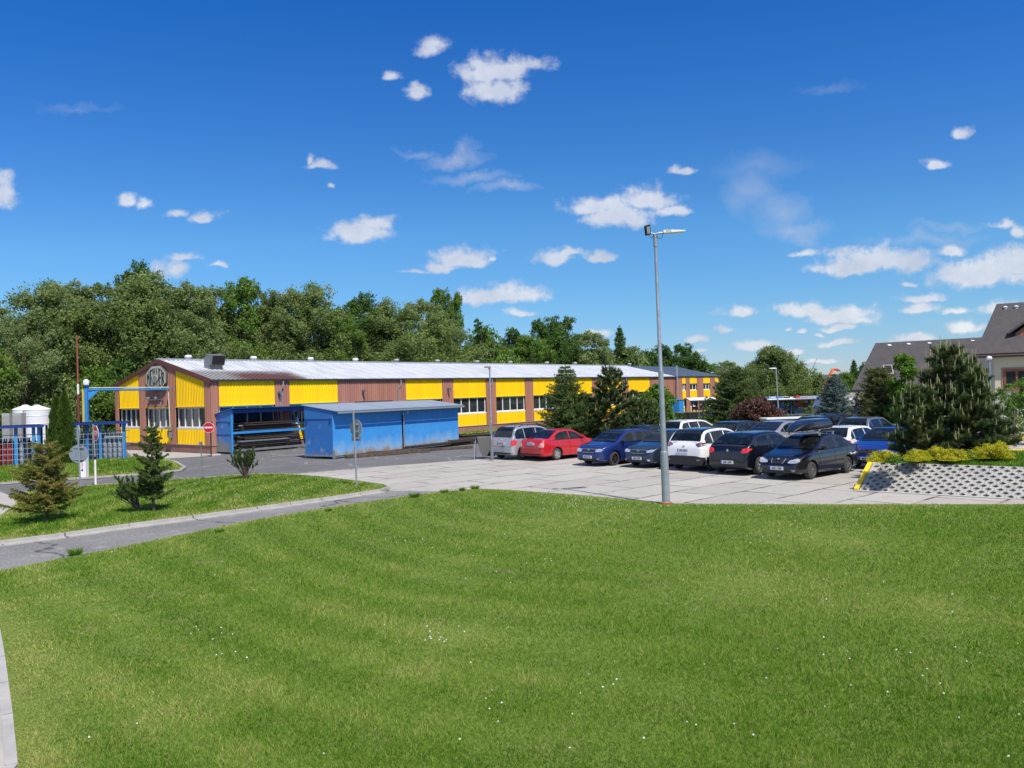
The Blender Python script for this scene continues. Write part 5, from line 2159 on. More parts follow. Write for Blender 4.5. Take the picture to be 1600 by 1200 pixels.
# roof bars on the sedan, box on top of them
q = MB()
for xx in (1.55, 2.45):
    q.box((xx, 0, 1.50), (.05, 1.25, .03))
    for s in (-1, 1):
        q.box((xx, s * .58, 1.455), (.07, .04, .09))
q.build('roof_bars', M_galv, c)
q = MB()
rows = []
for f in np.linspace(0, 1, 22):
    x = -.10 + 2.30 * f
    e = 1 - abs(2 * f - 1.0) ** 5
    hh = .41 * (1 - max(0, (f - .45) / .55) ** 2.2 * .86) * (1 - max(0, (.1 - f) / .1) ** 2 * .35)
    w_ = .40 * (1 - max(0, (f - .4) / .6) ** 2.4 * .62) * (1 - max(0, (.08 - f) / .08) ** 2 * .2)
    ring = []
    for t in np.linspace(0, 2 * math.pi, 20, endpoint=False):
        cx_, sz_ = math.cos(t), math.sin(t)
        p_ = 3.2
        ring.append((x, w_ * math.copysign(abs(cx_) ** (2 / p_), cx_), .05 + hh * .5 + hh * .5 * math.copysign(abs(sz_) ** (2 / p_), sz_) * (1 if sz_ > 0 else .9)))
    rows.append(ring + [ring[0]])
bx = thing('roof_box', 'long glossy black roof box carried on the roof of the black sedan', 'roof box', seat.matrix_basis @ Vector((1.25, .05, 1.51)), seat.rotation_euler.z)
mbx = MB()
grid(mbx, rows)
mbx.f.append(tuple(range(20))[::-1])
mbx.f.append(tuple(21 * 21 + j for j in range(20)))
mbx.build('shell', PNT['dark'], bx, smooth=True)
q = MB()
q.tube([(x, s * .41 * (1 - max(0, (f - .4) / .6) ** 2.4 * .62), .17) for s in (1,) for f, x in [(f, -.03 + 2.1 * f) for f in np.linspace(0.02, .97, 14)]], .008, 5)
q.build('lid_seam', M_trim, bx)

c = make_car('royal blue hatchback facing the lawn behind the yellow shrubs and the big pine', 'car', 'hatch', 'royal', 4.25, 1.75, 1.45, 2.61, .76, .31, plate='5K8 7602', head_shape=[(.60, .60), (.58, .68), (.78, .76), (.96, .76), (.93, .64)])
park(c, center=(14.55, 30.45), rear=False)
c = make_car('white hatchback behind the black sedan, seen over its boot', 'car', 'hatch', 'white', 3.98, 1.65, 1.44, 2.46, .72, .295, detail=1)
park(c, center=(14.2, 33.1))
c = make_car('white estate car in the second row behind the slate blue liftback', 'car', 'estate', 'white', 4.6, 1.8, 1.47, 2.68, .95, .31, detail=1)
park(c, center=(9.9, 43.6))
c = make_car('dark car behind the blue hatchback, one red tail lamp showing', 'car', 'sedan', 'dark', 4.3, 1.7, 1.40, 2.5, .95, .3, detail=1, tail_shape=[(.66, .78), (.64, .96), (.80, 1.03), (.93, .96), (.92, .80)])
park(c, center=(6.85, 40.2))
c = make_car('dark grey hatchback in the second row, left of the champagne saloon', 'car', 'hatch', 'dark', 4.1, 1.75, 1.46, 2.5, .7, .3, detail=1, tail_shape=[(.62, .80), (.70, .93), (.94, .96), (.96, .86), (.80, .78)])
park(c, center=(11.75, 40.4))
c = make_car('champagne silver saloon in the second row, rear visible between the black cars', 'car', 'fast', 'champ', 4.55, 1.77, 1.47, 2.58, 1.0, .31, detail=1, plate_z=.80, tail_shape=[(.68, .68), (.72, .97), (.84, .99), (.96, .88), (.95, .68)])
park(c, center=(13.3, 38.9))
c = make_car('dark estate behind the roof box, only roof and glass visible', 'car', 'estate', 'dark', 4.5, 1.75, 1.50, 2.6, .9, .31, detail=1)
park(c, center=(17.2, 43.2))
c = make_car('blue grey hatchback in the second row behind the white hatchback', 'car', 'hatch', 'grey', 4.05, 1.74, 1.53, 2.59, .72, .31, detail=1, tail_shape=[(.78, .62), (.76, .92), (.88, .98), (.97, .80), (.95, .62)])
park(c, center=(17.55, 38.9))
c = make_car('dark blue car mostly hidden behind the big pine', 'car', 'hatch', 'blue', 4.1, 1.7, 1.45, 2.5, .7, .3, detail=1)
park(c, center=(18.9, 35.2))
c = make_car('dark car far behind the roof box beside the spruce', 'car', 'sedan', 'dark', 4.4, 1.75, 1.44, 2.5, .9, .3, detail=1)
park(c, center=(19.6, 48.0))
c = make_car('white car at the far right edge beyond the small bare trunk', 'car', 'hatch', 'white', 4.2, 1.75, 1.45, 2.5, .7, .3, detail=1)
park(c, center=(30.2, 46.3), ang=20)

t = thing('covered_trailer', 'low white covered trailer in the second row behind the champagne saloon', 'trailer', P(1214, 690), R(0))
t.location = (15.6, 45.4, 0)
q = MB()
q.box((0, 0, .95), (2.3, 1.3, .62))
q.build('box', M_steelgrey, t)
MB().box((0, 0, 1.30), (2.4, 1.4, .07)).build('lid', M_white, t)
for s in (-1, 1):
    q = MB().lathe([(.18, -.08), (.28, -.07), (.28, .07), (.18, .08)], 18, Matrix.Translation((0, s * .7, .28)) @ Matrix.Rotation(math.pi / 2, 4, 'X'))
    q.build('wheel', M_tyre, t, smooth=True)

# ------------------------------------------------------------------ plants
def quads_at(C, size, n_out=None, up=.35, elong=1.5, r_=rng, flat=0.):
    """leaf faces at points C; size per leaf; random facing, tilted towards n_out"""
    n = len(C)
    d = r_.normal(size=(n, 3))
    if n_out is not None:
        d = d * .75 + n_out * .7
    d[:, 2] += up
    d /= np.linalg.norm(d, axis=1, keepdims=True) + 1e-9
    a = np.cross(d, r_.normal(size=(n, 3)))
    a /= np.linalg.norm(a, axis=1, keepdims=True) + 1e-9
    b = np.cross(d, a)
    s = (size * r_.uniform(.6, 1.35, n))[:, None] if np.ndim(size) == 0 else (size[:, None])
    V = np.zeros((n, 4, 3))
    V[:, 0] = C - a * s * .5 * elong
    V[:, 1] = C - b * s * .5
    V[:, 2] = C + a * s * .5 * elong
    V[:, 3] = C + b * s * .5
    return V.reshape(-1, 3)


def lobes_tree(height, crown_r, crown_base, n_lobes, n_leaf, size, mleaf, seed, shape='round', name=('crown', 'trunk'), trunk_r=None, lobe_r=.34, weep=0., lean=0., gap=.38, bark=M_bark, parent=None, stems=1):
    """broadleaf tree: trunk and limbs, leaf clumps set on irregular lobes so light and sky come through"""
    r_ = np.random.default_rng(seed)
    ch = height - crown_base
    tr = trunk_r or height * .016
    lob = []
    tries = 0
    while len(lob) < n_lobes and tries < 4000:
        tries += 1
        t = r_.random() ** .9
        z = crown_base + ch * (.06 + .90 * t)
        if shape == 'round':
            rad = crown_r * math.sqrt(max(.06, 1 - (2 * (t - .42) / 1.22) ** 2))
        elif shape == 'column':
            rad = crown_r * (.85 - .4 * t ** 2.5)
        elif shape == 'dome':
            rad = crown_r * math.sqrt(max(.04, 1 - t ** 2.2))
        else:
            rad = crown_r * (1 - t * .8)
        a = r_.uniform(0, 2 * math.pi)
        q = rad * math.sqrt(r_.random()) * .85
        lr = crown_r * lobe_r * r_.uniform(.65, 1.3) * (1 - .35 * t)
        lob.append((math.cos(a) * q + lean * t * height, math.sin(a) * q, z, lr, lr * r_.uniform(.7, 1.05)))
    wts = np.array([l[3] ** 2 for l in lob])
    cnt = (n_leaf * wts / wts.sum()).astype(int)
    Cs, Ns, Rn = [], [], []
    for (x, y, z, lr, lz), k in zip(lob, cnt):
        # each lobe is made of small sprays: pick spray centres, then leaves about them
        ns = max(5, k // 26)
        d = r_.normal(size=(ns, 3))
        d /= np.linalg.norm(d, axis=1, keepdims=True)
        rr = (r_.uniform(.35, 1.08, ns) ** .6)[:, None]
        sc_ = d * rr * np.array([lr, lr, lz]) + np.array([x, y, z])
        idx = r_.integers(0, ns, k)
        sp = lr * .20
        pts = sc_[idx] + r_.normal(size=(k, 3)) * np.array([sp, sp, sp * (.8 + weep)])
        if weep:
            pts[:, 2] -= np.abs(r_.normal(size=k)) * weep * .5
        Cs.append(pts)
        Ns.append(d[idx])
        tone_ = r_.normal(.5, .13, ns)[idx] + r_.normal(0, .13, k) + r_.normal(0, .07)
        Rn.append(tone_)
    C = np.concatenate(Cs)
    Nn = np.concatenate(Ns)
    rn = np.concatenate(Rn)
    C[:, 2] = np.maximum(C[:, 2], .12)
    crown = npmesh(name[0], quads_at(C, size, Nn, .3, 1.6 if weep else 1.35, r_), 4, mleaf, rn, parent)
    mb = MB()
    top = height * .82
    for s_ in range(stems):
        ox, oy = (0, 0) if stems == 1 else (r_.normal(0, crown_r * .12), r_.normal(0, crown_r * .12))
        ex, ey = ox * 3.5, oy * 3.5
        pts = [(ox + (ex - ox) * t ** 1.4 + lean * t * height + r_.normal(0, .02 * height * t), oy + (ey - oy) * t ** 1.4 + r_.normal(0, .015 * height * t), top * t - .1) for t in np.linspace(0, 1, 7)]
        mb.tube(pts, [tr * (1.15 - .95 * t) / (1 if stems == 1 else 1.4) for t in np.linspace(0, 1, 7)], 8)
    for (x, y, z, lr, lz) in lob[:min(len(lob), 26)]:
        t0 = max(.12, min(.85, (z - .28 * ch) / top))
        sx = lean * t0 * height
        p0 = Vector((sx, 0, top * t0))
        p2 = Vector((x, y, z))
        p1 = p0.lerp(p2, .5) + Vector((0, 0, -.04 * height + .3 * lr))
        rb = tr * (.55 - .35 * t0)
        mb.tube([p0, p1, p2], [rb, rb * .6, rb * .2], 5, caps=False)
        for _ in range(2):
            e = p2 + Vector(r_.normal(size=3)) * lr * .6
            mb.tube([p1.lerp(p2, .5), e], [rb * .35, rb * .1], 4, caps=False)
    trunk = mb.build(name[1], bark, parent, smooth=True)
    return crown, trunk


def needle_tris(Pt, D, length, width, r_):
    """thin needles: base at Pt, pointing D"""
    n = len(Pt)
    side = np.cross(D, r_.normal(size=(n, 3)))
    side /= np.linalg.norm(side, axis=1, keepdims=True) + 1e-9
    l_ = (length * r_.uniform(.7, 1.2, n))[:, None]
    V = np.zeros((n, 3, 3))
    V[:, 0] = Pt - side * width * .5
    V[:, 1] = Pt + side * width * .5
    V[:, 2] = Pt + D * l_
    return V.reshape(-1, 3)


def conifer(height, base_r, n_whorl, per, need, mleaf, seed, droop=.25, nl=.05, nw=.012, power=.9, start=.05, twigs=9, bark=M_bark, parent=None, parts=('foliage', 'trunk'), asym=.15, up=0., mult=1., gaps=0.):
    """spruce or fir: whorls of branches, twigs along them, needles along every twig"""
    r_ = np.random.default_rng(seed)
    mb = MB()
    mb.tube([(r_.normal(0, .006 * height * t), r_.normal(0, .006 * height * t), height * t * .98 - .05) for t in np.linspace(0, 1, 7)], [height * .017 * (1.1 - t) + .004 for t in np.linspace(0, 1, 7)], 8)
    P0, P1 = [], []
    tone_ = []
    for w_ in range(n_whorl):
        t = start + (1 - start) * (w_ + r_.uniform(-.25, .25)) / n_whorl
        t = min(max(t, start), .985)
        z0 = height * t
        rad = base_r * (1 - t) ** power + .03 * base_r
        for b in range(per):
            if gaps and r_.random() < gaps:
                continue
            a = 2 * math.pi * (b + r_.random() * .8) / per + w_ * 2.4
            ln = rad * r_.uniform(1 - asym * 2, 1 + asym)
            dx, dy = math.cos(a), math.sin(a)
            n_s = 5
            pts = []
            for k in range(n_s + 1):
                f = k / n_s
                zz = z0 + ln * ((up + .18) * f - droop * 1.6 * f * (1 - f * .35) + droop * .55 * f ** 3)
                pts.append(Vector((dx * ln * f, dy * ln * f, zz)))
            mb.tube(pts, [max(.004, height * .005 * (1 - f * .8) * (1.2 - t)) for f in np.linspace(0, 1, n_s + 1)], 4, caps=False)
            tn = r_.normal(.5, .12)
            nt_ = max(3, int(twigs * ln / base_r + 2))
            for k in range(nt_):
                f = .18 + .82 * (k + r_.random()) / nt_
                i0 = min(int(f * n_s), n_s - 1)
                p = pts[i0].lerp(pts[i0 + 1], f * n_s - i0)
                tl = ln * .34 * (1.15 - f) + .05 * base_r
                for s in (-1, 1):
                    sd = Vector((dx * .75 - dy * s, dy * .75 + dx * s, r_.normal(-.12, .18) + up * .6)).normalized()
                    P0.append(p)
                    P1.append(p + sd * tl * r_.uniform(.6, 1.15))
                    tone_.append(tn + r_.normal(0, .08))
            P0.append(pts[-2])
            P1.append(pts[-1] + (pts[-1] - pts[-2]) * .25)
            tone_.append(tn + .15)
    # leader
    P0.append(Vector((0, 0, height * .86)))
    P1.append(Vector((0, 0, height * 1.02)))
    tone_.append(.6)
    A, B_ = np.array([tuple(p) for p in P0]), np.array([tuple(p) for p in P1])
    T = np.array(tone_)
    ln = np.linalg.norm(B_ - A, axis=1)
    prob = ln / ln.sum()
    idx = r_.choice(len(A), size=int(need * mult), p=prob)
    f = r_.random(len(idx)) ** .85
    pt = A[idx] + (B_[idx] - A[idx]) * f[:, None]
    ax = (B_[idx] - A[idx]) / (ln[idx][:, None] + 1e-9)
    d = r_.normal(size=pt.shape)
    d -= ax * (d * ax).sum(1, keepdims=True)
    d /= np.linalg.norm(d, axis=1, keepdims=True) + 1e-9
    d = d + ax * .75
    d[:, 2] += .12
    d /= np.linalg.norm(d, axis=1, keepdims=True)
    V = needle_tris(pt, d, nl, nw, r_)
    rn = T[idx] + r_.normal(0, .12, len(idx)) + (f - .5) * .28
    fo = npmesh(parts[0], V, 3, mleaf, rn, parent)
    tr = mb.build(parts[1], bark, parent, smooth=True)
    return fo, tr


def pine(height, base_r, n_sh, per, seed, mleaf, nl=.09, nw=.010, candles=170, parent=None, lobes=None):
    """young pine: upswept limbs ending in bottle-brush shoots, pale candles standing on the tips"""
    r_ = np.random.default_rng(seed)
    mb = MB()
    mb.tube([(0, 0, -.05), (.02, .01, height * .3), (-.03, 0, height * .6), (.02, 0, height * .93)], [.085, .065, .045, .012], 8)
    tips = []
    segs = []
    nb = 60
    for i in range(nb):
        t = .03 + .92 * (i / nb) ** .95
        z0 = height * t * .92
        a = i * 2.4 + r_.normal(0, .25)
        ln = base_r * (1 - t) ** .80 * r_.uniform(.66, 1.08) + .12
        if lobes:
            ln *= lobes(a, t)
        e = .24 + .45 * t
        pts = []
        for k in range(6):
            f = k / 5
            pts.append(Vector((math.cos(a) * ln * f, math.sin(a) * ln * f, z0 + ln * (e * f ** 1.5 - .10 * f))))
        mb.tube(pts, [.03 * (1.2 - t) * (1 - .75 * f) + .004 for f in np.linspace(0, 1, 6)], 5, caps=False)
        ns = max(4, int(n_sh / nb * (ln / base_r) * 1.6))
        for k in range(ns):
            f = .25 + .75 * (k + r_.random()) / ns
            i0 = min(int(f * 5), 4)
            p = pts[i0].lerp(pts[i0 + 1], f * 5 - i0)
            d = Vector((math.cos(a), math.sin(a), 0)) * r_.uniform(.2, .9) + Vector(r_.normal(size=3)) * .55
            d.z = abs(d.z) * .5 + r_.uniform(.25, .8)
            d.normalize()
            l_ = r_.uniform(.16, .34) * (1.1 - .3 * f)
            q = p + d * l_
            mb.tube([p, q], [.007, .004], 3, caps=False)
            segs.append((p.lerp(q, .15), q))
            tips.append(q)
        segs.append((pts[3], pts[5]))
        tips.append(pts[5])
    for k in range(3):
        segs.append((Vector((0, 0, height * (.62 + .1 * k))), Vector((0, 0, height * (.75 + .1 * k)))))
    tips.append(Vector((.02, 0, height * .95)))
    A, B_ = np.array([tuple(s[0]) for s in segs]), np.array([tuple(s[1]) for s in segs])
    ln = np.linalg.norm(B_ - A, axis=1)
    idx = np.repeat(np.arange(len(A)), per)
    f = r_.random(len(idx))
    pt = A[idx] + (B_[idx] - A[idx]) * f[:, None]
    ax = (B_[idx] - A[idx]) / (ln[idx][:, None] + 1e-9)
    d = r_.normal(size=pt.shape)
    d -= ax * (d * ax).sum(1, keepdims=True)
    d /= np.linalg.norm(d, axis=1, keepdims=True) + 1e-9
    d = d + ax * r_.uniform(.7, 1.3, len(idx))[:, None]
    d[:, 2] += .15
    d /= np.linalg.norm(d, axis=1, keepdims=True)
    tn = r_.normal(.45, .12, len(A))
    rn = tn[idx] + r_.normal(0, .15, len(idx)) + (f - .5) * .2
    fo = npmesh('foliage', needle_tris(pt, d, nl, nw, r_), 3, mleaf, rn, parent)
    mb.build('trunk', M_barkred, parent, smooth=True)
    cm_ = MB()
    tips.sort(key=lambda p: p.z + 1.3 * math.hypot(p.x, p.y) / base_r)
    sel = tips[-int(len(tips) * .62):]
    r_.shuffle(sel)
    for p in sel[:candles]:
        p = Vector(p)
        h_ = r_.uniform(.12, .27) * (1 + .5 * (p.z / height) ** 2)
        top_ = p + Vector((r_.normal(0, .015), r_.normal(0, .015), h_))
        cm_.tube([p - Vector((0, 0, .02)), top_], [.014, .008], 5)
        if r_.random() < .5:
            for _ in range(2):
                dd = Vector((r_.normal(0, .035), r_.normal(0, .035), 0))
                cm_.tube([p, p + dd + Vector((0, 0, h_ * .5))], [.008, .005], 4)
    cm_.build('candles', M_candle, parent, smooth=True, kind='stuff')
    return fo


# ---- the tree belt behind the hall: each tree its own thing, meshes shared between look-alikes
def proto(fn, *a, **k):
    """build the parts once, unlinked from any thing; used as mesh data for many trees"""
    parts = fn(*a, **k)
    dat = [(o.name.split('.')[0], o.data) for o in parts]
    for o in parts:
        bpy.data.objects.remove(o)
    return dat


PR = {
    'willow_a': proto(lobes_tree, 14, 4.6, 1.0, 100, 56000, .125, L_willow, 21, 'round', lobe_r=.26, weep=.3, stems=3),
    'willow_b': proto(lobes_tree, 14, 4.2, 2.0, 80, 44000, .125, L_willow, 22, 'round', lobe_r=.25, weep=.35, stems=2),
    'grey_a': proto(lobes_tree, 14, 4.0, 2.4, 80, 40000, .12, L_grey, 23, 'round', lobe_r=.25, weep=.25, stems=2),
    'green_a': proto(lobes_tree, 13, 3.8, 1.0, 80, 46000, .125, L_green, 24, 'round', lobe_r=.27, stems=1),
    'green_b': proto(lobes_tree, 13, 3.2, 1.2, 60, 36000, .125, L_green, 25, 'column', lobe_r=.34, stems=1),
    'dark_a': proto(lobes_tree, 12, 3.6, .8, 76, 46000, .125, L_dark, 26, 'round', lobe_r=.28, stems=1),
    'open_a': proto(lobes_tree, 13, 4.0, 3.6, 30, 13000, .12, L_grey, 27, 'round', lobe_r=.24, weep=.2, lean=-.12, stems=1),
    'dome': proto(lobes_tree, 10, 6.2, .3, 150, 80000, .14, L_willow, 77, 'dome', lobe_r=.20, weep=.3, stems=3),
    'bush_a': proto(lobes_tree, 5.5, 3.4, .2, 40, 20000, .15, L_green, 28, 'dome', lobe_r=.36, stems=3),
    'bush_b': proto(lobes_tree, 5.0, 3.2, .2, 40, 20000, .15, L_willow, 29, 'dome', lobe_r=.36, stems=3),
    'bush_c': proto(lobes_tree, 5.0, 3.2, .2, 40, 20000, .15, L_dark, 30, 'dome', lobe_r=.36, stems=3),
    'sprout': proto(lobes_tree, 9, 1.6, 2.0, 9, 420, .26, L_dark, 31, 'column', lobe_r=.45, stems=2),
    'fir': proto(conifer, 11, 2.6, 40, 9, 60000, L_dark, 32, nl=.26, nw=.06, droop=.12, gaps=.12, asym=.35, up=.2, parts=('crown', 'trunk')),
}
PH = dict(dome=10, willow_a=14, willow_b=14, grey_a=14, green_a=13, green_b=13, dark_a=12, open_a=13, bush_a=5.5, bush_b=5., bush_c=5., sprout=9, fir=11)
PRW = dict(dome=6.2, willow_a=4.6, willow_b=4.2, grey_a=4., green_a=3.8, green_b=3.2, dark_a=3.6, open_a=4., bush_a=3.4, bush_b=3.2, bush_c=3.2, sprout=1.6, fir=2.6)


def plant(kind, x, ytop, wpx, D, label, name='broadleaf_tree', cat='tree', group='trees behind the hall', rot=None, zbase=0.):
    tp = PD(x, ytop, D)
    o = thing(name, label, cat, (tp.x, tp.y, zbase), rot if rot is not None else random.uniform(0, 6.28), group)
    kz = (tp.z - zbase) / PH[kind] * (.95 if group == 'trees behind the hall' and kind not in ('fir', 'sprout', 'green_b') else 1)
    kx = (wpx / F * D / 2) / PRW[kind] * (1.28 if group == 'trees behind the hall' and kind not in ('fir', 'sprout', 'open_a') else 1.05)
    o.scale = (kx, kx, kz)
    for nm, d in PR[kind]:
        c_ = bpy.data.objects.new(nm, d)
        col.objects.link(c_)
        c_.parent = o
    return o


BELT = [
    ('open_a', 28, 470, 120, 60, 'thin grey green tree with a leaning bare trunk and open crown at the far left'),
    ('grey_a', -40, 455, 160, 66, 'grey green tree cut by the left edge of the picture'),
    ('willow_a', 62, 428, 150, 66, 'broad olive green willow, second tall tree from the left'),
    ('grey_a', 118, 426, 120, 70, 'grey green tree right of the broad olive willow on the left'),
    ('willow_b', 172, 428, 120, 68, 'olive willow just left of the tallest tree top'),
    ('dark_a', 212, 398, 84, 78, 'dark tree whose top rises highest above the belt'),
    ('willow_a', 222, 414, 150, 69, 'large olive willow under the highest tree top, left of the gable'),
    ('grey_a', 280, 428, 120, 70, 'pale grey green tree directly behind the gable'),
    ('willow_b', 330, 436, 120, 74, 'olive tree behind the exhaust hood'),
    ('green_b', 372, 436, 84, 76, 'fresh green slim tree right of the exhaust hood'),
    ('willow_b', 408, 438, 100, 78, 'olive tree behind the first blue rack shed'),
    ('grey_a', 446, 440, 100, 80, 'pale tree in the middle of the belt left of the rounded crown'),
    ('willow_a', 480, 433, 130, 80, 'full rounded willow crown in the middle of the belt'),
    ('dark_a', 562, 450, 96, 86, 'dark green full tree right of the rounded willow'),
    ('green_a', 530, 478, 80, 80, 'green tree low between the rounded willow and the dark tree'),
    ('willow_a', 612, 462, 130, 86, 'olive willow right of the dark full tree'),
    ('grey_a', 650, 458, 100, 92, 'grey green tree behind the last big willow'),
    ('green_b', 686, 452, 46, 98, 'dark narrow tree top peeking over the last big willow'),
    ('green_b', 708, 458, 40, 98, 'second dark narrow tree top beside the last big willow'),
    ('willow_a', 682, 486, 126, 88, 'last big willow where the belt drops down'),
    ('sprout', 752, 500, 56, 92, 'spindly tree with few leaves in the gap of the belt'),
    ('bush_a', 760, 522, 90, 94, 'low green tree under the spindly one'),
    ('dark_a', 802, 506, 54, 100, 'dark green tree right of the gap in the belt'),
    ('green_a', 830, 520, 80, 98, 'low green tree before the twin dark tops'),
    ('dark_a', 846, 490, 72, 104, 'dark green tree, left of the two tops above the hall middle'),
    ('dark_a', 876, 487, 66, 106, 'dark green tree, right of the two tops above the hall middle'),
    ('grey_a', 915, 510, 84, 108, 'pale green tree right of the twin dark tops'),
    ('fir', 968, 512, 60, 112, 'slim conifer standing above the far hall roof'),
    ('open_a', 946, 528, 60, 112, 'thin grey tree left of the slim conifer'),
    ('bush_b', 985, 542, 76, 112, 'low olive tree right of the slim conifer'),
    ('dark_a', 1036, 534, 56, 122, 'dark tree left of the tall lamp post above the slate roof'),
    ('dark_a', 1066, 532, 54, 124, 'dark tree right of the tall lamp post above the slate roof'),
    ('bush_c', 1012, 548, 60, 118, 'low dark tree beside the tall lamp post'),
    ('green_a', 1104, 563, 52, 128, 'small tree at the end of the slate roof'),
    ('bush_c', 1084, 556, 44, 126, 'low dark tree in front of the end of the slate roof'),
    ('grey_a', 1136, 560, 50, 120, 'pale tree between the hall end and the round willow'),
]
for (k, x, y, w_, D, lab) in BELT:
    plant(k, x, y, w_, D, lab)
UNDER = [(-20, 560, 120, 58), (40, 600, 110, 66), (20, 575, 120, 64), (90, 590, 110, 62), (150, 585, 110, 64), (66, 628, 100, 64), (200, 560, 110, 66), (130, 612, 90, 62), (178, 606, 70, 63), (250, 545, 100, 70), (310, 545, 100, 73), (370, 548, 90, 76), (430, 548, 90, 78), (500, 552, 90, 82), (560, 553, 90, 85), (620, 555, 90, 88), (690, 555, 90, 92), (740, 550, 80, 95), (790, 556, 80, 98), (850, 556, 80, 103), (905, 556, 76, 106), (950, 560, 70, 110)]
UL = ['thicket at the left picture edge above the tanks', 'thicket right behind the white tanks', 'thicket filling under the leaning bare trunk', 'thicket between the tanks and the mast, upper one', 'thicket left of the gantry post, upper one', 'thicket seen just above the tank domes', 'thicket touching the left slope of the gable roof', 'thicket directly behind the gantry post', 'thicket directly left of the gable wall', 'thicket behind the gable peak', 'thicket behind the exhaust hood', 'thicket behind the first ridge vent right of the hood', 'thicket behind the eaves above the first rack shed', 'thicket under the rounded willow crown', 'thicket under the dark full tree', 'thicket under the olive willow right of the dark tree', 'thicket under the last big willow', 'thicket under the spindly tree', 'thicket right of the spindly tree behind the ridge', 'thicket under the twin dark tree tops', 'thicket right of the twin dark tree tops', 'thicket left of the slim conifer above the ridge']
for i, (x, y, w_, D) in enumerate(UNDER):
    k = ('bush_a', 'bush_b', 'bush_c')[(i * 5 + i // 3) % 3]
    plant(k, x, y, w_, D, UL[i], 'bush', 'bush', 'bushes under the tree belt')

# right-hand side trees
plant('dome', 1208, 543, 124, 84, 'large round olive willow beyond the small lamp', group='trees beyond the yard')
plant('bush_b', 1252, 578, 70, 84, 'lower right flank bush of the round willow', 'bush', 'bush', group='trees beyond the yard')
plant('bush_b', 1150, 575, 60, 88, 'lower left flank bush of the round willow', 'bush', 'bush', group='trees beyond the yard')
plant('bush_b', 1290, 592, 70, 130, 'far olive bush beneath the wooded ridge', 'bush', 'bush', group='far bushes')
plant('bush_a', 1322, 588, 60, 100, 'green bush left of the steep roof', 'bush', 'bush', group='far bushes')
plant('bush_b', 1268, 596, 60, 150, 'far bush right of the round willow', 'bush', 'bush', group='far bushes')
plant('bush_c', 1350, 594, 60, 110, 'dark far bush partly behind the steep roof', 'bush', 'bush', group='far bushes')
plant('fir', 1334, 563, 34, 110, 'distant conifer left of the steep roof', group='trees beyond the yard')
plant('dark_a', 1352, 566, 30, 112, 'distant dark tree touching the steep roof edge', group='trees beyond the yard')


def plant2(label, cat, name, xb, yb, group=None, D=None, zb=0.):
    p = P(xb, yb, zb) if D is None else Vector((PD(xb, 600, D).x, D, zb))
    return thing(name, label, cat, p, 0, group), p


def hgt(p, xx, ytop):
    return PD(xx, ytop, p.y).z - p.z


# ornamental conifers along the hall and the lot
t, p = plant2('light green spruce with drooping lower branches in front of the hall windows', 'tree', 'spruce_tree', 884, 0, D=44)
hh = hgt(p, 884, 570)
conifer(hh, 1.9, 34, 11, 90000, L_spruce, 41, droop=.3, nl=.11, nw=.028, parent=t, power=.62, gaps=.05, asym=.2)
t, p = plant2('broad dark pine in front of the hall, right of the light spruce', 'tree', 'pine_tree', 953, 0, D=43)
hh = hgt(p, 950, 562)
pine(hh, 2.3, 2000, 70, 42, L_pine, nl=.13, nw=.020, candles=60, parent=t)
t, p = plant2('low dark pine half hidden by the broad pine', 'tree', 'pine_tree', 1000, 0, D=45)
hh = hgt(p, 985, 620)
pine(hh, 2.2, 1100, 70, 43, L_pine, nl=.13, nw=.020, candles=40, parent=t)
t, p = plant2('low bushy pine between the light spruce and the broad pine', 'tree', 'pine_tree', 915, 0, D=44)
hh = hgt(p, 915, 612)
pine(hh, 1.9, 1000, 70, 44, L_pine, nl=.13, nw=.020, candles=30, parent=t)
t, p = plant2('round fresh green maple right of the broad pine', 'tree', 'maple_tree', 1024, 0, D=50)
hh = hgt(p, 1024, 602)
lobes_tree(hh, 1.35, .7, 40, 15000, .10, L_lime, 45, 'round', lobe_r=.40, parent=t)
t, p = plant2('wide dark spruce in front of the far hall end', 'tree', 'spruce_tree', 1150, 0, D=62)
hh = hgt(p, 1145, 574)
conifer(hh, 2.7, 34, 11, 95000, L_pine, 46, droop=.3, nl=.16, nw=.042, parent=t, power=.5, gaps=.06, asym=.25)
t, p = plant2('reddish purple leaved bush beside the wide dark spruce', 'bush', 'bush', 1182, 0, D=56)
lobes_tree(hgt(p, 1180, 626), 2.1, .05, 30, 12000, .11, L_purple, 47, 'dome', lobe_r=.34, parent=t, stems=4)
t, p = plant2('blue grey spruce behind the parked cars, below the orange arm', 'tree', 'spruce_tree', 1303, 0, D=50)
conifer(hgt(p, 1303, 584), 1.45, 32, 10, 60000, L_bspruce, 48, droop=.15, nl=.11, nw=.032, parent=t, power=.55, asym=.2)
t, p = plant2('bronze tinted spruce in front of the steep roofed house', 'tree', 'spruce_tree', 1372, 0, D=42)
conifer(hgt(p, 1372, 577), 1.35, 34, 11, 70000, L_bronze, 49, droop=.05, nl=.11, nw=.03, parent=t, power=.42, asym=.25, up=.3)
t, p = plant2('bronze green yew next to the bronze spruce, lower and rounder', 'bush', 'bush', 1392, 0, D=43)
lobes_tree(hgt(p, 1392, 604), 1.0, .1, 20, 7000, .08, L_bronze, 50, 'dome', lobe_r=.4, parent=t, stems=3)
t, p = plant2('slim bright green tree between the pine and the bronze spruce', 'tree', 'maple_tree', 1414, 0, D=40)
lobes_tree(hgt(p, 1414, 555), .92, .4, 60, 18000, .085, L_lime, 51, 'column', lobe_r=.42, parent=t)
t, p = plant2('grey leaved bush at the right edge under the brown window', 'bush', 'bush', 1592, 0, D=38)
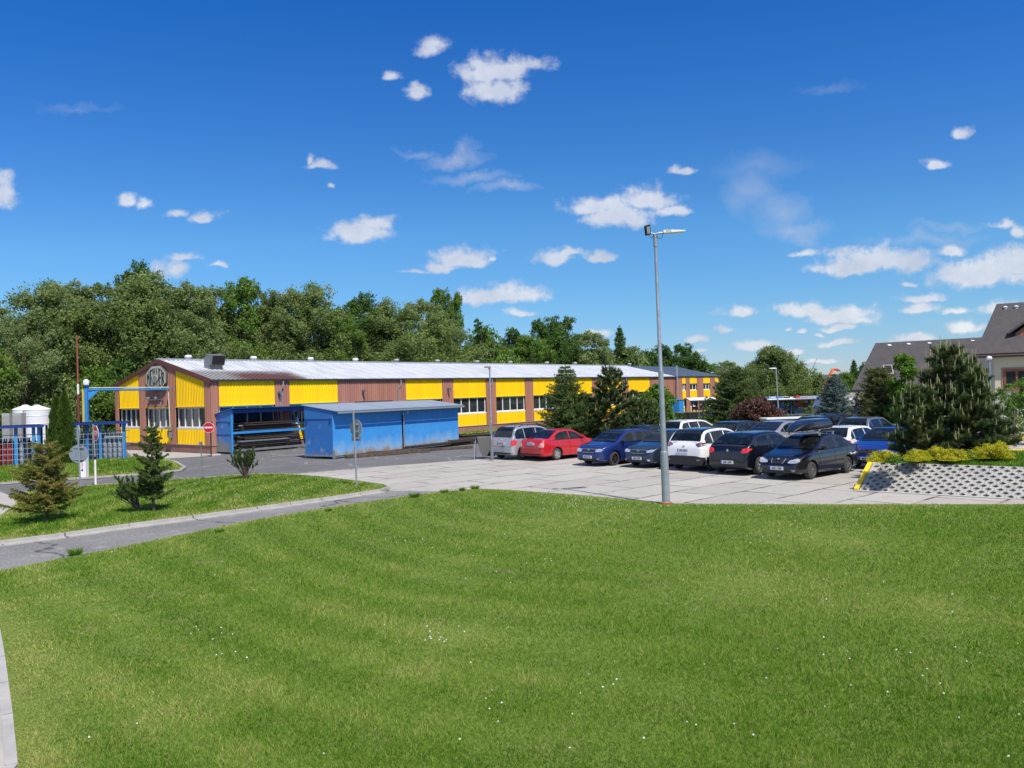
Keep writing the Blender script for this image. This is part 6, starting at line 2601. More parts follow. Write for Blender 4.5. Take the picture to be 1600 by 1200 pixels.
lobes_tree(hgt(p, 1592, 616), 1.1, .2, 18, 6000, .07, L_grey, 52, 'dome', lobe_r=.4, parent=t, stems=3)
t, p = plant2('bright green young tree cut by the right picture edge', 'tree', 'maple_tree', 1612, 0, D=34)
lobes_tree(hgt(p, 1612, 588), .8, 1.5, 12, 2600, .08, L_lime, 53, 'round', lobe_r=.45, parent=t)
t, p = plant2('lime green bush under the grey blue canopy', 'bush', 'bush', 1272, 0, D=66)
lobes_tree(hgt(p, 1272, 632), 1.6, .1, 16, 5000, .12, L_lime, 54, 'dome', lobe_r=.4, parent=t, stems=3)
t, p = plant2('little bush on the grass bank near the dark containers', 'bush', 'bush', 1066, 664)
lobes_tree(.9, .5, .05, 8, 1200, .09, L_green, 55, 'dome', lobe_r=.5, parent=t, stems=3)
# small bare-stemmed tree on the right
t, p = plant2('small tree with dark bare trunk left of the white car at the right edge', 'tree', 'young_tree', 1586, 697)
lobes_tree(hgt(p, 1586, 600), .9, 1.3, 10, 1500, .07, L_green, 56, 'round', lobe_r=.4, trunk_r=.07, parent=t)
# columnar thujas by the gas racks
for (x, yt, lab, sd) in ((90, 622, 'slim green thuja, left of the pair by the gas racks', 57), (103, 615, 'slim green thuja, right and taller one of the pair by the gas racks', 58)):
    t, p = plant2(lab, 'tree', 'thuja_tree', x, 727, 'pair of thujas')
    r2 = np.random.default_rng(sd)
    hh = hgt(p, x, yt)
    n = 26000
    tt = r2.random(n) ** .8
    rad = .56 * np.clip((1 - tt) ** .55, 0, 1) * (.75 + .25 * np.minimum(1, tt * 6))
    a = r2.uniform(0, 2 * np.pi, n)
    lump = 1 + .14 * np.sin(a * 5 + tt * 19) + .1 * np.sin(a * 3 - tt * 31)
    q = rad * lump * r2.uniform(.62, 1.06, n)
    C = np.stack([np.cos(a) * q, np.sin(a) * q, tt * hh], 1)
    D_ = np.stack([np.cos(a) * .45, np.sin(a) * .45, np.full(n, 1.)], 1) + r2.normal(0, .25, (n, 3))
    D_ /= np.linalg.norm(D_, axis=1, keepdims=True)
    npmesh('foliage', needle_tris(C, D_, .13, .035, r2), 3, L_thuja, .5 + r2.normal(0, .17, n), t)
    MB().tube([(0, 0, -.05), (0, 0, hh * .9)], [.07, .01], 7).build('trunk', M_bark, t)

# near island plants
t, p = plant2('ochre tinted spruce, leftmost young conifer on the near island', 'tree', 'spruce_tree', 73, 815, zb=KH)
conifer(hgt(p, 66, 690), .78, 20, 9, 115000, L_ochre, 61, droop=.04, nl=.05, nw=.010, parent=t, power=.42, start=.11, asym=.45, twigs=9, gaps=.26, up=.15)
t, p = plant2('dark green fir with bare lower stem in the middle of the near island', 'tree', 'fir_tree', 240, 798, zb=KH)
conifer(hgt(p, 234, 664), .62, 20, 8, 70000, L_spruce, 62, droop=-.05, nl=.055, nw=.011, parent=t, power=.60, start=.12, asym=.42, twigs=8, up=.3, gaps=.26)
t, p = plant2('small spreading pine shrub leaning left against the dark fir', 'bush', 'pine_shrub', 233, 799, zb=KH)
t.location.x -= .25
def shrub_pine(parent, spread, height, seed, nb, lean=-.3, per=150, nl=.07, m=L_pine):
    r2 = np.random.default_rng(seed)
    mb = MB()
    A, B_ = [], []
    for i in range(nb):
        a = r2.uniform(0, 6.28)
        q = spread * r2.uniform(.3, 1)
        e = Vector((math.cos(a) * q + lean, math.sin(a) * q * .8, height * r2.uniform(.45, 1.0)))
        m1 = Vector((e.x * .35, e.y * .35, e.z * .42))
        mb.tube([(0, 0, 0), m1, e], [.018, .012, .004], 5, caps=False)
        for k in range(5):
            s_ = m1.lerp(e, .45 + .55 * k / 4)
            d = Vector(r2.normal(size=3)) * .5 + Vector((0, 0, .8)) + (e - m1).normalized() * .6
            d.normalize()
            A.append(s_)
            B_.append(s_ + d * r2.uniform(.09, .17))
    A, B_ = np.array([tuple(v) for v in A]), np.array([tuple(v) for v in B_])
    idx = np.repeat(np.arange(len(A)), per)
    f = r2.random(len(idx))
    pt = A[idx] + (B_[idx] - A[idx]) * f[:, None]
    ax = (B_[idx] - A[idx])
    ax /= np.linalg.norm(ax, axis=1, keepdims=True)
    d = r2.normal(size=pt.shape)
    d /= np.linalg.norm(d, axis=1, keepdims=True)
    d = d * .8 + ax
    d /= np.linalg.norm(d, axis=1, keepdims=True)
    npmesh('foliage', needle_tris(pt, d, nl, .008, r2), 3, m, .5 + r2.normal(0, .17, len(idx)), parent)
    mb.build('stems', M_bark, parent, smooth=True)
shrub_pine(t, .38, .95, 63, 20, lean=-.42)
t, p = plant2('small open pine shrub with several stems at the top of the near island', 'bush', 'pine_shrub', 384, 749, zb=KH)
shrub_pine(t, .55, 1.25, 64, 40, lean=-.08, per=150, nl=.075)

# big pine on the planted bank
t, p = plant2('large dark pine covered in pale upright candles on the planted bank', 'tree', 'pine_tree', 1487, 712, zb=.75)
hh = hgt(p, 1478, 528)


def lob(a, t_):
    return 1.0 + .18 * math.cos(a - .3) - .12 * math.cos(2 * a)


pine(hh, 1.95, 2400, 105, 65, L_pine, nl=.11, nw=.010, candles=360, parent=t, lobes=lob)
t, p = plant2('smaller pine growing against the left side of the large pine', 'tree', 'pine_tree', 1440, 716, zb=.72)
pine(hgt(p, 1448, 598), 1.1, 800, 110, 66, L_pine, nl=.11, nw=.010, candles=110, parent=t)
t, p = plant2('smaller pine growing against the right side of the large pine', 'tree', 'pine_tree', 1524, 712, zb=.78)
pine(hgt(p, 1540, 560), 1.0, 800, 110, 67, L_pine, nl=.11, nw=.010, candles=110, parent=t)
# yellow shrubs along the top of the paved bank
for i, (x, y, w_, h_, mm, lab) in enumerate(((1388, 728, .42, .36, L_yellow, 'yellow green low shrub nearest the yellow kerb line'), (1408, 730, .30, .26, L_lime, 'small greener shrub beside the first yellow shrub'), (1440, 726, .36, .38, L_yellow, 'second yellow shrub from the kerb line, in the pine shade'), (1472, 724, .42, .42, L_yellow, 'third and middle yellow shrub of the bank'), (1494, 725, .38, .38, L_yellow, 'fourth yellow shrub touching the middle one'), (1516, 722, .36, .24, L_lime, 'low green patch shrub between the yellow shrubs'), (1540, 722, .42, .42, L_yellow, 'fifth yellow shrub left of the largest one'), (1568, 722, .46, .52, L_yellow, 'largest yellow shrub at the right end of the bank'))):
    t, p = plant2(lab, 'bush', 'yellow_shrub', x, y, 'yellow shrubs on the bank', zb=.74)
    t.location.y += .22
    lobes_tree(h_ * .85 + .03, w_ * 1.08, .02, 30, 13000, .021, mm, 70 + i, 'dome', lobe_r=.42, parent=t, stems=4, trunk_r=.012, name=('foliage', 'stems'))
# weeds along the driveway edge
for i, (x, y, h_, w_, lab) in enumerate(((647, 778, .26, .20, 'largest green weed tuft on the driveway edge'), (694, 771, .2, .17, 'green weed tuft between the two others near the slab corner'), (742, 765, .22, .16, 'green weed tuft at the corner of the lawn and the slabs'), (118, 868, .24, .16, 'leafy weed by the lower left driveway edge'), (513, 800, .16, .1, 'small yellow green weed on the driveway edge'), (343, 833, .16, .12, 'low weed on the driveway edge left of centre'), (722, 768, .2, .05, 'thin upright weed near the slab corner'))):
    t, p = plant2(lab, 'weed', 'weed_tuft', x, y, 'weeds along the driveway')
    r2 = np.random.default_rng(90 + i)
    n = 230
    q = w_ * np.sqrt(r2.random(n)) * .55
    a = r2.uniform(0, 2 * np.pi, n)
    C = np.stack([np.cos(a) * q, np.sin(a) * q, r2.random(n) * h_ * .2], 1)
    D_ = np.stack([np.cos(a) * 1.0, np.sin(a) * 1.0, np.full(n, 1.2)], 1) + r2.normal(0, .35, (n, 3))
    D_ /= np.linalg.norm(D_, axis=1, keepdims=True)
    npmesh('leaves', needle_tris(C, D_, h_ * .7, .016, r2), 3, L_lime, .6 + r2.normal(0, .2, n), t)

# ------------------------------------------------------------------ lamps, signs, racks and the rest
# tall galvanised lamp post on the lawn edge
bp = P(1041, 788)
tp = PD(1023.5, 366, bp.y)
lean = Vector((tp.x - bp.x, 0, 0))
HT = tp.z
t = thing('street_lamp', 'tall galvanised lamp post with floodlight and flat lamp head at the lawn edge', 'street lamp', bp)


def lpz(z):
    return Vector((lean.x * z / HT * 1.0, 0, z))


MB().tube([lpz(0.02), lpz(.06), lpz(1.42)], [.115, .112, .105], 20).build('lower_pole', M_galv, t, smooth=True)
MB().tube([lpz(1.42), lpz(1.46), lpz(1.48)], [.107, .10, .075], 20).build('collar', M_galv, t, smooth=True)
MB().tube([lpz(1.45), lpz(3.7)], [.078, .072], 18).build('middle_pole', M_galv, t, smooth=True)
MB().tube([lpz(3.68), lpz(3.74), lpz(HT)], [.073, .055, .042], 16).build('upper_pole', M_galv, t, smooth=True)
MB().lathe([(.17, 0), (.17, .055), (.12, .075)], 20).build('base_collar', mat('brick_red_plastic', (.36, .12, .06), .8), t)
MB().tube([lpz(HT - .35), lpz(HT)], .06, 12).build('sleeve', M_galv, t, smooth=True)
q = MB()
tl_ = lpz(HT)
q.tube([tl_, tl_ + Vector((.12, -.01, .03)), tl_ + Vector((.30, -.03, .03))], .03, 8)
q.tube([tl_, tl_ + Vector((-.14, -.02, .04))], .018, 8)
q.build('bracket', M_galv, t)
q = MB()
hd = tl_ + Vector((.22, -.02, .05))
q.prism([hd + Vector((0, -.06, -.03)), hd + Vector((0, .06, -.03)), hd + Vector((0, .06, .05)), hd + Vector((0, -.06, .05))], (1, 0, 0), .1)
q.add([hd + Vector(v) for v in ((.08, -.07, -.04), (.08, .07, -.04), (.20, .15, -.035), (.60, .10, -.01), (.60, -.10, -.01), (.20, -.15, -.035), (.08, -.07, .06), (.08, .07, .06), (.20, .15, .035), (.60, .10, .02), (.60, -.10, .02), (.20, -.15, .035))],
      [(0, 1, 2, 3, 4, 5), (11, 10, 9, 8, 7, 6), (0, 6, 7, 1), (1, 7, 8, 2), (2, 8, 9, 3), (3, 9, 10, 4), (4, 10, 11, 5), (5, 11, 6, 0)])
q.build('lamp_head', M_white, t)
q = MB()
fc = tl_ + Vector((-.22, -.10, .10))
Mf = (Matrix.Rotation(R(-20), 3, 'Y') @ Matrix.Rotation(R(35), 3, 'Z') @ Matrix.Rotation(R(20), 3, 'X'))
q.box(fc, (.20, .05, .27), M=Mf)
fl = q.build('floodlight', M_black, t)
MB().box(fc + Mf @ Vector((0, -.03, 0)), (.13, .012, .19), M=Mf).build('glass', mat('floodlight_glass', (.30, .30, .29), .3), fl)
q = MB()
q.tube([tl_ + Vector((.02, -.05, -.0)), tl_ + Vector((.06, -.06, -.12)), tl_ + Vector((.16, -.06, -.14)), tl_ + Vector((.22, -.04, 0))], .008, 5)
q.tube([tl_ + Vector((-.05, -.05, -.0)), tl_ + Vector((-.1, -.08, -.13)), tl_ + Vector((-.2, -.1, -.02))], .008, 5)
q.build('cable', M_black, t)

# small lamp post by the minivan
bp = P(769, 719)
t = thing('street_lamp', 'short grey lamp post with a small arm beside the silver minivan', 'street lamp', bp)
hz = PD(765, 574, bp.y).z
dx = PD(765, 574, bp.y).x - bp.x
MB().tube([(0, 0, 0), (dx * .3, 0, 1.0)], [.085, .08], 12).build('lower_pole', M_steelgrey, t, smooth=True)
MB().tube([(dx * .3, 0, 1.0), (dx, 0, hz)], [.05, .038], 12).build('upper_pole', M_galv, t, smooth=True)
q = MB()
q.box((dx - .10, 0, hz + .02), (.32, .14, .07))
q.box((dx - .02, -.02, hz - .06), (.12, .1, .06))
q.build('lamp_head', M_steelgrey, t)
MB().box((dx * .3 - .03, -.07, 1.55), (.12, .08, .5)).build('junction_box', M_steelgrey, t)
q = MB()
q.tube([(.02, -.06, 1.05), (.25, .1, .95), (.5, .3, .6), (.75, .5, .25)], .012, 5)
q.tube([(.02, -.06, 1.0), (.2, .1, .7), (.5, .3, .4)], .012, 5)
q.build('cable', M_orange, t)
# distant lamp
t = thing('street_lamp', 'distant lamp post with a flat pale head turned left, in front of the round willow', 'street lamp', Vector((PD(1217, 650, 60).x, 60, 0)))
hz = PD(1214, 576, 60).z
MB().tube([(0, 0, 0), (-.1, 0, hz)], [.07, .04], 10).build('pole', M_galv, t, smooth=True)
MB().lathe([(.02, -.30), (.10, -.2), (.12, .1), (.06, .28)], 12, Matrix.Translation((-.32, 0, hz + .02)) @ Matrix.Rotation(math.pi / 2, 4, 'Y') @ Matrix.Diagonal((.5, 1, 1, 1))).build('lamp_head', M_white, t, smooth=True)
# globe lamp in front of the beige house
t = thing('street_lamp', 'slim lamp post with a white ball on top before the beige house', 'street lamp', Vector((PD(1547, 600, 36).x, 36, 0)))
hz = PD(1547, 560, 36).z
MB().tube([(0, 0, 0), (0, 0, hz)], .045, 10).build('pole', M_signback, t, smooth=True)
MB().lathe([(.0, -.1), (.09, -.07), (.13, 0), (.11, .07), (0, .12)], 14, Matrix.Translation((0, 0, hz)), caps=False).build('globe', M_white, t, smooth=True)

# sign seen from behind, in the middle
bp = P(557.5, 760, KH)
t = thing('road_sign', 'round road sign with a small plate below, seen from behind on a slim grey pole', 'road sign', bp)
hz = PD(555.5, 641, bp.y).z - KH
MB().tube([(0, 0, 0), (-.05, 0, hz)], .032, 12).build('pole', M_galv, t, smooth=True)
zc = PD(557, 669, bp.y).z - KH
Mr = Matrix.Rotation(R(-38), 4, 'Z')
q = MB().lathe([(.0, -.006), (.295, -.006), (.30, 0), (.295, .006), (0, .006)], 36, Matrix.Translation((.02, .06, zc)) @ Mr @ Matrix.Rotation(math.pi / 2, 4, 'X'), caps=False)
sp_ = q.build('sign_plate', M_signback, t)
q = MB().lathe([(.294, -.012), (.306, -.012), (.306, .012), (.294, .012)], 36, Matrix.Translation((.02, .06, zc)) @ Mr @ Matrix.Rotation(math.pi / 2, 4, 'X'), caps=False)
q.build('rim', M_galv, sp_)
zc2 = PD(557, 685, bp.y).z - KH
MB().box((.02, .06, zc2), (.50, .012, .18), R(-38)).build('supplementary_plate', M_signback, t)
q = MB()
for z_ in (zc + .13, zc - .13, zc2):
    q.box((.0, .03, z_), (.34, .04, .035), R(-38))
q.build('clamp', M_galv, t)

# no entry sign at the corner of the open rack shed
bp = P(330, 713)
t = thing('no_entry_sign', 'round red no entry sign with white bar beside the open rack shed', 'road sign', bp)
MB().tube([(0, 0, 0), (0, 0, 2.0)], .035, 10).build('pole', M_black, t, smooth=True)
c = PD(326, 668, bp.y - .08) - bp
Mr = Matrix.Translation(c) @ Matrix.Rotation(R(8), 4, 'Z') @ Matrix.Rotation(math.pi / 2, 4, 'X')
sp_ = MB().lathe([(.315, 0), (.315, .02)], 36, Mr).build('sign_plate', M_signwhite, t)
MB().lathe([(.295, .02), (.295, .024)], 36, Mr).build('red_disc', M_red, sp_)
MB().box(c + Vector((.004, -.03, 0)), (.44, .006, .085), R(8)).build('white_bar', M_signwhite, sp_)
q = MB()
q.tube([(.03, .05, 2.05), (.03, .05, 1.5)], .09, 8)
q.build('flood_lamp', M_black, t)

# short dark post on the island edge
bp = P(317, 748.5, KH)
t = thing('marker_post', 'short dark steel post with a small box head on the island edge', 'post', bp)
hz = PD(315, 693, bp.y).z - KH
MB().tube([(0, 0, 0), (-.05, 0, hz)], .022, 8).build('post', M_steelgrey, t)
MB().box((-.05, -.01, hz), (.12, .06, .16)).build('box_head', M_steelgrey, t)
MB().lathe([(.09, 0), (.07, .05), (.03, .09)], 12).build('foot', M_darksteel, t)

# left sign pole: octagon over a disc, both seen from behind
bp = P(125.5, 761, KH)
t = thing('road_sign', 'pole with round and octagonal signs seen from behind, left of the stop sign', 'road sign', bp)
hz = PD(124, 666, bp.y).z - KH
MB().tube([(0, 0, 0), (-.04, 0, hz)], .032, 12).build('pole', M_galv, t, smooth=True)
c = PD(123, 709, bp.y + .06) - bp
sp_ = MB().lathe([(0, -.006), (.345, -.006), (.35, 0), (.345, .006), (0, .006)], 36, Matrix.Translation(c) @ Matrix.Rotation(R(6), 4, 'Z') @ Matrix.Rotation(math.pi / 2, 4, 'X'), caps=False).build('round_plate', M_signback, t)
MB().lathe([(.342, -.012), (.354, -.012), (.354, .012), (.342, .012)], 36, Matrix.Translation(c) @ Matrix.Rotation(R(6), 4, 'Z') @ Matrix.Rotation(math.pi / 2, 4, 'X'), caps=False).build('rim', M_galv, sp_)
q = MB()
q.box(c + Vector((.02, -.03, .24)), (.4, .03, .035))
q.box(c + Vector((.02, -.03, -.22)), (.4, .03, .035))
q.build('clamp', M_galv, sp_)
c = PD(122, 678, bp.y + .07) - bp
MX = Matrix.Translation(c) @ Matrix.Rotation(R(-50), 4, 'Z') @ Matrix.Rotation(math.pi / 2, 4, 'X') @ Matrix.Rotation(R(22.5), 4, 'Z')
sp_ = MB().lathe([(.36, -.006), (.36, .006)], 8, MX).build('octagon_plate', M_signback, t)
q = MB()
q.lathe([(.35, -.012), (.368, -.012), (.368, .012), (.35, .012)], 8, MX, caps=False)
q.box(c + Vector((0, -.03, .22)), (.2, .03, .035))
q.box(c + Vector((0, -.03, -.18)), (.2, .03, .035))
q.build('rim', M_galv, sp_)

# stop sign, seen at a glancing angle
bp = P(149.5, 757.5, KH)
t = thing('stop_sign', 'red stop sign turned nearly edge on, on a white and grey pole', 'road sign', bp)
hz = PD(147, 663, bp.y).z - KH
z1 = PD(148, 716, bp.y).z - KH
MB().tube([(0, 0, 0), (0, 0, z1)], .04, 12).build('lower_pole', M_signwhite, t, smooth=True)
MB().tube([(0, 0, z1), (-.05, 0, hz)], .03, 12).build('upper_pole', M_galv, t, smooth=True)
q = MB().lathe([(.05, -.04), (.055, 0), (.05, .07)], 12, Matrix.Translation((0, 0, z1)))
q.build('collar', M_black, t)
c = PD(149.5, 677, bp.y - .05) - bp
AZ = R(-43)
MX = Matrix.Translation(c) @ Matrix.Rotation(AZ, 4, 'Z') @ Matrix.Rotation(math.pi / 2, 4, 'X') @ Matrix.Rotation(R(22.5), 4, 'Z')
sp_ = MB().lathe([(.325, 0), (.325, .012)], 8, MX).build('sign_plate', M_signwhite, t)
MB().lathe([(.295, .012), (.295, .016)], 8, MX).build('red_face', M_red, sp_)
tm = text_mesh('STOP', .20, 'lettering', M_signwhite, sp_, .001, .003)
tm.matrix_local = Matrix.Translation(c) @ Matrix.Rotation(AZ, 4, 'Z') @ Matrix.Rotation(math.pi / 2, 4, 'X') @ Matrix.Translation((0, 0, .019)) @ Matrix.Diagonal((.95, 1.25, 1, 1))

# white bollard with red and black mark
bp = P(132, 748)
t = thing('gate_pillar', 'squat white gate pillar with a red stripe and black dot under the round sign', 'pillar', bp)
hz = PD(132, 706, bp.y).z
MB().box((0, 0, hz / 2), (.27, .25, hz)).build('housing', M_signwhite, t)
MB().box((-.02, -.128, hz * .56), (.028, .006, hz * .34)).build('red_stripe', M_red, t)
MB().lathe([(.045, 0), (.045, .006)], 14, Matrix.Translation((-.02, -.126, hz * .33)) @ Matrix.Rotation(math.pi / 2, 4, 'X')).build('black_dot', M_black, t)

# tall red-brown mast
bp = Vector((PD(123, 650, 56).x, 56, 0))
t = thing('mast', 'slender red brown mast with a short white band behind the gas racks', 'mast', bp)
z0, z1, z2, z3 = [PD(123, y, 56).z for y in (660, 616, 600, 524)]
MB().tube([(0, 0, 0), (0, 0, z1)], .085, 10).build('lower_mast', M_fascia, t)
MB().tube([(0, 0, z1), (0, 0, z2)], .07, 10).build('white_band', M_white, t)
MB().tube([(0, 0, z2), (0, 0, z3)], [.062, .05], 10).build('upper_mast', mat('mast_red', (.28, .08, .045), .6), t)

# blue pipe gantry between the racks and the gable
bp = Vector((PD(137, 700, 46).x, 46, 0))
t = thing('pipe_gantry', 'blue gantry post with a white ball lamp and a long beam reaching to the gable', 'gantry', bp)
zt_ = PD(136, 606, 46).z
MB().box((0, 0, zt_ / 2), (.16, .16, zt_)).build('post', M_ltblue, t)
endp = hp(0, 4.85, 0) + GN * .22
zb_ = PD(140, 609.5, 46).z
e_ = Vector((endp.x - bp.x, endp.y - bp.y, zb_ + .02))
MB().tube([(0, 0, zb_), e_], .06, 8).build('beam', M_ltblue, t, smooth=True)
MB().tube([(-.1, -.02, zb_ + .13), e_ + Vector((0, 0, .13))], .04, 8).build('pipe', mat('cream_pipe', (.62, .58, .46), .5), t, smooth=True)
MB().tube([e_ + Vector((-.05, 0, .1)), e_ + Vector((-.02, 0, -1.2)), Vector((e_.x, e_.y, 1.7))], .035, 8).build('drop_pipe', MATS['cream_pipe'], t, smooth=True)
MB().box(e_ + Vector((-.8, -.55, -.0)), (.5, .1, .12), math.atan2(e_.y, e_.x)).build('beam_box', M_navy, t)
MB().tube([(-.25, .1, 0), (-.25, .1, zb_ + .1)], .07, 10).build('yellow_pipe', mat('gas_pipe_yellow', (.62, .46, .10), .5), t, smooth=True)
MB().prism([(.1, 0, zb_ - .1), (.1, 0, zb_ - .6), (.6, .25, zb_ - .05)], (0, 1, 0), .05).build('brace', M_ltblue, t)
MB().tube([(0, 0, zt_ - .02), (0, 0, zt_ + .12)], [.1, .13], 12).build('lamp_neck', M_navy, t)
MB().lathe([(.05, 0), (.15, .08), (.17, .2), (.15, .32), (.06, .40), (0, .41)], 16, Matrix.Translation((0, 0, zt_ + .1)), caps=False).build('globe', M_signwhite, t, smooth=True)

# storage tanks and grey cabinets
for (x, D, lab) in ((58, 54, 'white domed storage tank, right and nearer one'), (40, 57, 'white domed storage tank, left one behind the other')):
    bp = Vector((PD(x, 650, D).x, D, 0))
    t = thing('storage_tank', lab, 'tank', bp, 0, 'white storage tanks')
    zt_ = PD(x, 633, D).z
    r_t = .83
    MB().lathe([(r_t, 0), (r_t, zt_ - .34)], 32, caps=False).build('shell', M_tank, t, smooth=True)
    MB().lathe([(r_t, zt_ - .34), (r_t + .02, zt_ - .32), (r_t * .96, zt_ - .25), (r_t * .3, zt_ - .05), (.2, zt_ - .03), (.18, zt_ + .02), (0, zt_ + .03)], 32, caps=False).build('lid', M_signwhite, t, smooth=True)
    q = MB()
    for z_ in (zt_ - .75, zt_ - 1.3, 1.2):
        q.lathe([(r_t + .004, z_), (r_t + .02, z_ + .03), (r_t + .004, z_ + .06)], 32, caps=False)
    q.build('hoop', M_signback if x == 40 else M_tank, t, smooth=True)
for (x, D, w_, lab) in ((12.5, 50, .48, 'narrow grey cabinet, left one beside the tanks'), (30, 50, .55, 'narrow grey cabinet standing before the tanks')):
    bp = Vector((PD(x, 650, D).x, D, 0))
    t = thing('cabinet', lab, 'cabinet', bp, 0, 'grey cabinets')
    zt_ = PD(x, 645.5, D).z
    MB().box((0, 0, zt_ / 2), (w_, .5, zt_)).build('housing', mat('cabinet_grey', (.36, .36, .36), .7), t)
    MB().box((0, -.258, zt_ * .55), (w_ * .86, .012, zt_ * .8)).build('door', mat('cabinet_door_grey', (.33, .33, .335), .7), t)

# gas bottle racks
M_bred = mat('bottle_red', (.30, .035, .03), .5)
M_bdk = mat('bottle_navy', (.03, .05, .10), .5)
M_bgr = mat('bottle_grey', (.36, .40, .45), .45, metal=.2)
M_mesh = mat('rack_mesh', (.30, .38, .50), .5)


def bottle(m, lab, group, loc):
    t = thing('gas_cylinder', lab, 'gas cylinder', loc, 0, group)
    MB().lathe([(.105, .0), (.115, .03), (.115, 1.22), (.10, 1.32), (.05, 1.42)], 14).build('cylinder', m, t, smooth=True)
    MB().lathe([(.035, 1.40), (.045, 1.42), (.045, 1.56), (.02, 1.58)], 10).build('valve_cap', M_signback, t, smooth=True)
    return t


RA, RB = P(-60, 734), P(62, 728)
R2A, R2B = P(116, 722), P(196, 719)
for (a, b, lab, posts, k) in ((RA, RB, 'long blue roofed gas bottle rack at the left edge, red bottles inside', (0, .35, .70, .93, 1.0), 0), (R2A, R2B, 'blue roofed gas bottle rack in front of the gable, grey bottles inside', (0, .52, .985), 1)):
    d = b - a
    L_ = d.length
    rz_ = math.atan2(d.y, d.x)
    t = thing('gas_rack', lab, 'gas rack', a, rz_, 'blue gas racks')
    dp, zf, zb2 = (1.5, .8)[k], 2.28, 2.18
    q = MB()
    q.corr((-.35, -.35, zf), (1, 0, 0), (0, 1, -.05), (0, 0, 1), L_ + .5, 0, dp + .5, .16, .035, .35)
    q.build('roof', M_navy, t)
    MB().box((L_ / 2, -.33, zf - .08), (L_ + .66, .05, .12)).build('fascia', M_navy, t)
    for f in posts:
        MB().box((L_ * f, 0, zf / 2), (.15, .13, zf)).build('post', M_ltblue, t)
        if k == 0 or f < .9:
            MB().box((L_ * f, dp, zb2 / 2), (.10, .10, zb2)).build('post', M_navy, t)
    q = MB()
    nx_ = int(L_ / .22)
    for i in range(nx_):
        q.box((.1 + i * (L_ - .2) / max(1, nx_ - 1), -.06, .92), (.018, .018, 1.7))
    for z_ in (.1, .4, .7, 1.0, 1.3, 1.6, 1.76):
        q.box((L_ / 2, -.062, z_), (L_, .02, .022))
    q.build('mesh_front', M_mesh, t)
    q = MB()
    for z_ in (.1, .5, .9, 1.3, 1.7):
        q.box((L_ / 2, dp - .02, z_), (L_, .03, .03))
    q.build('mesh_back', M_mesh, t)
    if k == 0:
        for i in range(26):
            x = .3 + i * .275
            if x > L_ - .2:
                break
            m_, nm = ((M_bred, 'red') if (i % 9) in (4, 5, 6, 7) or x > L_ * .42 and x < L_ * .56 else (M_bdk, 'navy') if i % 3 else (M_bgr, 'grey'))
            for r2 in range(2):
                bottle(m_, '%s gas bottle standing in the left blue rack' % nm, '%s bottles in the left rack' % nm, a + rot2(rz_, x, .35 + r2 * .4))
    else:
        for i in range(10):
            x = .25 + i * .27
            if x > L_ - .2:
                break
            m_, nm = (M_bgr, 'grey') if x > L_ * .5 else (M_bdk, 'navy')
            for r2 in range(2):
                bottle(m_, '%s gas bottle standing in the rack before the gable' % nm, '%s bottles in the right rack' % nm, a + rot2(rz_, x, .35 + r2 * .4))
        tr = thing('metal_tray', 'pale metal tray lying on the grey bottles of the rack before the gable', 'tray', a + rot2(rz_, L_ * .76, .3) + Vector((0, 0, 1.36)), rz_)
        MB().box((0, 0, .06), (1.0, .4, .12)).build('tray', M_tank, tr)

# folded dark board by the small lamp post
bp = P(757, 716)
t = thing('folding_board', 'dark board leaning on a thin metal stand beside the short lamp post', 'board', bp, R(20))
MB().prism([(-.12, -.1, .1), (.55, -.1, .1), (.42, .25, 1.05), (-.35, .25, 1.05)], (0, 1, 0), .03).build('board', M_darkplastic, t)
q = MB()
q.tube([(-.5, .1, 0), (-.35, .3, 1.02), (-.28, .55, 0)], .018, 6)
q.tube([(.5, .1, 0), (.42, .3, 1.02)], .018, 6)
q.tube([(-.35, .28, 1.04), (.45, .28, 1.04)], .018, 6)
q.build('stand', M_galv, t)

